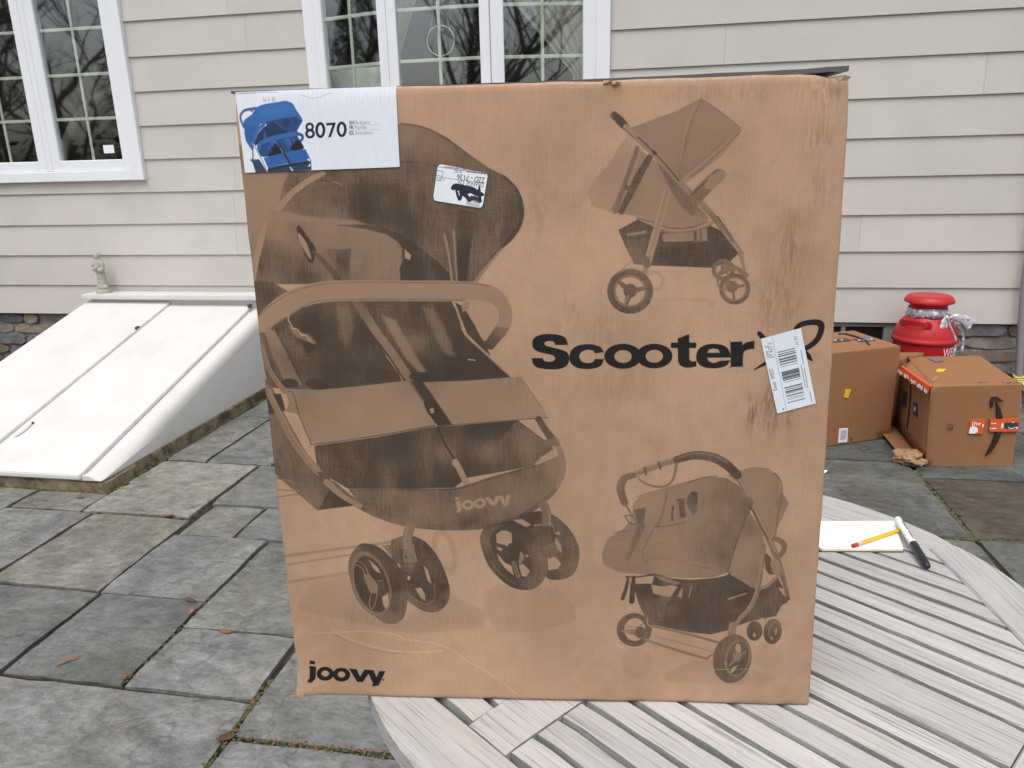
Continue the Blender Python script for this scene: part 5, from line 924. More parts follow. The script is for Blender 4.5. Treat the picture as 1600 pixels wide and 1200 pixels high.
 ('P',0.62,9,1,1,[[(4768,1105),(4764,1074),(4753,1046),(4734,1026),(4712,1014),(4687,1014),(4664,1024),(4644,1044),(4632,1072),(4627,1103),(4630,1134),(4642,1161),(4660,1182),(4683,1193),(4707,1193),(4730,1183),(4750,1163),(4763,1136)]],[]),
 ('S',0.1,11,1,1,[(4778,1321),(4788,1232),(4828,1196)],[14]),
 ('S',0.5,9,1,1,[(4859,1204),(5235,1112),(5740,953)],[35,42,42]),
 ('S',0.22,8,1,1,[(4858,1215),(5235,1127),(5739,975)],[11]),
 ('S',0.48,9,1,1,[(4755,995),(5152,846),(5581,703)],[32,39,35]),
 ('S',0.25,8,1,1,[(4770,1010),(5151,868),(5580,725)],[9]),
 ('S',0.42,9,1,1,[(4894,1049),(5305,928),(5677,806)],[11]),
 ('S',0.5,9,1,1,[(5581,697),(5610,753),(5687,773)],[28]),
 ('S',0.44,11,1,0,[(5888,1221),(5877,1046)],[99]),
 ('S',0.24,11,1,1,[(5857,1212),(5851,1046)],[18]),
 ('P',0.68,9,1,1,[[(6272,1137),(6269,1087),(6255,1042),(6229,1009),(6197,990),(6161,990),(6126,1007),(6097,1040),(6076,1084),(6067,1134),(6070,1185),(6085,1229),(6110,1262),(6142,1280),(6178,1280),(6213,1264),(6242,1231),(6263,1187)]],[]),
 ('P',0.25,9,1,1,[[(6195,1073),(6194,1062),(6191,1052),(6186,1045),(6179,1041),(6172,1041),(6165,1045),(6158,1052),(6154,1061),(6152,1072),(6153,1084),(6156,1093),(6161,1101),(6168,1105),(6175,1105),(6182,1101),(6189,1094),(6193,1084)]],[]),
 ('S',0.3,9,1,1,[(6241,1324),(6304,1308),(6291,1272)],[21]),
 ('P',0.64,9,1,1,[[(6520,1113),(6510,1050),(6487,996),(6454,958),(6414,941),(6374,947),(6336,975),(6307,1022),(6290,1082),(6286,1148),(6297,1211),(6320,1264),(6353,1301),(6392,1318),(6432,1312),(6469,1284),(6498,1238),(6515,1179)]],[(6335,1075,0.72),(6462,1221,0.56),(6433,987,0.62)]),
 ('P',0.5,9,1,0,[[(6502,1123),(6496,1076),(6480,1036),(6458,1008),(6432,995),(6406,999),(6381,1019),(6363,1054),(6351,1097),(6349,1146),(6356,1192),(6371,1232),(6393,1260),(6419,1272),(6446,1268),(6470,1248),(6489,1215),(6500,1171)]],[]),
 ('P',0.66,9,1,1,[[(6493,1125),(6487,1084),(6474,1049),(6456,1025),(6434,1013),(6412,1017),(6391,1034),(6376,1064),(6366,1102),(6364,1144),(6370,1185),(6383,1219),(6402,1244),(6423,1255),(6446,1251),(6466,1234),(6482,1205),(6491,1167)]],[]),
 ('P',0.3,9,1,1,[[(6461,1129),(6459,1111),(6456,1095),(6451,1084),(6446,1078),(6441,1079),(6436,1086),(6432,1098),(6431,1115),(6431,1133),(6432,1151),(6436,1167),(6440,1178),(6446,1184),(6451,1183),(6456,1176),(6459,1164),(6461,1147)]],[]),
 ('P',0.2,9,1,1,[[(6412,1032),(6411,1023),(6410,1015),(6407,1010),(6403,1006),(6399,1006),(6395,1009),(6391,1015),(6388,1022),(6387,1031),(6387,1040),(6389,1047),(6392,1053),(6395,1056),(6400,1056),(6404,1053),(6408,1048),(6410,1040)]],[]),
 ('P',0.64,9,1,1,[[(6156,656),(6126,531),(6070,428),(5993,359),(5906,332),(5820,352),(5744,416),(5688,516),(5660,639),(5661,770),(5693,893),(5750,994),(5825,1060),(5911,1085),(5996,1066),(6070,1004),(6126,907),(6156,786)]],[(5722,700,0.72),(5773,921,0.62),(5797,460,0.7),(5920,1051,0.66),(6121,799,0.5),(5897,368,0.6)]),
 ('P',0.5,11,1,0,[[(6134,683),(6116,597),(6084,523),(6041,468),(5991,438),(5939,436),(5891,461),(5851,512),(5823,583),(5810,667),(5813,756),(5832,841),(5864,914),(5907,967),(5957,997),(6008,999),(6055,974),(6095,924),(6123,855),(6137,771)]],[]),
 ('P',0.68,9,1,1,[[(6116,692),(6097,607),(6065,536),(6021,487),(5973,467),(5926,478),(5885,519),(5855,584),(5841,666),(5844,754),(5863,839),(5896,909),(5939,956),(5986,976),(6033,965),(6074,925),(6103,861),(6118,780)]],[]),
 ('P',0.08,8,1,1,[[(5937,906),(5976,946),(6010,889),(6007,794),(5957,811)]],[]),
 ('P',0.06,8,1,0,[[(5890,490),(5924,578),(5984,616),(5939,509)]],[]),
 ('P',0.48,9,1,1,[[(6025,742),(6023,716),(6015,693),(6001,675),(5983,666),(5964,665),(5945,674),(5929,691),(5918,714),(5913,740),(5915,767),(5924,790),(5937,808),(5955,817),(5975,817),(5993,809),(6009,792),(6020,769)]],[]),
 ('P',0.15,9,1,1,[[(5840,632),(5839,624),(5837,618),(5834,613),(5830,610),(5826,610),(5822,612),(5818,617),(5816,624),(5815,632),(5815,639),(5817,646),(5820,651),(5824,654),(5828,654),(5832,651),(5836,646),(5838,640)]],[]),
 ('S',0.45,9,1,1,[(5999,760),(6074,817)],[25]),
 ('S',0.45,9,1,1,[(5941,686),(5883,611)],[25]),
 ('S',-0.22,8,0.7,1,[(5667,543),(5871,547),(6167,560)],[7]),
 ('S',0.46,9,1,1,[(6207,2372),(6181,1806),(6095,1481),(5966,1306),(5857,1094)],[55,62,62,55,48]),
 ('S',0.26,9,1,1,[(6195,2339),(6163,1806),(6082,1505),(5949,1330)],[17]),
 ('S',0.5,9,1,1,[(5809,3341),(5963,3045),(6192,2599),(6361,2242),(6471,1944),(6569,1607)],[55,62,69,83,62,48]),
 ('S',0.26,9,1,1,[(5833,3311),(5980,3039),(6207,2593),(6352,2291)],[17]),
 ('S',0.72,9,1,1,[(5999,2919),(6114,2696),(6244,2470)],[17]),
 ('P',0.6,9,1,1,[[(6025,2995),(6034,2972),(6037,2949),(6034,2928),(6024,2912),(6009,2902),(5991,2900),(5972,2905),(5954,2919),(5939,2937),(5930,2960),(5927,2983),(5930,3004),(5940,3020),(5955,3030),(5973,3032),(5992,3027),(6010,3014)]],[(5980,2998,0.4),(5999,2919,0.75)]),
 ('P',0.74,9,1,1,[[(6232,2267),(6355,2126),(6375,1976),(6293,1976),(6242,2075)]],[]),
 ('P',0.3,9,1,1,[[(6428,2094),(6439,2049),(6441,2008),(6435,1974),(6422,1953),(6403,1947),(6380,1956),(6356,1980),(6335,2016),(6318,2059),(6308,2104),(6306,2145),(6312,2178),(6325,2199),(6344,2205),(6367,2196),(6390,2172),(6412,2137)]],[]),
 ('S',0.58,9,1,1,[(6322,2471),(6399,2445),(6456,2374),(6440,2275),(6387,2209)],[62,76,69,62]),
 ('S',0.56,9,1,1,[(6439,1977),(6504,1810),(6569,1607)],[34]),
 ('P',0.66,9,1,0,[[(6493,1640),(6576,1641),(6559,1556),(6502,1521)]],[]),
 ('S',0.44,9,1,1,[(4548,3331),(4719,3412),(4888,3474),(5071,3536)],[62,90,76,90]),
 ('S',0.2,9,1,1,[(4562,3356),(4718,3440),(5056,3567)],[21]),
 ('S',0.68,9,1,1,[(4690,3434),(4709,3341)],[28]),
 ('S',0.64,9,1,1,[(4859,3505),(4884,3419)],[28]),
 ('P',0.2,9,1,1,[[(4646,3319),(4645,3308),(4639,3299),(4630,3292),(4619,3288),(4607,3288),(4595,3292),(4586,3299),(4580,3308),(4577,3319),(4579,3329),(4585,3339),(4594,3346),(4605,3350),(4617,3350),(4629,3346),(4638,3339),(4644,3329)]],[]),
 ('S',0.7,9,1,1,[(5080,3539),(5282,3594),(5509,3566),(5683,3465),(5818,3332)],[96,110,117,117,110]),
 ('S',0.5,14,1,1,[(5113,3567),(5294,3622),(5507,3594),(5681,3502)],[17]),
 ('S',0.56,9,1,1,[(4557,3331),(4448,3287),(4402,3152),(4457,2958)],[76,96,103,90]),
 ('S',0.52,8,1,1,[(4457,2958),(4575,2753)],[28]),
 ('S',0.46,9,1,1,[(4630,3275),(4768,3193),(4955,3188),(5049,3294),(5076,3487)],[28,34,34,38])]
STREAKS = [(6464, 7708, 197, 230, 0.3), (6433, 7257, 148, 197, 0.3), (6526, 6742, 132, 296, 0.16), (6245, 6017, 165, 428, 0.3), (6081, 5538, 115, 263, 0.36), (6288, 5458, 99, 296, 0.3), (5952, 4153, 67, 244, 0.6), (6168, 4204, 98, 336, 0.62), (6396, 4072, 43, 122, 0.4), (4152, 5136, 275, 275, 0.14), (6068, 5455, 122, 275, 0.3), (4282, 4475, 397, 244, 0.14), (3423, 6532, 125, 345, 0.16), (5200, 7699, 461, 82, 0.16), (5717, 7718, 296, 66, 0.18), (3762, 5339, 132, 395, 0.12), (3168, 4526, 197, 197, 0.2), (1704, 1247, 1527, 122, 0.1), (6537, 3663, 276, 172, 0.1)]
LABEL_A = [
 ('a9abb4',('S',1,11,0.8,1,[(420,7828),(418,7781),(419,7768)],[5,16,3])),
 ('a9abb4',('S',1,11,0.8,1,[(443,7828),(441,7779),(442,7767)],[5,16,3])),
 ('a9abb4',('S',1,11,0.8,1,[(477,7827),(476,7786),(476,7766)],[5,16,3])),
 ('a9abb4',('S',1,11,0.8,1,[(518,7826),(518,7786),(518,7765)],[5,16,3])),
 ('a9abb4',('S',1,11,0.8,1,[(540,7825),(539,7785),(539,7765)],[5,16,3])),
 ('d3d8e2',('S',1,14,0.5,1,[(588,7858),(585,7800)],[10])),
 ('d3d8e2',('S',1,14,0.5,1,[(635,7857),(631,7781)],[10])),
 ('d3d8e2',('S',1,14,0.5,1,[(683,7856),(677,7761)],[10])),
 ('d3d8e2',('S',1,14,0.5,1,[(731,7854),(729,7799)],[10])),
 ('d3d8e2',('S',1,14,0.5,1,[(778,7853),(774,7779)],[10])),
 ('d3d8e2',('S',1,14,0.5,1,[(826,7851),(820,7759)],[10])),
 ('d3d8e2',('S',1,14,0.5,1,[(874,7850),(872,7797)],[10])),
 ('d3d8e2',('S',1,14,0.5,1,[(921,7849),(918,7777)],[10])),
 ('d3d8e2',('S',1,14,0.5,1,[(969,7847),(964,7757)],[10])),
 ('d3d8e2',('S',1,14,0.5,1,[(1016,7846),(1015,7795)],[10])),
 ('d3d8e2',('S',1,14,0.5,1,[(1064,7845),(1061,7775)],[10])),
 ('d3d8e2',('S',1,14,0.5,1,[(1111,7843),(1107,7756)],[10])),
 ('d3d8e2',('S',1,14,0.5,1,[(1159,7842),(1158,7794)],[10])),
 ('d3d8e2',('S',1,14,0.5,1,[(1206,7841),(1204,7774)],[10])),
 ('d3d8e2',('S',1,14,0.5,1,[(1253,7839),(1249,7754)],[10])),
 ('d3d8e2',('S',1,14,0.5,1,[(1301,7838),(1300,7792)],[10])),
 ('d3d8e2',('S',1,14,0.5,1,[(1348,7837),(1346,7772)],[10])),
 ('d3d8e2',('S',1,14,0.5,1,[(1395,7835),(1392,7752)],[10])),
 ('d3d8e2',('S',1,14,0.5,1,[(1442,7834),(1438,7732)],[10])),
 ('d3d8e2',('S',1,14,0.5,1,[(1490,7832),(1488,7770)],[10])),
 ('d3d8e2',('S',1,14,0.5,1,[(1537,7831),(1534,7751)],[10])),
 ('d3d8e2',('S',1,14,0.5,1,[(1584,7830),(1580,7731)],[10])),
 ('d3d8e2',('S',1,14,0.5,1,[(1631,7828),(1630,7769)],[10])),
 ('d3d8e2',('S',1,14,0.5,1,[(1678,7827),(1676,7749)],[10])),
 ('d3d8e2',('S',1,14,0.5,1,[(1725,7826),(1722,7729)],[10])),
 ('d3d8e2',('S',1,14,0.5,1,[(1772,7824),(1772,7767)],[10])),
 ('d3d8e2',('S',1,14,0.5,1,[(1819,7823),(1818,7747)],[10])),
 ('d3d8e2',('S',1,14,0.5,1,[(1866,7822),(1864,7727)],[10])),
 ('b9bcc6',('S',1,11,0.7,1,[(120,7866),(298,7869),(463,7869),(575,7863)],[12])),
 ('c9cdd6',('S',1,14,0.8,1,[(849,7828),(946,7796),(1047,7801),(1177,7847)],[12])),
 ('8d8f98',('S',1,8,0.8,1,[(133,7862),(247,7866),(336,7865)],[7])),
 ('556a96',('S',1,5,1,1,[(159,7513),(133,7590),(138,7643),(194,7691),(323,7705)],[23,23,26,33])),
 ('556a96',('S',1,5,1,1,[(239,7693),(293,7666)],[13])),
 ('3d6fae',('P',1,5,1,1,[[(168,7584),(265,7646),(344,7723),(449,7751),(577,7763),(666,7773),(739,7744),(773,7679),(825,7595),(828,7554),(764,7473),(747,7432),(589,7412),(387,7548),(309,7479),(256,7361),(231,7266),(171,7351),(157,7424),(162,7507)]],[])),
 ('4a7dbc',('P',1,85,0.7,0,[[(354,7702),(563,7749),(689,7751),(734,7692),(652,7635),(395,7619)]],[])),
 ('35619c',('P',1,56,0.8,0,[[(167,7530),(282,7527),(301,7467),(249,7361),(172,7363)]],[])),
 ('34507f',('P',1,19,1,0,[[(401,7557),(518,7580),(647,7598),(744,7606),(822,7566),(761,7467),(744,7432),(631,7447),(534,7497)]],[])),
 ('2b426d',('P',1,28,1,0,[[(605,7560),(660,7594),(700,7552),(662,7500),(612,7507)]],[])),
 ('2b426d',('P',1,28,1,0,[[(736,7598),(775,7603),(768,7538),(736,7539)]],[])),
 ('2d3d5e',('P',1,11,1,0,[[(304,7438),(382,7507),(498,7566),(561,7502),(650,7444),(498,7403),(352,7359),(263,7313),(253,7337)]],[])),
 ('3a6096',('P',1,19,1,0,[[(377,7465),(417,7476),(407,7393),(366,7370)]],[])),
 ('2a2f45',('S',1,5,1,1,[(404,7477),(432,7381)],[13])),
 ('c6c9d0',('S',1,8,1,1,[(299,7456),(358,7519),(402,7545)],[10])),
 ('3d6fae',('S',1,9,1,1,[(242,7350),(293,7456),(386,7536)],[36])),
 ('30527f',('P',1,9,1,0,[[(284,7276),(365,7358),(521,7378),(756,7420),(820,7275),(608,7232),(358,7190),(308,7203)]],[])),
 ('3b68a3',('P',1,28,1,0,[[(416,7357),(521,7378),(539,7306),(459,7284),(405,7261)]],[])),
 ('3b68a3',('P',1,28,1,0,[[(598,7376),(702,7398),(734,7337),(639,7280)]],[])),
 ('2a2a38',('P',1,9,1,1,[[(400,7213),(468,7308),(503,7331),(560,7239),(528,7210),(410,7194)]],[])),
 ('2a2a38',('P',1,9,1,1,[[(672,7291),(736,7355),(786,7342),(811,7269),(687,7252)]],[])),
 ('33476b',('S',1,5,1,1,[(405,7369),(436,7309),(441,7236)],[16])),
 ('28324b',('S',1,5,1,1,[(676,7386),(695,7326)],[13])),
 ('3f6ea8',('S',1,5,1,1,[(298,7282),(326,7335),(471,7389),(654,7419),(763,7429)],[36,43,46,46,39])),
 ('3d5a8c',('S',1,5,1,1,[(757,7429),(806,7413),(813,7383),(789,7348)],[33,33,30,23])),
 ('eef0f4',('P',1,8,1,0,[[(763,7410),(794,7395),(782,7366),(765,7384)]],[])),
 ('3867a8',('P',1,8,1,0,[[(344,7181),(582,7231),(641,7120),(490,7096),(385,7065)]],[])),
 ('3867a8',('P',1,8,1,0,[[(598,7237),(738,7253),(832,7265),(886,7141),(653,7116)]],[])),
 ('323c54',('S',1,5,1,1,[(526,7360),(572,7257),(640,7117)],[20,30,26])),
 ('8d94a2',('S',1,5,1,1,[(549,7282),(576,7233)],[8])),
 ('34475f',('P',1,8,1,0,[[(385,7065),(489,7094),(647,7116),(884,7141),(880,7038),(638,7030),(365,7023)]],[])),
 ('2a3547',('P',1,19,1,0,[[(389,7068),(646,7108),(881,7135),(872,7117),(643,7080),(379,7038)]],[])),
 ('3a4a63',('P',1,8,1,0,[[(194,7170),(291,7167),(371,7026),(237,7022),(214,7121)]],[])),
 ('e9ecf0',('P',1,6,1,0,[[(836,7154),(873,7160),(875,7127)]],[])),
 ('e9ecf0',('P',1,6,1,0,[[(836,7076),(878,7111),(870,7078)]],[])),
 ('e9ecf0',('P',1,6,1,0,[[(236,7229),(252,7193),(230,7179)]],[])),
 ('4c5870',('S',1,5,1,1,[(226,7278),(226,7218),(216,7157)],[13])),
 ('4c5870',('S',1,5,1,1,[(192,7158),(263,7156)],[13])),
 ('a4abb6',('S',1,8,1,1,[(239,7332),(292,7234),(372,7035)],[15])),
 ('c8ccd2',('S',1,8,1,1,[(640,7072),(666,7028)],[18])),
 ('2e2b40',('P',1,4,1,0,[[(954,7494),(952,7484),(947,7474),(941,7465),(932,7458),(923,7452),(912,7449),(901,7448),(891,7450),(881,7453),(872,7459),(865,7467),(861,7476),(858,7486),(858,7497),(860,7507),(865,7517),(871,7526),(880,7533),(889,7538),(900,7542),(911,7543),(921,7541),(931,7537),(940,7531),(947,7524),(951,7515),(954,7505)],[(929,7495),(928,7490),(926,7485),(923,7481),(919,7478),(914,7475),(909,7473),(904,7473),(899,7474),(894,7476),(890,7478),(887,7482),(885,7486),(883,7491),(883,7496),(884,7501),(887,7506),(890,7510),(894,7513),(898,7516),(903,7517),(908,7518),(913,7517),(918,7515),(922,7513),(925,7509),(928,7505),(929,7500)]],[])),
 ('2e2b40',('P',1,4,1,0,[[(958,7424),(955,7413),(950,7402),(943,7393),(933,7385),(922,7379),(910,7376),(898,7375),(886,7376),(875,7380),(865,7387),(857,7395),(852,7405),(849,7416),(848,7427),(851,7438),(856,7449),(863,7459),(873,7466),(884,7472),(896,7476),(908,7477),(920,7475),(931,7471),(941,7465),(949,7456),(954,7446),(957,7436)],[(930,7424),(928,7418),(926,7413),(922,7408),(918,7405),(912,7402),(906,7400),(900,7400),(895,7400),(889,7402),(884,7406),(880,7410),(878,7414),(876,7420),(876,7425),(877,7431),(880,7436),(884,7441),(888,7444),(894,7447),(899,7449),(905,7449),(911,7449),(917,7447),(921,7444),(925,7439),(928,7435),(929,7429)]],[])),
 ('2e2b40',('P',1,4,1,0,[[(1080,7459),(1077,7440),(1071,7423),(1063,7407),(1053,7394),(1041,7384),(1028,7378),(1015,7376),(1003,7379),(991,7385),(981,7396),(974,7409),(968,7425),(966,7443),(966,7462),(970,7481),(975,7498),(984,7514),(994,7527),(1006,7536),(1018,7542),(1031,7544),(1044,7542),(1055,7535),(1065,7525),(1073,7511),(1078,7495),(1081,7478)],[(1050,7460),(1048,7448),(1045,7436),(1041,7426),(1036,7418),(1030,7411),(1024,7407),(1018,7406),(1012,7408),(1007,7412),(1003,7418),(999,7427),(997,7438),(996,7449),(997,7461),(999,7473),(1002,7485),(1006,7495),(1011,7503),(1016,7510),(1022,7513),(1028,7515),(1034,7513),(1039,7509),(1044,7502),(1047,7494),(1049,7483),(1050,7472)]],[])),
 ('2e2b40',('P',1,4,1,0,[[(1097,7532),(1201,7535),(1199,7517),(1137,7384),(1105,7380),(1165,7509),(1096,7506)]],[])),
 ('2e2b40',('P',1,4,1,0,[[(1322,7460),(1319,7442),(1313,7425),(1305,7409),(1295,7397),(1284,7387),(1271,7382),(1258,7380),(1246,7382),(1234,7389),(1224,7399),(1216,7412),(1211,7427),(1208,7445),(1209,7463),(1212,7481),(1217,7498),(1225,7513),(1236,7526),(1247,7535),(1260,7541),(1272,7542),(1285,7540),(1296,7534),(1306,7524),(1314,7511),(1319,7495),(1322,7478)],[(1292,7461),(1290,7449),(1287,7438),(1283,7428),(1278,7419),(1273,7413),(1267,7409),(1261,7408),(1255,7410),(1250,7414),(1245,7420),(1242,7429),(1239,7439),(1238,7450),(1239,7462),(1241,7474),(1243,7485),(1247,7495),(1252,7503),(1258,7509),(1264,7513),(1270,7514),(1276,7513),(1281,7509),(1285,7502),(1289,7494),(1291,7484),(1292,7472)]],[])),
 ('3d3f4a', ('T', 'EN', (1360, 7508), (1406, 7509), 39, 1)),
 ('8f949e', ('T', 'Blueberry', (1421, 7509), (1587, 7509), 39, 0)),
 ('3d3f4a', ('T', 'FR', (1356, 7457), (1401, 7458), 39, 1)),
 ('8f949e', ('T', 'Myrtille', (1417, 7457), (1545, 7459), 39, 0)),
 ('3d3f4a', ('T', 'ES', (1351, 7401), (1397, 7402), 39, 1)),
 ('8f949e', ('T', 'Arandano', (1412, 7402), (1610, 7402), 39, 0)),
 ('b4b9c2',('S',1,4,0.9,1,[(1360,7500),(1699,7499)],[4])),
 ('b4b9c2',('S',1,4,0.9,1,[(1360,7447),(1702,7447)],[4]))]
LABEL_B = [
 ('5a5f68',('S',1,3,1,1,[(2316,7037),(2474,7011),(2633,6985)],[4])),
 ('5a5f68',('S',1,3,1,1,[(2347,6922),(2549,6892),(2830,6848)],[4])),
 ('50555e',('S',1,3,1,0,[(2302,6998),(2375,6989)],[5])),
 ('50555e',('S',1,3,1,0,[(2375,6989),(2366,6934)],[5])),
 ('50555e',('S',1,3,1,0,[(2366,6934),(2294,6946)],[5])),
 ('50555e',('S',1,3,1,0,[(2294,6946),(2302,6998)],[5])),
 ('3a3d45', ('T', '22D - 7136', (2842, 6908), (2534, 6955), 63, 1)),
 ('50535c', ('T', 'ORANGE  CN', (2827, 6844), (2544, 6888), 42, 0)),
 ('50535c', ('T', '0102', (2585, 6992), (2502, 7004), 34, 0)),
 ('50535c', ('T', '1.075', (2385, 6918), (2302, 6931), 42, 0)),
 ('70757e',('S',1,4,0.8,0,[(2851,6953),(2844,6953)],[18])),
 ('70757e',('S',1,4,0.8,0,[(2839,6955),(2832,6955)],[18])),
 ('70757e',('S',1,4,0.8,0,[(2827,6957),(2817,6957)],[13])),
 ('70757e',('S',1,4,0.8,0,[(2812,6959),(2807,6959)],[21])),
 ('70757e',('S',1,4,0.8,0,[(2802,6960),(2796,6960)],[14])),
 ('70757e',('S',1,4,0.8,0,[(2791,6962),(2778,6962)],[17])),
 ('70757e',('S',1,4,0.8,0,[(2773,6964),(2762,6964)],[17])),
 ('70757e',('S',1,4,0.8,0,[(2757,6966),(2747,6967)],[13])),
 ('70757e',('S',1,4,0.8,0,[(2742,6968),(2733,6969)],[21])),
 ('70757e',('S',1,4,0.8,0,[(2728,6970),(2719,6971)],[20])),
 ('70757e',('S',1,4,0.8,0,[(2714,6972),(2704,6973)],[13])),
 ('70757e',('S',1,4,0.8,0,[(2699,6974),(2688,6975)],[18])),
 ('70757e',('S',1,4,0.8,0,[(2683,6977),(2676,6977)],[12])),
 ('70757e',('S',1,4,0.8,0,[(2671,6978),(2660,6978)],[17])),
 ('70757e',('S',1,4,0.8,0,[(2655,6980),(2645,6981)],[21])),
 ('70757e',('S',1,4,0.8,0,[(2640,6995),(2630,6995)],[1])),
 ('70757e',('S',1,4,0.8,0,[(2625,6997),(2613,6998)],[1])),
 ('70757e',('S',1,4,0.8,0,[(2608,7000),(2600,7000)],[1])),
 ('70757e',('S',1,4,0.8,0,[(2595,7001),(2584,7002)],[1])),
 ('70757e',('S',1,4,0.8,0,[(2579,7004),(2571,7004)],[1])),
 ('70757e',('S',1,4,0.8,0,[(2566,7005),(2554,7006)],[1])),
 ('70757e',('S',1,4,0.8,0,[(2549,7008),(2537,7008)],[1])),
 ('70757e',('S',1,4,0.8,0,[(2532,7010),(2527,7010)],[1])),
 ('70757e',('S',1,4,0.8,0,[(2522,7012),(2516,7012)],[1])),
 ('70757e',('S',1,4,0.8,0,[(2511,7013),(2505,7013)],[1])),
 ('70757e',('S',1,4,0.8,0,[(2500,7015),(2488,7015)],[1])),
 ('70757e',('S',1,4,0.8,0,[(2482,7017),(2474,7017)],[1])),
 ('70757e',('S',1,4,0.8,0,[(2469,7019),(2460,7019)],[1])),
 ('70757e',('S',1,4,0.8,0,[(2455,7021),(2448,7021)],[1])),
 ('70757e',('S',1,4,0.8,0,[(2443,7022),(2434,7023)],[1])),
 ('70757e',('S',1,4,0.8,0,[(2429,7024),(2421,7025)],[1])),
 ('70757e',('S',1,4,0.8,0,[(2416,7026),(2409,7026)],[1])),
 ('70757e',('S',1,4,0.8,0,[(2404,7028),(2395,7028)],[1])),
 ('70757e',('S',1,4,0.7,0,[(2843,6971),(2836,6972)],[17])),
 ('70757e',('S',1,4,0.7,0,[(2829,6973),(2822,6974)],[17])),
 ('70757e',('S',1,4,0.7,0,[(2815,6975),(2807,6976)],[18])),
 ('70757e',('S',1,4,0.7,0,[(2800,6978),(2793,6978)],[9])),
 ('70757e',('S',1,4,0.7,0,[(2786,6980),(2778,6980)],[17])),
 ('70757e',('S',1,4,0.7,0,[(2771,6982),(2763,6982)],[13])),
 ('70757e',('S',1,4,0.7,0,[(2756,6984),(2749,6985)],[10])),
 ('70757e',('S',1,4,0.7,0,[(2742,6986),(2734,6987)],[13])),
 ('70757e',('S',1,4,0.7,0,[(2727,6988),(2722,6989)],[8])),
 ('70757e',('S',1,4,0.7,0,[(2715,6990),(2707,6991)],[18])),
 ('70757e',('S',1,4,0.7,0,[(2700,6992),(2696,6993)],[16])),
 ('70757e',('S',1,4,0.7,0,[(2689,6994),(2684,6994)],[9])),
 ('70757e',('S',1,4,0.7,0,[(2677,6995),(2672,6996)],[15])),
 ('70757e',('S',1,4,0.7,0,[(2665,6997),(2657,6998)],[8])),
 ('70757e',('S',1,4,0.7,0,[(2650,6999),(2643,7000)],[8])),
 ('70757e',('S',1,4,0.7,0,[(2636,7001),(2629,7002)],[11])),
 ('70757e',('S',1,4,0.7,0,[(2622,7003),(2614,7004)],[18])),
 ('70757e',('S',1,4,0.7,0,[(2607,7005),(2601,7006)],[18])),
 ('70757e',('S',1,4,0.7,0,[(2594,7007),(2589,7008)],[8])),
 ('70757e',('S',1,4,0.7,0,[(2582,7009),(2575,7010)],[8])),
 ('70757e',('S',1,4,0.7,0,[(2568,7011),(2564,7012)],[12])),
 ('70757e',('S',1,4,0.7,0,[(2557,7013),(2550,7013)],[9])),
 ('70757e',('S',1,4,0.7,0,[(2543,7014),(2540,7015)],[16])),
 ('70757e',('S',1,4,0.7,0,[(2533,7016),(2528,7017)],[17])),
 ('70757e',('S',1,4,0.7,0,[(2521,7018),(2512,7018)],[11])),
 ('70757e',('S',1,4,0.7,0,[(2506,7020),(2500,7021)],[13])),
 ('70757e',('S',1,4,0.7,0,[(2493,7022),(2486,7022)],[14])),
 ('70757e',('S',1,4,0.7,0,[(2479,7024),(2472,7024)],[14])),
 ('70757e',('S',1,4,0.7,0,[(2466,7026),(2457,7026)],[13])),
 ('70757e',('S',1,4,0.7,0,[(2450,7028),(2444,7029)],[15])),
 ('70757e',('S',1,4,0.7,0,[(2438,7030),(2433,7030)],[11])),
 ('70757e',('S',1,4,0.7,0,[(2426,7031),(2417,7032)],[13])),
 ('70757e',('S',1,4,0.7,0,[(2410,7034),(2404,7034)],[8])),
 ('70757e',('S',1,4,0.7,0,[(2397,7036),(2391,7036)],[13])),
 ('2c3040',('S',1,6,1,1,[(2477,6805),(2512,6821),(2602,6792),(2688,6779),(2749,6744),(2812,6726)],[45,67,82,74,67,30])),
 ('2c3040',('S',1,6,1,1,[(2510,6794),(2530,6721),(2546,6682),(2564,6709),(2572,6759)],[22,30,33,30,37])),
 ('2c3040',('S',1,6,1,1,[(2566,6759),(2633,6708),(2654,6663),(2685,6701)],[45,45,30,37])),
 ('2c3040',('S',1,5,1,1,[(2593,6836),(2596,6770)],[15,37])),
 ('2c3040',('S',1,5,1,1,[(2626,6824),(2641,6758)],[22,45])),
 ('2c3040',('S',1,5,1,1,[(2778,6821),(2773,6777),(2775,6660)],[7,30,45])),
 ('2c3040',('S',1,5,1,1,[(2723,6794),(2726,6734)],[10,30])),
 ('3a3550',('S',1,8,1,1,[(2655,6669),(2713,6690),(2775,6655)],[30,52,37])),
 ('8a8f9c',('S',1,19,0.5,1,[(2636,6636),(2756,6605)],[37])),
 ('b09070',('P',1,9,1,0,[[(2683,6657),(2746,6661),(2774,6627),(2711,6645)]],[]))]
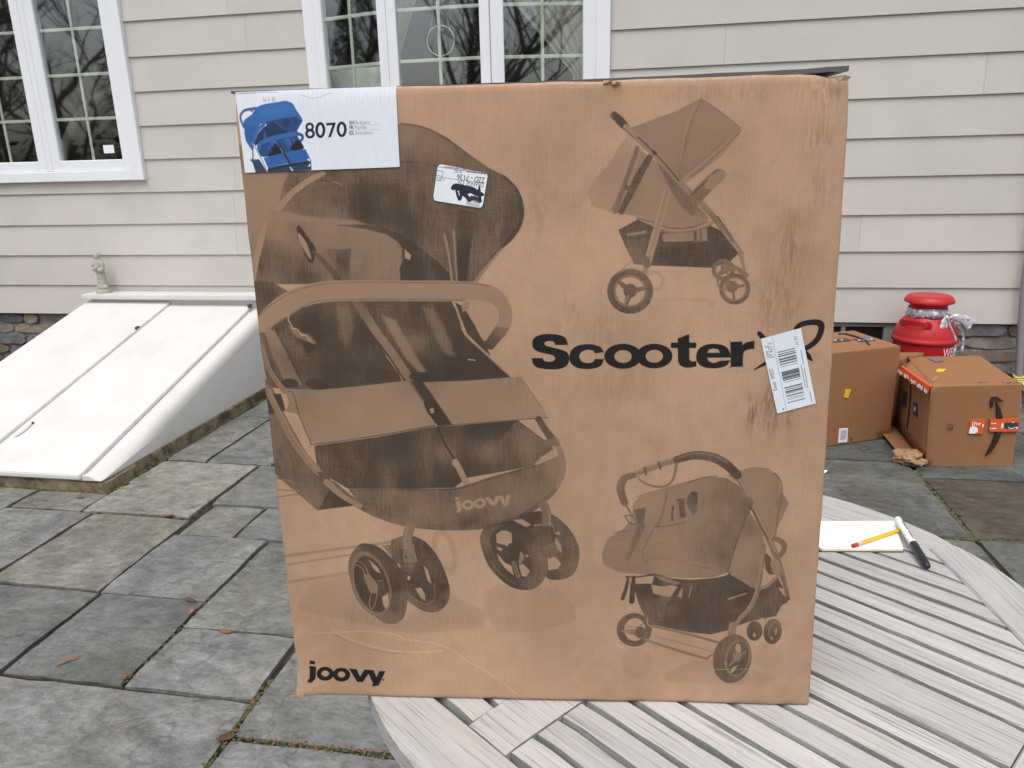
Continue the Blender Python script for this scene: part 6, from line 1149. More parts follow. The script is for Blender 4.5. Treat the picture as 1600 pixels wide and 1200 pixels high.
LABEL_C = [
 ('a9adb3',('S',1,4,1,1,[(6119,5051),(6228,4625),(6344,4171)],[7])),
 ('4a4d52', ('T', 'Door  WEST', (6222, 4418), (6149, 4681), 45, 0)),
 ('5c6066', ('T', 'ST RST 0', (6158, 4810), (6114, 4995), 45, 0)),
 ('5c6066', ('T', 'VIM  0', (6113, 4804), (6076, 4954), 37, 0)),
 ('6c7076', ('T', 'N  0/3', (6426, 4968), (6393, 5065), 35, 0)),
 ('2b3a46',('P',1,3,1,0,[[(6189,4873),(6385,4923),(6387,4914),(6191,4864)]],[])),
 ('2b3a46',('P',1,3,1,0,[[(6196,4846),(6392,4896),(6395,4887),(6199,4837)]],[])),
 ('2b3a46',('P',1,3,1,0,[[(6202,4824),(6398,4875),(6401,4863),(6205,4812)]],[])),
 ('2b3a46',('P',1,3,1,0,[[(6210,4793),(6406,4844),(6407,4840),(6211,4790)]],[])),
 ('2b3a46',('P',1,3,1,0,[[(6212,4785),(6408,4836),(6412,4823),(6216,4772)]],[])),
 ('2b3a46',('P',1,3,1,0,[[(6219,4760),(6415,4811),(6419,4798),(6222,4747)]],[])),
 ('2b3a46',('P',1,3,1,0,[[(6223,4742),(6420,4794),(6421,4790),(6224,4739)]],[])),
 ('2b3a46',('P',1,3,1,0,[[(6228,4726),(6424,4777),(6426,4771),(6229,4720)]],[])),
 ('2b3a46',('P',1,3,1,0,[[(6231,4715),(6427,4766),(6428,4763),(6232,4711)]],[])),
 ('2b3a46',('P',1,3,1,0,[[(6237,4692),(6433,4744),(6434,4740),(6238,4689)]],[])),
 ('2b3a46',('P',1,3,1,0,[[(6252,4632),(6449,4684),(6453,4672),(6256,4620)]],[])),
 ('2b3a46',('P',1,3,1,0,[[(6257,4615),(6454,4667),(6457,4654),(6260,4602)]],[])),
 ('2b3a46',('P',1,3,1,0,[[(6261,4598),(6458,4651),(6462,4638),(6265,4586)]],[])),
 ('2b3a46',('P',1,3,1,0,[[(6266,4582),(6463,4634),(6464,4631),(6267,4578)]],[])),
 ('2b3a46',('P',1,3,1,0,[[(6268,4574),(6465,4627),(6466,4623),(6269,4571)]],[])),
 ('2b3a46',('P',1,3,1,0,[[(6270,4566),(6467,4618),(6471,4606),(6273,4553)]],[])),
 ('2b3a46',('P',1,3,1,0,[[(6274,4549),(6472,4602),(6474,4593),(6277,4540)]],[])),
 ('2b3a46',('P',1,3,1,0,[[(6279,4533),(6476,4586),(6478,4577),(6281,4524)]],[])),
 ('2b3a46',('P',1,3,1,0,[[(6286,4505),(6483,4558),(6484,4554),(6287,4501)]],[])),
 ('2b3a46',('P',1,3,1,0,[[(6302,4444),(6500,4498),(6502,4489),(6304,4435)]],[])),
 ('2b3a46',('P',1,3,1,0,[[(6305,4431),(6503,4485),(6504,4481),(6306,4428)]],[])),
 ('2b3a46',('P',1,3,1,0,[[(6310,4415),(6508,4469),(6509,4462),(6311,4409)]],[])),
 ('2b3a46',('P',1,3,1,0,[[(6315,4396),(6513,4450),(6516,4437),(6318,4383)]],[])),
 ('2b3a46',('P',1,3,1,0,[[(6319,4379),(6517,4433),(6519,4427),(6321,4373)]],[])),
 ('2b3a46',('P',1,3,1,0,[[(6323,4365),(6521,4419),(6522,4416),(6324,4361)]],[])),
 ('2b3a46',('P',1,3,1,0,[[(6329,4342),(6527,4397),(6529,4390),(6330,4336)]],[])),
 ('2b3a46',('P',1,3,1,0,[[(6331,4332),(6530,4387),(6531,4383),(6332,4328)]],[])),
 ('2b3a46',('P',1,3,1,0,[[(6337,4309),(6536,4364),(6537,4360),(6339,4305)]],[])),
 ('2b3a46',('P',1,3,1,0,[[(6342,4292),(6540,4347),(6541,4343),(6343,4289)]],[])),
 ('2b3a46',('P',1,3,1,0,[[(6350,4262),(6549,4317),(6550,4313),(6351,4258)]],[])),
 ('2b3a46',('P',1,3,1,0,[[(6352,4254),(6551,4309),(6552,4305),(6353,4250)]],[])),
 ('8b9096',('S',1,4,0.7,0,[(6544,4451),(6539,4470)],[12])),
 ('8b9096',('S',1,4,0.7,0,[(6537,4478),(6535,4486)],[12])),
 ('8b9096',('S',1,4,0.7,0,[(6533,4493),(6530,4505)],[12])),
 ('8b9096',('S',1,4,0.7,0,[(6528,4513),(6523,4529)],[12])),
 ('8b9096',('S',1,4,0.7,0,[(6521,4537),(6518,4549)],[12])),
 ('8b9096',('S',1,4,0.7,0,[(6516,4557),(6512,4571)],[12])),
 ('8b9096',('S',1,4,0.7,0,[(6510,4579),(6507,4589)],[12])),
 ('8b9096',('S',1,4,0.7,0,[(6505,4596),(6501,4612)],[12])),
 ('8b9096',('S',1,4,0.7,0,[(6499,4620),(6496,4631)],[12])),
 ('8b9096',('S',1,4,0.7,0,[(6494,4639),(6491,4650)],[12])),
 ('8b9096',('S',1,4,0.7,0,[(6489,4657),(6487,4665)],[12])),
 ('8b9096',('S',1,4,0.7,0,[(6485,4673),(6481,4685)],[12])),
 ('8b9096',('S',1,4,0.7,0,[(6479,4692),(6474,4711)],[12])),
 ('8b9096',('S',1,4,0.7,0,[(6571,4440),(6569,4449)],[12])),
 ('8b9096',('S',1,4,0.7,0,[(6567,4456),(6563,4473)],[12])),
 ('8b9096',('S',1,4,0.7,0,[(6561,4480),(6559,4488)],[12])),
 ('8b9096',('S',1,4,0.7,0,[(6558,4495),(6554,4509)],[12])),
 ('8b9096',('S',1,4,0.7,0,[(6552,4516),(6549,4530)],[12])),
 ('8b9096',('S',1,4,0.7,0,[(6547,4537),(6543,4553)],[12])),
 ('8b9096',('S',1,4,0.7,0,[(6541,4561),(6539,4570)],[12])),
 ('8b9096',('S',1,4,0.7,0,[(6537,4578),(6533,4592)],[12])),
 ('8b9096',('S',1,4,0.7,0,[(6532,4599),(6527,4619)],[12])),
 ('8b9096',('S',1,4,0.7,0,[(6525,4626),(6521,4643)],[12])),
 ('8b9096',('S',1,4,0.7,0,[(6519,4651),(6516,4663)],[12])),
 ('8b9096',('S',1,4,0.7,0,[(6514,4671),(6511,4683)],[12])),
 ('8b9096',('S',1,4,0.7,0,[(6501,4722),(6499,4730)],[12])),
 ('8b9096',('S',1,4,0.7,0,[(6498,4735),(6495,4748)],[12])),
 ('8b9096',('S',1,4,0.7,0,[(6493,4753),(6492,4758)],[12])),
 ('8b9096',('S',1,4,0.7,0,[(6491,4763),(6488,4775)],[12])),
 ('8b9096',('S',1,4,0.7,0,[(6486,4780),(6483,4792)],[12])),
 ('8b9096',('S',1,4,0.7,0,[(6482,4797),(6479,4807)],[12])),
 ('8b9096',('S',1,4,0.7,0,[(6478,4812),(6475,4825)],[12])),
 ('8b9096',('S',1,4,0.7,0,[(6473,4830),(6472,4835)],[12])),
 ('8b9096',('S',1,4,0.7,0,[(6471,4840),(6469,4846)],[12])),
 ('8b9096',('S',1,4,0.7,0,[(6468,4851),(6465,4864)],[12])),
 ('8b9096',('S',1,4,0.7,0,[(6463,4869),(6461,4879)],[12])),
 ('8b9096',('S',1,4,0.7,0,[(6459,4884),(6457,4894)],[12])),
 ('8b9096',('S',1,4,0.7,0,[(6633,4266),(6632,4270)],[12])),
 ('8b9096',('S',1,4,0.7,0,[(6631,4273),(6630,4278)],[12])),
 ('8b9096',('S',1,4,0.7,0,[(6629,4282),(6627,4288)],[12])),
 ('8b9096',('S',1,4,0.7,0,[(6626,4292),(6625,4296)],[12])),
 ('8b9096',('S',1,4,0.7,0,[(6624,4299),(6622,4307)],[12])),
 ('8b9096',('S',1,4,0.7,0,[(6621,4311),(6619,4319)],[12])),
 ('8b9096',('S',1,4,0.7,0,[(6618,4323),(6616,4329)],[12])),
 ('8b9096',('S',1,4,0.7,0,[(6615,4333),(6614,4337)],[12])),
 ('8b9096',('S',1,4,0.7,0,[(6613,4341),(6611,4346)],[12])),
 ('8b9096',('S',1,4,0.7,0,[(6610,4349),(6608,4357)],[12])),
 ('8b9096',('S',1,4,0.7,0,[(6607,4361),(6606,4365)],[12])),
 ('8b9096',('S',1,4,0.7,0,[(6605,4368),(6604,4374)],[12])),
 ('8b9096',('S',1,4,0.7,0,[(6603,4378),(6601,4385)],[12])),
 ('8b9096',('S',1,4,0.7,0,[(6600,4389),(6599,4394)],[12])),
 ('404347',('S',1,4,1,1,[(6305,4183),(6311,4177)],[13]))]
def hexc(h): return np.array([int(h[i:i + 2], 16) / 255 for i in (0, 2, 4)], np.float32)
def glyph_tris(txt):
    cu = bpy.data.curves.new('txt', 'FONT'); cu.body = txt; cu.resolution_u = 3
    o = bpy.data.objects.new('txt', cu); C.objects.link(o); dg = bpy.context.evaluated_depsgraph_get()
    me = o.evaluated_get(dg).to_mesh(); me.calc_loop_triangles()
    P = np.array([v.co[:2] for v in me.vertices]); T = np.array([t.vertices[:] for t in me.loop_triangles])
    bpy.data.objects.remove(o); bpy.data.curves.remove(cu)
    P[:, 0] -= P[:, 0].min(); return P, T
def paint_text(A, q, org, k, colour):
    _, txt, a, b, h, bold = q
    P, T = glyph_tris(txt); a, b = np.array(a, float), np.array(b, float); d = b - a; L = np.hypot(*d); d /= L; n = np.array([-d[1], d[0]])
    sx, sy = L / P[:, 0].max(), h / .7
    XY = (a + P[:, :1] * sx * d + P[:, 1:] * sy * n - org) * k * 4     # four-fold supersampling
    lo = np.floor(XY.min(0) / 4).astype(int) - 2; hi = np.ceil(XY.max(0) / 4).astype(int) + 3
    m = np.zeros(((hi[1] - lo[1]) * 4, (hi[0] - lo[0]) * 4), bool); XY = XY - lo * 4
    for t in T:
        p = XY[t]; x0, y0 = np.maximum(np.floor(p.min(0)).astype(int), 0); x1, y1 = np.ceil(p.max(0)).astype(int) + 1
        X, Y = np.meshgrid(np.arange(x0, x1) + .5, np.arange(y0, y1) + .5)
        e = [(p[(i + 1) % 3][0] - p[i][0]) * (Y - p[i][1]) - (p[(i + 1) % 3][1] - p[i][1]) * (X - p[i][0]) for i in range(3)]
        ins = ((e[0] >= 0) & (e[1] >= 0) & (e[2] >= 0)) | ((e[0] <= 0) & (e[1] <= 0) & (e[2] <= 0))
        s_ = m[y0:y1, x0:x1]; s_ |= ins[:s_.shape[0], :s_.shape[1]]
    for _ in range(bold): m = m | np.roll(m, 1, 1) | np.roll(m, -1, 1) | np.roll(m, 1, 0)
    cov = m.reshape(m.shape[0] // 4, 4, m.shape[1] // 4, 4).mean((1, 3)).astype(np.float32)
    y0, x0 = max(lo[1], 0), max(lo[0], 0); y1, x1 = min(hi[1], A.shape[0]), min(hi[0], A.shape[1])
    if y1 <= y0 or x1 <= x0: return
    c = cov[y0 - lo[1]:y1 - lo[1], x0 - lo[0]:x1 - lo[0], None]; A[y0:y1, x0:x1] += (hexc(colour) - A[y0:y1, x0:x1]) * c
def image_mat(name, arr, rough, bump=0):
    h, w = arr.shape[:2]; im = bpy.data.images.new(name, w, h)
    px = np.ones((h, w, 4), np.float32); px[..., :3] = np.clip(arr, 0, 1); im.pixels.foreach_set(px.ravel()); im.update(); im.pack()
    m = NT(name, rough, .25); t = m.n('ShaderNodeTexImage', extension='EXTEND', interpolation='Cubic'); t.image = im
    uv = m.n('ShaderNodeUVMap', uv_map='print'); m.l(uv.outputs[0], t.inputs[0]); m.l(t.outputs[0], m.b.inputs['Base Color'])
    if bump: m.bump(m.noise(m.coord((140, 140, 5)), 1, 2), .07, .002, m.bump(m.noise(m.coord(), 9, 4), .22, .01))
    else: m.bump(m.noise(m.coord((90, 90, 14)), 1, 3), .12, .0015)
    return m.m
kx = .21; CW, CH = 6970, 7900; pw, ph = int(CW * kx), int(CH * kx)
D = np.zeros((ph, pw), np.float32); draw(D, INK, kx)
gr = vnoise(ph, pw, 2.2, 2.2, 1) - .5; wv = vnoise(ph, pw, 26, 1.6, 2) - .5; hv = vnoise(ph, pw, 1.5, 18, 3) - .5; big = vnoise(ph, pw, 210, 190, 4) - .5; mid = vnoise(ph, pw, 42, 30, 5) - .5
fl = np.sin(np.arange(pw) * 2 * np.pi / (62 * kx))[None] * .5
inked = np.clip(D, 0, 1)
fold = (vnoise(ph, pw, 95, 46, 31) - .5) * .6 + (vnoise(ph, pw, 38, 70, 32) - .5) * .4; fold += (np.abs(vnoise(ph, pw, 70, 34, 33) - .5) - .25) * .5
D2 = D + (inked > .04) * (inked < 1.01) * (gr * .07 + wv * .13 + mid * .13 + hv * .06) * np.minimum(1, inked * 2.2) + fold * .42 * np.clip(inked - .28, 0, .5) * (D < 1.02)
base = hexc('af9075')[None, None] * (1 + (big * .1 + mid * .045 + wv * .035 + hv * .025 + gr * .03 + fl * .008)[..., None])
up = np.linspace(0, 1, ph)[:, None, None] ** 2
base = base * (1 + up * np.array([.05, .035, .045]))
inkc = hexc('463b32')[None, None] * (1 + (mid * .12 + wv * .08)[..., None])
D2 = np.interp(D2, [-1, 0, .2, .42, .6, .75, 1], [-1, 0, .17, .35, .6, .9, 1.06]); a = np.clip(D2, -.45, 1.02)[..., None]; art = base + (inkc - base) * a
a = np.clip((D - 1) / .35, 0, 1)[..., None]; art = art + (hexc('211f1e') * (1 + gr[..., None] * .25) - art) * a
Yy, Xx = np.mgrid[0:ph, 0:pw].astype(np.float32)
ft = vnoise(ph, pw, 26, 3.6, 8) * .5 + vnoise(ph, pw, 10, 2.6, 9) * .28 + vnoise(ph, pw, 60, 9, 10) * .22
stain = np.zeros((ph, pw), np.float32)
for x, y, w, h, s_ in STREAKS:
    g = np.exp(-(((Xx - x * kx) / (w * kx)) ** 2 + ((Yy - y * kx) / (h * kx)) ** 2) * .9); stain = np.maximum(stain, g * s_)
stain = np.clip(stain * np.clip((ft - .36) * 2.6, 0, 1.0), 0, .7)
speck = np.clip((vnoise(ph, pw, 3, 2.4, 12) - .9) * 9, 0, 1) * np.clip((vnoise(ph, pw, 90, 90, 13) - .5) * 3, 0, 1)
edge = np.minimum.reduce([Xx, pw - Xx, Yy, ph - Yy]) / kx
wear = np.clip(1 - edge / 60, 0, 1) * np.clip((vnoise(ph, pw, 12, 9, 16) - .45) * 4, 0, 1) * .4
art = art + (hexc('4e4036') - art) * np.clip(stain + speck * .55 + wear * .5, 0, .85)[..., None]
# carton body: a lattice box with rounded, slightly crushed edges
CT = thing('stroller_carton', 'tall brown cardboard carton printed with pushchair pictures, standing on the round wooden table', 'cardboard box', (-.465, .818, .72), math.atan2(.11908864, .99288363))
def ticks(L, n, fine): return fine + [fine[-1] + (L - 2 * fine[-1]) * i / n for i in range(1, n)] + [L - f for f in reversed(fine)]
CWm, CDm, CHm = .697, .27, .789
fx = [0, .0015, .004, .009, .018]
TX, TY, TZ = ticks(CWm, 34, fx), ticks(CDm, 10, fx), ticks(CHm, 38, fx)
bm = bmesh.new(); V = {}
def cpt(x, y, z):
    r = .0045; q = Vector((min(max(x, r), CWm - r), min(max(y, r), CDm - r), min(max(z, r), CHm - r))); d = Vector((x, y, z)) - q
    p = q + d.normalized() * r if d.length > 1e-7 else Vector((x, y, z))
    t = p.z / CHm; xl, xr = .0059 * t, CWm - .0221 * t
    p.x = xl + p.x / CWm * (xr - xl)
    n1 = mnoise.noise(Vector((p.x * 7, p.z * 7, 3.1))); n2 = mnoise.noise(Vector((p.x * 26, p.z * 26, p.y * 26)))
    p.y += (.0022 * n1 - .003 * math.sin(math.pi * x / CWm) * math.sin(math.pi * z / CHm)) * (1 if y < .1 else 0)
    ed = min(x, CWm - x) < .01 or min(z, CHm - z) < .01
    if ed: p += Vector((n2, mnoise.noise(Vector((p.z * 30, p.x * 30, 9))), mnoise.noise(Vector((p.x * 40, 5, p.z * 22))))) * .0009
    for (cx, cz, rad, dx, dz, dy) in ((.68, .79, .035, -.003, -.003, .004), (0, 0, .035, -.004, .001, -.005), (.0, .79, .03, .003, -.004, .004), (.42, .79, .05, 0, -.0015, -.0025)):
        dd = math.hypot(x - cx, z - cz)
        if dd < rad and y < .06: w = (1 - dd / rad) ** 1.3; p += Vector((dx, dy, dz)) * w * (1 + .5 * n2)
    return p
def cv_(i, j, k):
    if (i, j, k) not in V: V[i, j, k] = bm.verts.new(cpt(TX[i], TY[j], TZ[k]))
    return V[i, j, k]
I_, J_, K_ = len(TX) - 1, len(TY) - 1, len(TZ) - 1
for i in range(I_):
    for k in range(K_):
        bm.faces.new((cv_(i, 0, k), cv_(i + 1, 0, k), cv_(i + 1, 0, k + 1), cv_(i, 0, k + 1))).material_index = 2; bm.faces.new((cv_(i, J_, k), cv_(i, J_, k + 1), cv_(i + 1, J_, k + 1), cv_(i + 1, J_, k)))
for j in range(J_):
    for k in range(K_):
        bm.faces.new((cv_(0, j, k), cv_(0, j, k + 1), cv_(0, j + 1, k + 1), cv_(0, j + 1, k))); bm.faces.new((cv_(I_, j, k), cv_(I_, j + 1, k), cv_(I_, j + 1, k + 1), cv_(I_, j, k + 1)))
for i in range(I_):
    for j in range(J_):
        bm.faces.new((cv_(i, j, 0), cv_(i, j + 1, 0), cv_(i + 1, j + 1, 0), cv_(i + 1, j, 0))); bm.faces.new((cv_(i, j, K_), cv_(i + 1, j, K_), cv_(i + 1, j + 1, K_), cv_(i, j + 1, K_)))
uvl = bm.loops.layers.uv.new('print')
for f in bm.faces:
    f.material_index = 0 if f.material_index == 2 or f.calc_center_median().y < .0022 else 1
    for l in f.loops: l[uvl].uv = (l.vert.co.x / .697, l.vert.co.z / .79)
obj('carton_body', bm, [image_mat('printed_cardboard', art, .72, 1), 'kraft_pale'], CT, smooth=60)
# closing flap and tape seen edge-on along the top
bm = bmesh.new(); n = 30; rows = []
for i in range(n + 1):
    x = .004 + (.672 - .004) * i / n; t = i / n; zt = .7897 + .0050 * max(0, (t - .4) / .6) ** 1.5 + .0006 * mnoise.noise(Vector((x * 40, 0, 0))); th = .0016 + .0026 * max(0, (t - .5) * 2)
    if t > .965: zt += .001
    rows.append([bm.verts.new((x, y, z)) for y, z in ((.0035, zt - th - .001), (.0025, zt), (.135, zt + .001), (.135, zt - th))])
for a, b in zip(rows, rows[1:]):
    for i in range(4): bm.faces.new((a[i], a[(i + 1) % 4], b[(i + 1) % 4], b[i]))
bm.faces.new(rows[0]); bm.faces.new(rows[-1][::-1]); obj('top_flap', bm, 'tape_grey', CT, smooth=30)
bm = bmesh.new(); box(bm, .004, .672, .137, .268, .787, .7905, .001); obj('top_flap', bm, 'kraft_pale', CT)
# folded-over torn bits at the corners
for (x, y, z, s_, rot) in ((.665, -.0015, .783, .011, .35), (.42, -.001, .786, .009, -.3), (.428, -.0015, .785, .007, .2), (.003, -.003, .004, .012, .9)):
    bm = bmesh.new(); vs4 = [bm.verts.new(Vector((x, y, z)) + Vector((math.cos(rot + k) * s_ * f, -.0015 - .002 * (j % 2), math.sin(rot + k) * s_ * f * .45))) for j, (k, f) in enumerate(((0, .8), (1.2, .5), (2.6, .9), (3.9, .7), (5.1, .6)))]
    f = bm.faces.new(vs4); r = bmesh.ops.extrude_face_region(bm, geom=[f])
    for vv in [g for g in r['geom'] if isinstance(g, bmesh.types.BMVert)]: vv.co.y += .0015
    obj('torn_edge', bm, 'kraft_pale', CT)
def label(name, layers, corners, paper, kk, rough, r_corner=0, text=None, curl=0):
    cs = np.array(corners, float); lo, hi = cs.min(0) - 4, cs.max(0) + 4; w, h = int((hi[0] - lo[0]) * kk), int((hi[1] - lo[1]) * kk)
    A = np.ones((h, w, 3), np.float32) * hexc(paper); A *= (1 + (vnoise(h, w, 30, 3, 21) - .5)[..., None] * .03)
    for c, q in layers:
        if q[0] == 'T': paint_text(A, q, lo, kk, c); continue
        M = np.zeros((h, w), np.float32)
        sh = lambda pts: [((x - lo[0]), (y - lo[1])) for x, y in pts]
        q2 = list(q)
        if q[0] == 'P': q2[5] = [sh(z) for z in q[5]]
        else: q2[5] = sh(q[5])
        draw(M, [tuple(q2)], kk); A += (hexc(c) - A) * np.clip(M, 0, 1)[..., None]
    bm = bmesh.new(); uvl = bm.loops.layers.uv.new('print'); n, m = 16, 10; R = []
    for j in range(m + 1):
        row = []
        for i in range(n + 1):
            s_, t = i / n, j / m; p = (cs[0] * (1 - s_) + cs[1] * s_) * (1 - t) + (cs[3] * (1 - s_) + cs[2] * s_) * t
            if r_corner and (i in (0, n)) and (j in (0, m)): p += (cs.mean(0) - p) * r_corner
            x, z = p / 1e4; base_ = cpt(min(max(x, 0), CWm), 0, min(max(z, 0), CHm))
            row.append(bm.verts.new((x, min(base_.y, .001) - .0011 - curl * (1 if j == m else 0) * abs(mnoise.noise(Vector((i * .8, 0, 0)))), z)))
        R.append(row)
    for j in range(m):
        for i in range(n): bm.faces.new((R[j][i], R[j][i + 1], R[j + 1][i + 1], R[j + 1][i]))
    for f in bm.faces:
        for l in f.loops: l[uvl].uv = ((l.vert.co.x * 1e4 - lo[0]) / (hi[0] - lo[0]), (l.vert.co.z * 1e4 - lo[1]) / (hi[1] - lo[1]))
    o = obj(name, bm, image_mat(name + '_print', A, rough), CT, smooth=180)
    if text: o['label'] = text
    return o
label('label', LABEL_A, ((111, 7025), (1889, 7048), (1901, 7893), (103, 7884)), 'e6ebf4', .34, .45, 0, 'white paper label with a blue pushchair and the number 8070', .0006)
label('sticker', LABEL_B, ((2243, 6677), (2800, 6577), (2879, 6958), (2323, 7072)), 'e9eef3', .5, .5, .05, 'white shipping sticker stuck on upside down, partly scribbled out')
label('sticker', LABEL_C, ((6241, 4126), (6680, 4249), (6435, 5160), (5988, 5036)), 'dfe6ee', .4, .5, 0, 'tilted white sticker with a large bar code')


# ------------------------------------------------------------------ round slatted table
TB = thing('round_table', 'round weathered grey wooden slatted table carrying the tall printed carton', 'table', (.09996, 1.12908, 0), RAD(-37.7269))
TT = .72; AP = .46; RO = .5512; OX, OY = -.004, .004           # inner octagon is a hair off the rim's centre
for k in range(8):
    c = k * math.pi / 4; h = math.pi / 8; g = .0004
    pts = []
    for i in range(13):
        a = -h + g / RO + (2 * h - 2 * g / RO) * i / 12; pts.append((RO * math.cos(a), RO * math.sin(a)))
    o_ = OX * math.cos(c) + OY * math.sin(c); ap = AP + o_
    q = [(ap, ap * math.tan(h) * 1.0 - g), (ap, -ap * math.tan(h) + g)]
    pts = pts + q
    # local x runs along the board
    bm = bmesh.new(); prism(bm, [(-y, x) for x, y in pts], TT - .03, TT, .003, 1); obj('rim_board', bm, 'teak', TB, (0, 0, 0), c - math.pi / 2)
def in_octagon(poly, slack=.0015):
    for k in range(8):
        c = k * math.pi / 4; poly = clip(poly, math.cos(c), math.sin(c), AP + OX * math.cos(c) + OY * math.sin(c) - slack)
    return poly
def slat(x0, x1, y0, y1, drop=0, name='slat'):
    cx, cy = (x0 + x1) / 2, (y0 + y1) / 2; p = in_octagon([(x0, y0), (x1, y0), (x1, y1), (x0, y1)])
    if len(p) < 3: return
    dz = rnd.uniform(-.0016, .0006) - drop
    q_ = []
    for i, a in enumerate(p):
        b = p[(i + 1) % len(p)]; L = math.dist(a, b); n = max(1, int(L / .03))
        for k in range(n): q_.append((a[0] + (b[0] - a[0]) * k / n, a[1] + (b[1] - a[1]) * k / n + (rnd.uniform(-.0009, .0009) if k else 0)))
    p = q_
    bm = bmesh.new(); prism(bm, [(x - cx, y - cy) for x, y in p], TT - .024, TT + dz, .0022, 1); bm.normal_update()
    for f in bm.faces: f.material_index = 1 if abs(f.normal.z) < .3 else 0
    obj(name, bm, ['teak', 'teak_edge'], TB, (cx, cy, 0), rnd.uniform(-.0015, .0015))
slat(-.6, .6, -.029, .046, .0, 'centre_board')
slat(-.05, .0225, -.6, -.031, .0003, 'cross_board'); slat(-.05, .0225, .048, .6, .0003, 'cross_board')
for s_ in (0, 1):
    for k in range(10):
        w = .0362; b0 = .0557 + .0463 * k
        y0, y1 = (b0, b0 + w) if s_ else (-.0387 - .0463 * k - w, -.0387 - .0463 * k)
        slat(.0238, .6, y0, y1); slat(-.6, -.0513, y0, y1)
bm = bmesh.new()
for q in ((-.46, -.42, -.3, .3), (.42, .46, -.3, .3), (-.25, -.2, -.42, .42), (.2, .25, -.42, .42)): box(bm, *q, TT - .07, TT - .0255, .002)
obj('batten', bm, 'teak', TB)
bm = bmesh.new()
for a in range(8):
    c = a * math.pi / 4; M = Matrix.Rotation(c, 4, 'Z') ; v0 = len(bm.verts); vs8 = box(bm, .405, .427, -.175, .175, TT - .105, TT - .0315)
    bmesh.ops.transform(bm, matrix=M, verts=vs8)
obj('apron', bm, 'teak', TB)
for sx in (-1, 1):
    for sy in (-1, 1):
        bm = bmesh.new(); hexa(bm, [(sx * .33 + dx, sy * .33 + dy, 0) for dx, dy in ((-.025, -.025), (.025, -.025), (.025, .025), (-.025, .025))], [(sx * .27 + dx, sy * .27 + dy, TT - .032) for dx, dy in ((-.03, -.03), (.03, -.03), (.03, .03), (-.03, .03))], .003); obj('leg', bm, 'teak', TB)

# on the table: pad, pencil, marker
pd = thing('notepad', 'white paper pad lying on the table under the pencil and marker', 'notepad', (0, 0, .7205))
pc = [(.327, 1.336), (.478, 1.356), (.496, 1.477), (.25, 1.443), (.262, 1.364)]
bm = bmesh.new(); prism(bm, [(.250, 1.326), (.478, 1.3555), (.4955, 1.4765), (.235, 1.4405)], 0, .0012); obj('backing_card', bm, 'dark_green', pd)
bm = bmesh.new(); prism(bm, [(.3315, 1.3372), (.4775, 1.3565), (.495, 1.4758), (.245, 1.4412), (.30, 1.385)], .0013, .0050); obj('page_block', bm, 'cream_paper', pd)
bm = bmesh.new(); prism(bm, [(.332, 1.3375), (.4772, 1.3568), (.4947, 1.4755), (.2453, 1.441), (.3003, 1.3852)], .0051, .0056); obj('top_sheet', bm, 'paper', pd)
def rod(name, mat, parent, a, b, r0, r1=None, n=12, smooth=30):
    bm = bmesh.new(); tube(bm, [a, b], [r0, r1 if r1 is not None else r0], n); return obj(name, bm, mat, parent, smooth=smooth)
def lerp(a, b, t): return tuple(x + (y - x) * t for x, y in zip(a, b))
A_, B_ = (.387, 1.349, .7305), (.515, 1.4445, .7305)
pn = thing('pencil', 'yellow pencil with a red eraser lying across the white pad', 'pencil', (0, 0, 0))
rod('eraser', 'eraser', pn, A_, lerp(A_, B_, .075), .0036, .0037); rod('ferrule', 'ferrule', pn, lerp(A_, B_, .075), lerp(A_, B_, .15), .0038)
rod('pencil_body', 'pencil', pn, lerp(A_, B_, .15), lerp(A_, B_, .89), .0038, n=6); rod('sharpened_tip', 'wood_tip', pn, lerp(A_, B_, .89), lerp(A_, B_, .98), .0036, .001); rod('lead', 'black', pn, lerp(A_, B_, .98), B_, .001, .0003, 6)
mk = thing('marker_pen', 'white marker pen with a black cap lying on the pencil and pad', 'marker pen', (0, 0, 0))
A_, B_ = (.4925, 1.452, .7432), (.4975, 1.289, .7285)
bm = bmesh.new(); tube(bm, [lerp(A_, B_, t) for t in (0, .008, .03, .3, .56)], [.0035, .0052, .0062, .0064, .0064], 16); bd = obj('barrel', bm, 'white_plastic', mk, smooth=40)
bm = bmesh.new(); tube(bm, [lerp(A_, B_, t) for t in (.545, .56, .8, .93, .985, 1)], [.0068, .0074, .0074, .0068, .0056, .0035], 16); obj('cap', bm, 'black', mk, smooth=40)
bm = bmesh.new()
ax = (Vector(B_) - Vector(A_)).normalized(); sd_ = ax.cross(Vector((0, 0, 1))).normalized(); up_ = sd_.cross(ax)
for (t0, t1, a0, a1) in ((.12, .3, .1, .45), (.12, .2, .6, .85), (.24, .42, .6, .8), (.34, .5, .1, .4)):
    q = [Vector(lerp(A_, B_, t)) + (sd_ * -math.sin(a) + up_ * math.cos(a)) * .00662 for t, a in ((t0, a0), (t1, a0), (t1, a1), (t0, a1))]; bm.faces.new([bm.verts.new(p) for p in q])
obj('printing', bm, 'ink_grey', mk)['kind'] = 'stuff'

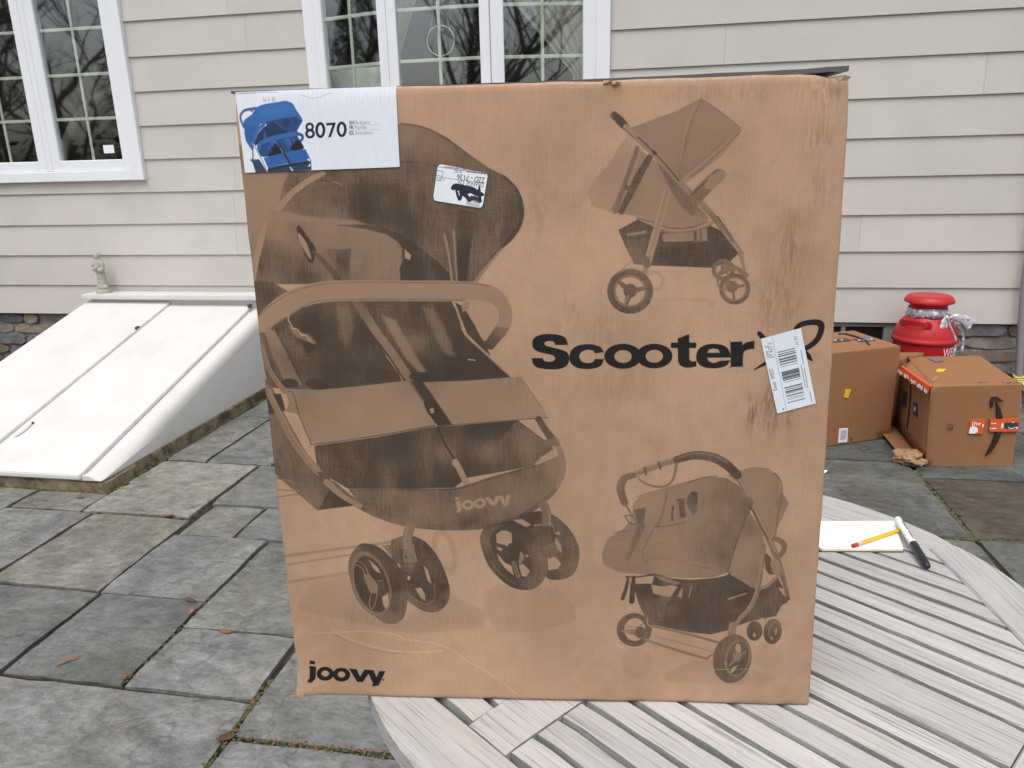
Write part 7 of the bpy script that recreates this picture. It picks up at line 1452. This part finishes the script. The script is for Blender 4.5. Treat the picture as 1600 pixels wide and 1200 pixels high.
# ------------------------------------------------------------------ delivery boxes by the wall
b1 = thing('delivery_box', 'closed brown cardboard box with a yellow sticker and black tape on its top', 'cardboard box', (0, 0, 0))
BT = [(.915, 3.855, .001), (1.282, 4.041, .001), (1.147, 4.428, .001), (.78, 4.242, .001)]; TP = [(.905, 3.85, .498), (1.283, 4.041, .498), (1.148, 4.428, .498), (.77, 4.237, .498)]
def soft_box(b, t, cuts=10, amp=.0025, seed=0):
    bm = bmesh.new(); hexa(bm, b, t, .004, 2); bmesh.ops.subdivide_edges(bm, edges=[e for e in bm.edges if e.calc_length() > .15], cuts=cuts, use_grid_fill=True)
    for vv in bm.verts: vv.co += Vector(mnoise.noise_vector(vv.co * 6 + Vector((seed, 0, 0)))) * amp * (1 if vv.co.z > .02 else .2)
    return bm
obj('carton', soft_box(BT, TP, 10, .002, 3), 'kraft', b1, smooth=40)
def fr(o, px, py):
    o, a, b = Vector(o), Vector(px) - Vector(o), Vector(py) - Vector(o); a.normalize(); n = a.cross(b).normalized(); return o, a, n.cross(a)
F1 = fr(BT[0], BT[1], TP[1]); T1 = fr(TP[0], TP[1], TP[3])
decal('sticker', 'yellow', b1, *F1, [(.0972, .3029), (.1268, .2963), (.1142, .252), (.0883, .2596)], .003)['label'] = 'yellow sticker'
decal('sticker', 'sticker', b1, *F1, [(.0806, .0913), (.1339, .0882), (.1376, .0101), (.0823, .0152)], .003)['label'] = 'white bar code sticker'
bm = bmesh.new()
for k in range(9):
    y = .03 + k * .0058; q = [(.091, y), (.1262, y), (.1262, y + .0022), (.091, y + .0022)]; o_, a_, b_ = F1; n_ = a_.cross(b_); bm.faces.new([bm.verts.new(o_ + a_ * x + b_ * z_ + n_ * .0034) for x, z_ in q])
obj('bar_code', bm, 'ink_teal', b1)['kind'] = 'stuff'
def strips(name, mat, parent, Fc, rects, off):
    o_, a_, b_ = Fc; n_ = a_.cross(b_); bm = bmesh.new()
    for x0, x1, y0, y1 in rects: bm.faces.new([bm.verts.new(o_ + a_ * x + b_ * z_ + n_ * off) for x, z_ in ((x0, y0), (x1, y0), (x1, y1), (x0, y1))])
    o = obj(name, bm, mat, parent); o['kind'] = 'stuff'; return o
strips('handling_marks', 'ink_black', b1, F1, [(.158, .161, .016, .036), (.166, .169, .016, .036), (.155, .172, .0125, .0145), (.154, .1575, .03, .032), (.1615, .165, .03, .032)], .0028)
strips('box_maker_mark', 'ink_black', b1, F1, [(.325 + .0095 * i, .325 + .0095 * i + .0055, .012 + .008 * j, .0165 + .008 * j) for i in range(8) for j in range(4) if (i + j * 3) % 5] + [(.323, .406, .009, .0102), (.323, .406, .0455, .0467)], .0028)
decal('tape', 'ink_teal', b1, *T1, [(.3122, .2194), (.41, .214), (.405, .153), (.3032, .1533)], .003); decal('tape', 'ink_teal', b1, *T1, [(.13, .2549), (.2953, .2502), (.2808, .1889), (.12, .1894)], .003); decal('tape', 'tape_blue', b1, *T1, [(.3577, .2071), (.3997, .2031), (.3862, .155), (.3316, .1579)], .0034)
strips('tape_print', 'sticker', b1, T1, [(.235, .25, .212, .226), (.2, .215, .222, .236), (.315, .328, .175, .19), (.39, .402, .17, .185)], .0038)
decal('printed_arrow', 'ink_black', b1, *T1, [(.3195, .345), (.3538, .3305), (.3595, .2577), (.3484, .1774), (.2865, .0736), (.3002, .0774), (.3574, .167), (.3784, .2602), (.3818, .3439), (.3446, .3705)], .0037)

b2 = thing('delivery_box', 'opened brown cardboard box lying on its side with orange tape and a black curved arrow', 'cardboard box', (0, 0, 0))
b_ = [(1.33, 3.645, .001), (1.73, 3.693, .001), (1.75, 4.27, .001), (1.35, 4.222, .001)]; t_ = [(1.305, 3.635, .399), (1.722, 3.712, .399), (1.754, 4.285, .399), (1.38, 4.23, .395)]
bm = bmesh.new(); v = [bm.verts.new(p) for p in b_ + t_]
for q in ((0, 3, 2, 1), (4, 5, 6, 7), (0, 1, 5, 4), (1, 2, 6, 5), (2, 3, 7, 6)): bm.faces.new([v[i] for i in q])
bmesh.ops.subdivide_edges(bm, edges=bm.edges[:], cuts=9, use_grid_fill=True)
for vv in bm.verts: vv.co += Vector(mnoise.noise_vector(vv.co * 6)) * .0025 * (1 if vv.co.z > .02 else 0)
o = obj('carton', bm, 'kraft', b2, smooth=40); md = o.modifiers.new('board', 'SOLIDIFY'); md.thickness = .004; md.offset = -1
def panel(name, pts, mat='kraft', th=.004, parent=b2, cuts=4, amp=.003):
    bm = bmesh.new(); f = bm.faces.new([bm.verts.new(p) for p in pts])
    if len(pts) == 4: bmesh.ops.subdivide_edges(bm, edges=bm.edges[:], cuts=cuts, use_grid_fill=True)
    for vv in bm.verts: vv.co += Vector(mnoise.noise_vector(vv.co * 9)) * amp
    o = obj(name, bm, mat, parent, smooth=40); md = o.modifiers.new('board', 'SOLIDIFY'); md.thickness = th; md.offset = 0; return o
panel('top_flap', [(1.305, 3.64, .4), (1.38, 4.23, .398), (1.45, 4.252, .399), (1.296, 4.046, .39)], amp=.0)
panel('back_flap', [(1.235, 4.205, .012), (1.355, 4.228, .004), (1.47, 4.262, .415), (1.262, 4.215, .425)], 'kraft_in')
panel('side_flap', [(1.336, 3.66, .006), (1.352, 4.21, .006), (1.342, 4.2, .388), (1.324, 3.652, .39)], amp=.0015)
panel('bottom_flap', [(1.325, 3.66, .012), (1.35, 4.2, .014), (1.235, 4.15, .03), (1.245, 3.74, .02)], 'kraft_in')
panel('bottom_flap', [(1.34, 3.64, .004), (1.34, 3.72, .006), (1.285, 3.71, .022), (1.292, 3.655, .014)])
L2 = fr((1.336, 3.66, .006), (1.352, 4.21, .006), (1.342, 4.2, .388)); L2 = (Vector((1.352, 4.21, .006)), -L2[1], L2[2])
decal('printed_arrow', 'ink_black', b2, *L2, [(.22, .33), (.235, .335), (.245, .25), (.25, .15), (.238, .07), (.228, .075), (.236, .15), (.23, .25)], .006); decal('tape', 'ink_teal', b2, *L2, [(.30, .235), (.355, .24), (.38, .18), (.31, .175)], .006); decal('tape', 'ink_teal', b2, *L2, [(.11, .24), (.185, .245), (.185, .17), (.11, .165)], .006)
strips('tape_print', 'sticker', b2, L2, [(.325, .345, .2, .22)], .0075)
# orange tape hanging off the torn top edge
bm = bmesh.new(); n = 22; A_, B_ = Vector((1.297, 4.046, .391)), Vector((1.304, 3.633, .399)); rows = []
for i in range(n + 1):
    p = A_.lerp(B_, i / n) + Vector((-.004, -.002, 0)); j = .028 + .012 * rnd.random(); rows.append([bm.verts.new(p + Vector((.012, .001, .0042))), bm.verts.new(p + Vector((0, 0, .002))), bm.verts.new(p + Vector((-.006, 0, -j)))])
for a, c in zip(rows, rows[1:]):
    for k in range(2): bm.faces.new((a[k], a[k + 1], c[k + 1], c[k]))
obj('tape', bm, 'orange', b2)['label'] = 'torn orange tape along the top edge'
bm = bmesh.new()
for i in range(n):
    if i % 5 == 4: continue
    p, q = A_.lerp(B_, (i + .12) / n), A_.lerp(B_, (i + .9) / n); d0 = .012 + .006 * rnd.random(); d1 = d0 + .012 + .01 * rnd.random()
    bm.faces.new([bm.verts.new(w + Vector((-.0125 - d * .12, -.002, -d))) for w, d in ((p, d0), (q, d0 + rnd.uniform(-.004, .004)), (q, d1), (p, d1 - rnd.uniform(0, .008)))])
obj('tape_print', bm, 'sticker', b2)['kind'] = 'stuff'
F2 = fr(b_[0], b_[1], (1.5135, 3.6735, .399)); T2 = fr(t_[0], t_[1], t_[2])
decal('printed_arrow', 'ink_black', b2, *F2, [(.2684, .0546), (.275, .0578), (.2953, .0804), (.3134, .119), (.3237, .1573), (.325, .2018), (.3178, .2523), (.3038, .2899), (.281, .3213), (.2915, .269), (.298, .2215), (.2995, .1764), (.2915, .128), (.2795, .089)], .0075)
decal('printed_arrow', 'ink_black', b2, *F2, [(.2598, .2952), (.2541, .3245), (.2588, .3444), (.2814, .3474), (.3133, .3248), (.305, .3224), (.2748, .3325), (.2673, .3245), (.2683, .2964)], .0075)
decal('tape', 'orange', b2, *F2, [(.2647, .2386), (.3953, .2394), (.4021, .1774), (.2704, .1766)], .0082); decal('tape', 'ink_teal', b2, *F2, [(.3298, .2207), (.3933, .2217), (.3977, .1914), (.3339, .1916)], .0088)
decal('tape', 'orange', b2, *F2, [(.1776, .2308), (.198, .234), (.2409, .235), (.2412, .1639), (.2, .168), (.1745, .1654)], .0082)
decal('torn_patch', 'sticker', b2, *F2, [(.178, .197), (.19, .205), (.212, .196), (.216, .176), (.2, .167), (.176, .169)], .0088)
strips('tape_print', 'sticker', b2, F2, [(.185, .189, .208, .226), (.194, .198, .206, .226), (.203, .207, .206, .224), (.212, .222, .21, .22), (.232, .238, .2, .214), (.27, .278, .215, .22), (.281, .293, .215, .22), (.268, .274, .19, .196), (.277, .297, .19, .196), (.318, .327, .194, .218), (.385, .394, .192, .2), (.366, .372, .22, .226)], .0092)
bm = bmesh.new(); o_, a_, c_ = F2; n_ = a_.cross(c_)
for i in range(8):
    t0, t1 = i / 8, (i + 1) / 8; f = lambda t, k: o_ + a_ * (.349 + .034 * t) + c_ * (.203 - .009 * math.sin(math.pi * t) - k * .0035) + n_ * .0095
    bm.faces.new([bm.verts.new(p) for p in (f(t0, 0), f(t1, 0), f(t1, 1), f(t0, 1))])
obj('tape_print', bm, 'sticker', b2)['kind'] = 'stuff'
def text_mesh(txt, size):
    cu = bpy.data.curves.new('txt', 'FONT'); cu.body = txt; cu.size = size; cu.resolution_u = 3; o = bpy.data.objects.new('txt', cu); C.objects.link(o)
    me = bpy.data.meshes.new_from_object(o.evaluated_get(bpy.context.evaluated_depsgraph_get())); bpy.data.objects.remove(o); return me
me = text_mesh('179', .048); o_ = F2[0] + F2[1] * .069 + F2[2] * .221 + n_ * .0105; ax_, ay_ = -F2[2], F2[1]
for vv in me.vertices: vv.co = o_ + ax_ * vv.co.x * .52 + ay_ * vv.co.y * .95
me.materials.clear(); link('number', me, 'ink_black', b2)
decal('sticker', 'yellow', b2, *T2, [(.17, .2686), (.2005, .3031), (.2376, .2946), (.215, .272), (.2017, .2534), (.1595, .2403)], .0035)['label'] = 'crumpled yellow sticker'
decal('tape', 'tape_grey', b2, *T2, [(.265, .515), (.325, .545), (.32, .46), (.262, .435)], .003); strips('box_maker_mark', 'ink_black', b2, T2, [(.245 + .012 * i, .252 + .012 * i, .043, .052) for i in range(4)] + [(.352 + .0095 * i, .358 + .0095 * i, .022 + .008 * j, .026 + .008 * j) for i in range(8) for j in range(3) if (i * 3 + j) % 4], .003)
decal('scuff', 'kraft_paper', b2, *T2, [(.0591, .1134), (.085, .14), (.1127, .1777), (.12, .15), (.0854, .111), (.0533, .0802)], .003)
bm = bmesh.new(); bmesh.ops.create_icosphere(bm, subdivisions=4, radius=1)
for vv in bm.verts:
    p = vv.co.copy(); k = 1 + .55 * mnoise.noise(p * 1.6) + .35 * abs(mnoise.noise(p * 3.7)) - .25 * abs(mnoise.noise(p * 7)); vv.co = Vector((p.x * .062, p.y * .07, max(p.z, -.75) * .034)) * k + Vector((0, 0, .031))
prop(obj('packing_paper', bm, 'kraft_paper', None, (1.272, 3.69, -.004), RAD(20), smooth=28), 'crumpled brown packing paper spilling onto the patio below the open cardboard box', 'packing paper')

# ------------------------------------------------------------------ red milk can with a ribbon
cn = thing('milk_can', 'red painted metal milk can with lid, white lettering and a dotted ribbon', 'milk can', (1.538, 4.475, 0))
bm = bmesh.new(); lathe(bm, [(.15, 0), (.158, .012), (.16, .03), (.158, .05), (.158, .425), (.159, .434), (.1675, .441), (.1695, .45), (.1675, .459), (.163, .464), (.1615, .474), (.1565, .497), (.146, .523), (.131, .547), (.114, .567), (.101, .58), (.095, .59), (.091, .61), (.092, .632), (.1, .65), (.104, .655)], 56); obj('can_body', bm, 'red', cn, smooth=40)
bm = bmesh.new(); lathe(bm, [(.09, .64), (.098, .648), (.116, .652), (.125, .655), (.1265, .66), (.1255, .667), (.12, .678), (.112, .688), (.1, .694), (.085, .694), (.07, .6925), (0, .692)], 56); obj('lid', bm, 'red', cn, smooth=40)
bm = bmesh.new(); bmesh.ops.create_uvsphere(bm, u_segments=8, v_segments=6, radius=.0028, matrix=Matrix.Translation((-.058, -.112, .661))); obj('rivet_hole', bm, 'black', cn)
for a in (226, 46):
    c = RAD(a); d, e = Vector((math.cos(c), math.sin(c), 0)), Vector((-math.sin(c), math.cos(c), 0)); bm = bmesh.new(); pts = []
    for i in range(13):
        t = math.pi * i / 12; pts.append(d * (.128 + .044 * math.sin(t)) + e * (.068 * math.cos(t)) + Vector((0, 0, .548 + .012 * math.sin(t))))
    rows = [[bm.verts.new(p + Vector((0, 0, q)) - d * r) for q, r in ((-.016, 0), (.012, -.004), (.013, .001), (-.015, .005))] for p in pts]
    for A, B in zip(rows, rows[1:]):
        for i in range(4): bm.faces.new((A[i], A[(i + 1) % 4], B[(i + 1) % 4], B[i]))
    bm.faces.new(rows[0]); bm.faces.new(rows[-1][::-1])
    for p in (pts[0], pts[-1]): bmesh.ops.create_cone(bm, cap_ends=True, segments=14, radius1=.022, radius2=.019, depth=.014, matrix=Matrix.Translation(p - d * .004) @ d.to_track_quat('Z', 'Y').to_matrix().to_4x4())
    obj('handle', bm, 'red', cn, smooth=40)
me = text_mesh('WELCOME', .078)
for vv in me.vertices:
    a = RAD(-90 - 13) + 0; th = RAD(-90) + RAD(19) + (vv.co.x * .62) / .1585; vv.co = Vector((math.cos(th) * .1588, math.sin(th) * .1588, .374 + vv.co.y * .92))
me.materials.clear(); link('lettering', me, 'sticker', cn)
def strip(bm, pts, widths, nrm):
    rows = []
    for i, p in enumerate(pts):
        t = (Vector(pts[min(i + 1, len(pts) - 1)]) - Vector(pts[max(i - 1, 0)])).normalized(); s_ = t.cross(Vector(nrm)).normalized(); w = widths[i] / 2
        rows.append([bm.verts.new(Vector(p) + s_ * w * q + Vector(nrm) * .004 * math.cos(q * 2)) for q in (-1, -.5, 0, .5, 1)])
    for A, B in zip(rows, rows[1:]):
        for k in range(4): bm.faces.new((A[k], A[k + 1], B[k + 1], B[k]))
bm = bmesh.new(); n = 40; rows = []
for i in range(n):
    a = 2 * math.pi * i / n; r = .098 + .003 * math.sin(a * 7); zc = .606 + .004 * math.sin(a * 3) - .008 * math.sin(a)*0
    rows.append([bm.verts.new((r * math.cos(a), r * math.sin(a), zc + .02)), bm.verts.new(((r + .004) * math.cos(a), (r + .004) * math.sin(a), zc)), bm.verts.new(((r + .011) * math.cos(a), (r + .011) * math.sin(a), zc - .026 + .004 * math.sin(a * 5)))])
for i in range(n):
    for k in range(2): bm.faces.new((rows[i][k], rows[(i + 1) % n][k], rows[(i + 1) % n][k + 1], rows[i][k + 1]))
rb = obj('ribbon', bm, 'ribbon', cn, smooth=60); md = rb.modifiers.new('cloth', 'SOLIDIFY'); md.thickness = .001
nb = Vector((.42, -.9, .1)).normalized(); kn = Vector((.062, -.112, .582))
bm = bmesh.new(); bmesh.ops.create_uvsphere(bm, u_segments=14, v_segments=10, radius=1, matrix=Matrix.Translation(kn) @ Matrix.Diagonal((.017, .013, .02, 1))); o = obj('knot', bm, 'ribbon', rb, smooth=60)
for pts, ws, nm in (([(0, 0, 0), (.03, -.016, .01), (.07, -.012, .002), (.105, -.006, -.016), (.128, .0, -.034)], [.014, .036, .05, .066, .082], 'bow_loop'), ([(-.004, 0, .008), (-.012, -.014, -.018), (-.014, -.016, -.045), (-.012, -.012, -.08)], [.02, .05, .06, .05], 'bow_loop'),
        ([(.008, 0, -.01), (.022, -.008, -.045), (.044, -.004, -.085), (.062, .004, -.125), (.066, .01, -.18), (.06, .012, -.23)], [.012, .014, .015, .018, .022, .024], 'ribbon_tail'), ([(.02, .004, -.012), (.055, .008, -.03), (.085, .014, -.06), (.102, .02, -.1), (.108, .022, -.15), (.106, .022, -.19)], [.014, .02, .02, .018, .017, .016], 'ribbon_tail')):
    bm = bmesh.new(); P2 = catmull3 = []
    for i in range(len(pts) - 1):
        p0, p1, p2, p3 = [Vector(pts[max(0, min(len(pts) - 1, j))]) for j in (i - 1, i, i + 1, i + 2)]
        for k in range(4): t = k / 4; P2.append(.5 * (2 * p1 + (p2 - p0) * t + (2 * p0 - 5 * p1 + 4 * p2 - p3) * t * t + (3 * p1 - p0 - 3 * p2 + p3) * t ** 3))
    P2.append(Vector(pts[-1])); W2 = np.interp(np.linspace(0, 1, len(P2)), np.linspace(0, 1, len(ws)), ws)
    strip(bm, [kn + p for p in P2], list(W2), nb); o = obj(nm, bm, 'ribbon', rb, smooth=80); md = o.modifiers.new('cloth', 'SOLIDIFY'); md.thickness = .001

# ------------------------------------------------------------------ fallen leaves and scraps
def dry_leaf(x, y, z, L, w, rz, label, mat='leaf', name='fallen_leaf', cat='leaf', grp=None):
    bm = bmesh.new(); n = 6; rows = []
    for i in range(n + 1):
        t = i / n; ww = w * math.sin(math.pi * min(max(t, .04), .97)) ** .8; zc = .003 + .006 * math.sin(t * 3 + L * 90) ** 2
        rows.append([bm.verts.new(((t - .5) * L, ww * q, zc + abs(q) * ww * .5)) for q in (-1, 0, 1)])
    for A, B in zip(rows, rows[1:]):
        for k in range(2): bm.faces.new((A[k], A[k + 1], B[k + 1], B[k]))
    o = obj(name, bm, mat, None, (x, y, z), rz, smooth=60); prop(o, label, cat, grp); md = o.modifiers.new('leaf', 'SOLIDIFY'); md.thickness = .0008
GL = 'dry leaves scattered on the patio'
for (x, y, L, w, rz, lb) in ((-2.027, 2.667, .055, .009, .1, 'thin brown dry leaf in the joint in front of the cellar door curb'), (-1.537, 2.062, .045, .008, .0, 'small brown dry leaf at the near edge of a pale blue stone'), (-1.72, 1.7, .07, .006, .8, 'narrow orange dry leaf alone in the middle of a dark flagstone'),
        (-1.316, 1.908, .05, .008, -.1, 'brown dry leaf on the joint nearest the left edge of the tall carton'), (-1.056, 1.47, .05, .014, .6, 'brown dry leaf at a mossy joint corner beside the round table'), (-1.486, 1.656, .035, .007, .9, 'tiny brown dry leaf in the diagonal joint at the far lower left'),
        (-1.49, 2.0, .03, .007, 1.1, 'tiny tan dry leaf in the long joint between two grey stones'), (-2.567, 2.79, .045, .01, .1, 'brown dry leaf against the front of the cellar door curb'), (-2.45, 2.955, .035, .012, .7, 'orange dry leaf at the corner of the cellar door curb'),
        (1.285, 3.374, .03, .012, 1.3, 'orange dry leaf in the mossy joint in front of the open cardboard box'), (1.29, 3.1, .018, .007, .4, 'tiny pale dry leaf beside the dark brown wet stone'), (1.097, 3.83, .02, .007, .3, 'small tan dry leaf on the stone between the two cardboard boxes')):
    dry_leaf(x, y, .0, L, w, rz, lb, grp=GL)
dry_leaf(.845, 3.51, .0, .03, .012, 1.2, 'small white paper scrap on the patio behind the tall carton', 'paper', 'paper_scrap', 'paper scrap')
# ------------------------------------------------------------------ trees across the yard, seen in the window panes
def tree(x, y, h, kind, label):
    r = random.Random(int(x * 31 + y * 7)); t = thing('tree', label, 'tree', (x, y, -.05), 0, 'trees across the yard reflected in the windows')
    bt = bmesh.new(); bc = bmesh.new()
    if kind:
        tube(bt, [(0, 0, 0), (.05, 0, h * .5), (0, 0, h)], [.16, .1, .02], 8)
        for k in range(5000):
            z = r.uniform(.12, 1) * h; rad = (h - z) * .3 * r.random() ** .5 + .05; a = r.uniform(0, 6.283); p = Vector((math.cos(a) * rad, math.sin(a) * rad, z - rad * .25)); s_ = r.uniform(.05, .16)
            d = Vector((math.cos(a), math.sin(a), -.3)); e = Vector((-math.sin(a), math.cos(a), r.uniform(-.3, .3)))
            bc.faces.new([bc.verts.new(q) for q in (p - d * s_, p + e * s_ * .5, p + d * s_, p - e * s_ * .5)])
        obj('trunk', bt, 'bark', t); obj('crown', bc, 'needles', t)
    else:
        def grow(p, d, L, rad, lev, bmx):
            pts = [p]; q = p
            for i in range(4): d = (d + Vector((r.gauss(0, .13), r.gauss(0, .13), r.gauss(.03, .08)))).normalized(); q = q + d * L / 4; pts.append(q)
            tube(bmx, pts if lev < 3 else pts[::2], [rad * (1 - .12 * i) for i in range(5)][:5 if lev < 3 else 3], 6 if lev < 2 else 3, False)
            if lev < 5:
                for _ in range((3 if lev > 1 else 4) if lev else 6):
                    k = r.randint(1, 4); a = r.uniform(0, 6.283); s_ = Vector((math.cos(a), math.sin(a), r.uniform(.1, .9))); grow(pts[k], (d * .7 + s_ * .8).normalized(), L * r.uniform(.5, .75), rad * .53, lev + 1, bc)
        grow(Vector((0, 0, 0)), Vector((0, 0, 1)), h * .5, .16, 0, bt); obj('trunk', bt, 'bark', t); obj('crown', bc, 'bark', t)
for i, (x, y, h, k) in enumerate(((-9.5, -14, 10, 0), (-6.2, -17, 11, 0), (-3.6, -14.5, 10, 0), (-14, -26, 9, 1), (-1.8, -27, 10, 1), (.6, -15, 10, 0), (3.4, -26, 9, 1), (4.5, -16.5, 11, 0), (-17, -16, 11, 0), (-8, -29, 10, 1), (8, -28, 10, 1), (-24, -24, 10, 1), (-12.5, -16.5, 10, 0), (1.8, -21, 12, 0), (-20.5, -16, 11, 0), (-16, -20, 11, 0), (-22, -11.5, 10, 0), (-26, -14, 11, 0), (-30, -17, 10, 1), (-25, -18, 11, 0))):
    tree(x, y, h, k, 'dark needle-leaved tree across the yard, seen only as a reflection in the windows' if k else 'bare branching tree across the yard, seen only as a reflection in the windows')


bm = bmesh.new(); r_ = random.Random(5)
for _ in range(9000):
    x = r_.uniform(-75, 60); p = Vector((x, r_.uniform(-52, -44), abs(r_.gauss(0, 1)) * (1.8 + 1.2 * mnoise.noise(Vector((x * .12, 0, 0)))))); s_ = r_.uniform(.2, .6)
    a, b = Vector(mnoise.random_unit_vector()) * s_, Vector(mnoise.random_unit_vector()) * s_ * .6
    bm.faces.new([bm.verts.new(q) for q in (p - a, p + b, p + a, p - b)])
prop(obj('treeline', bm, 'needles'), kind='stuff')
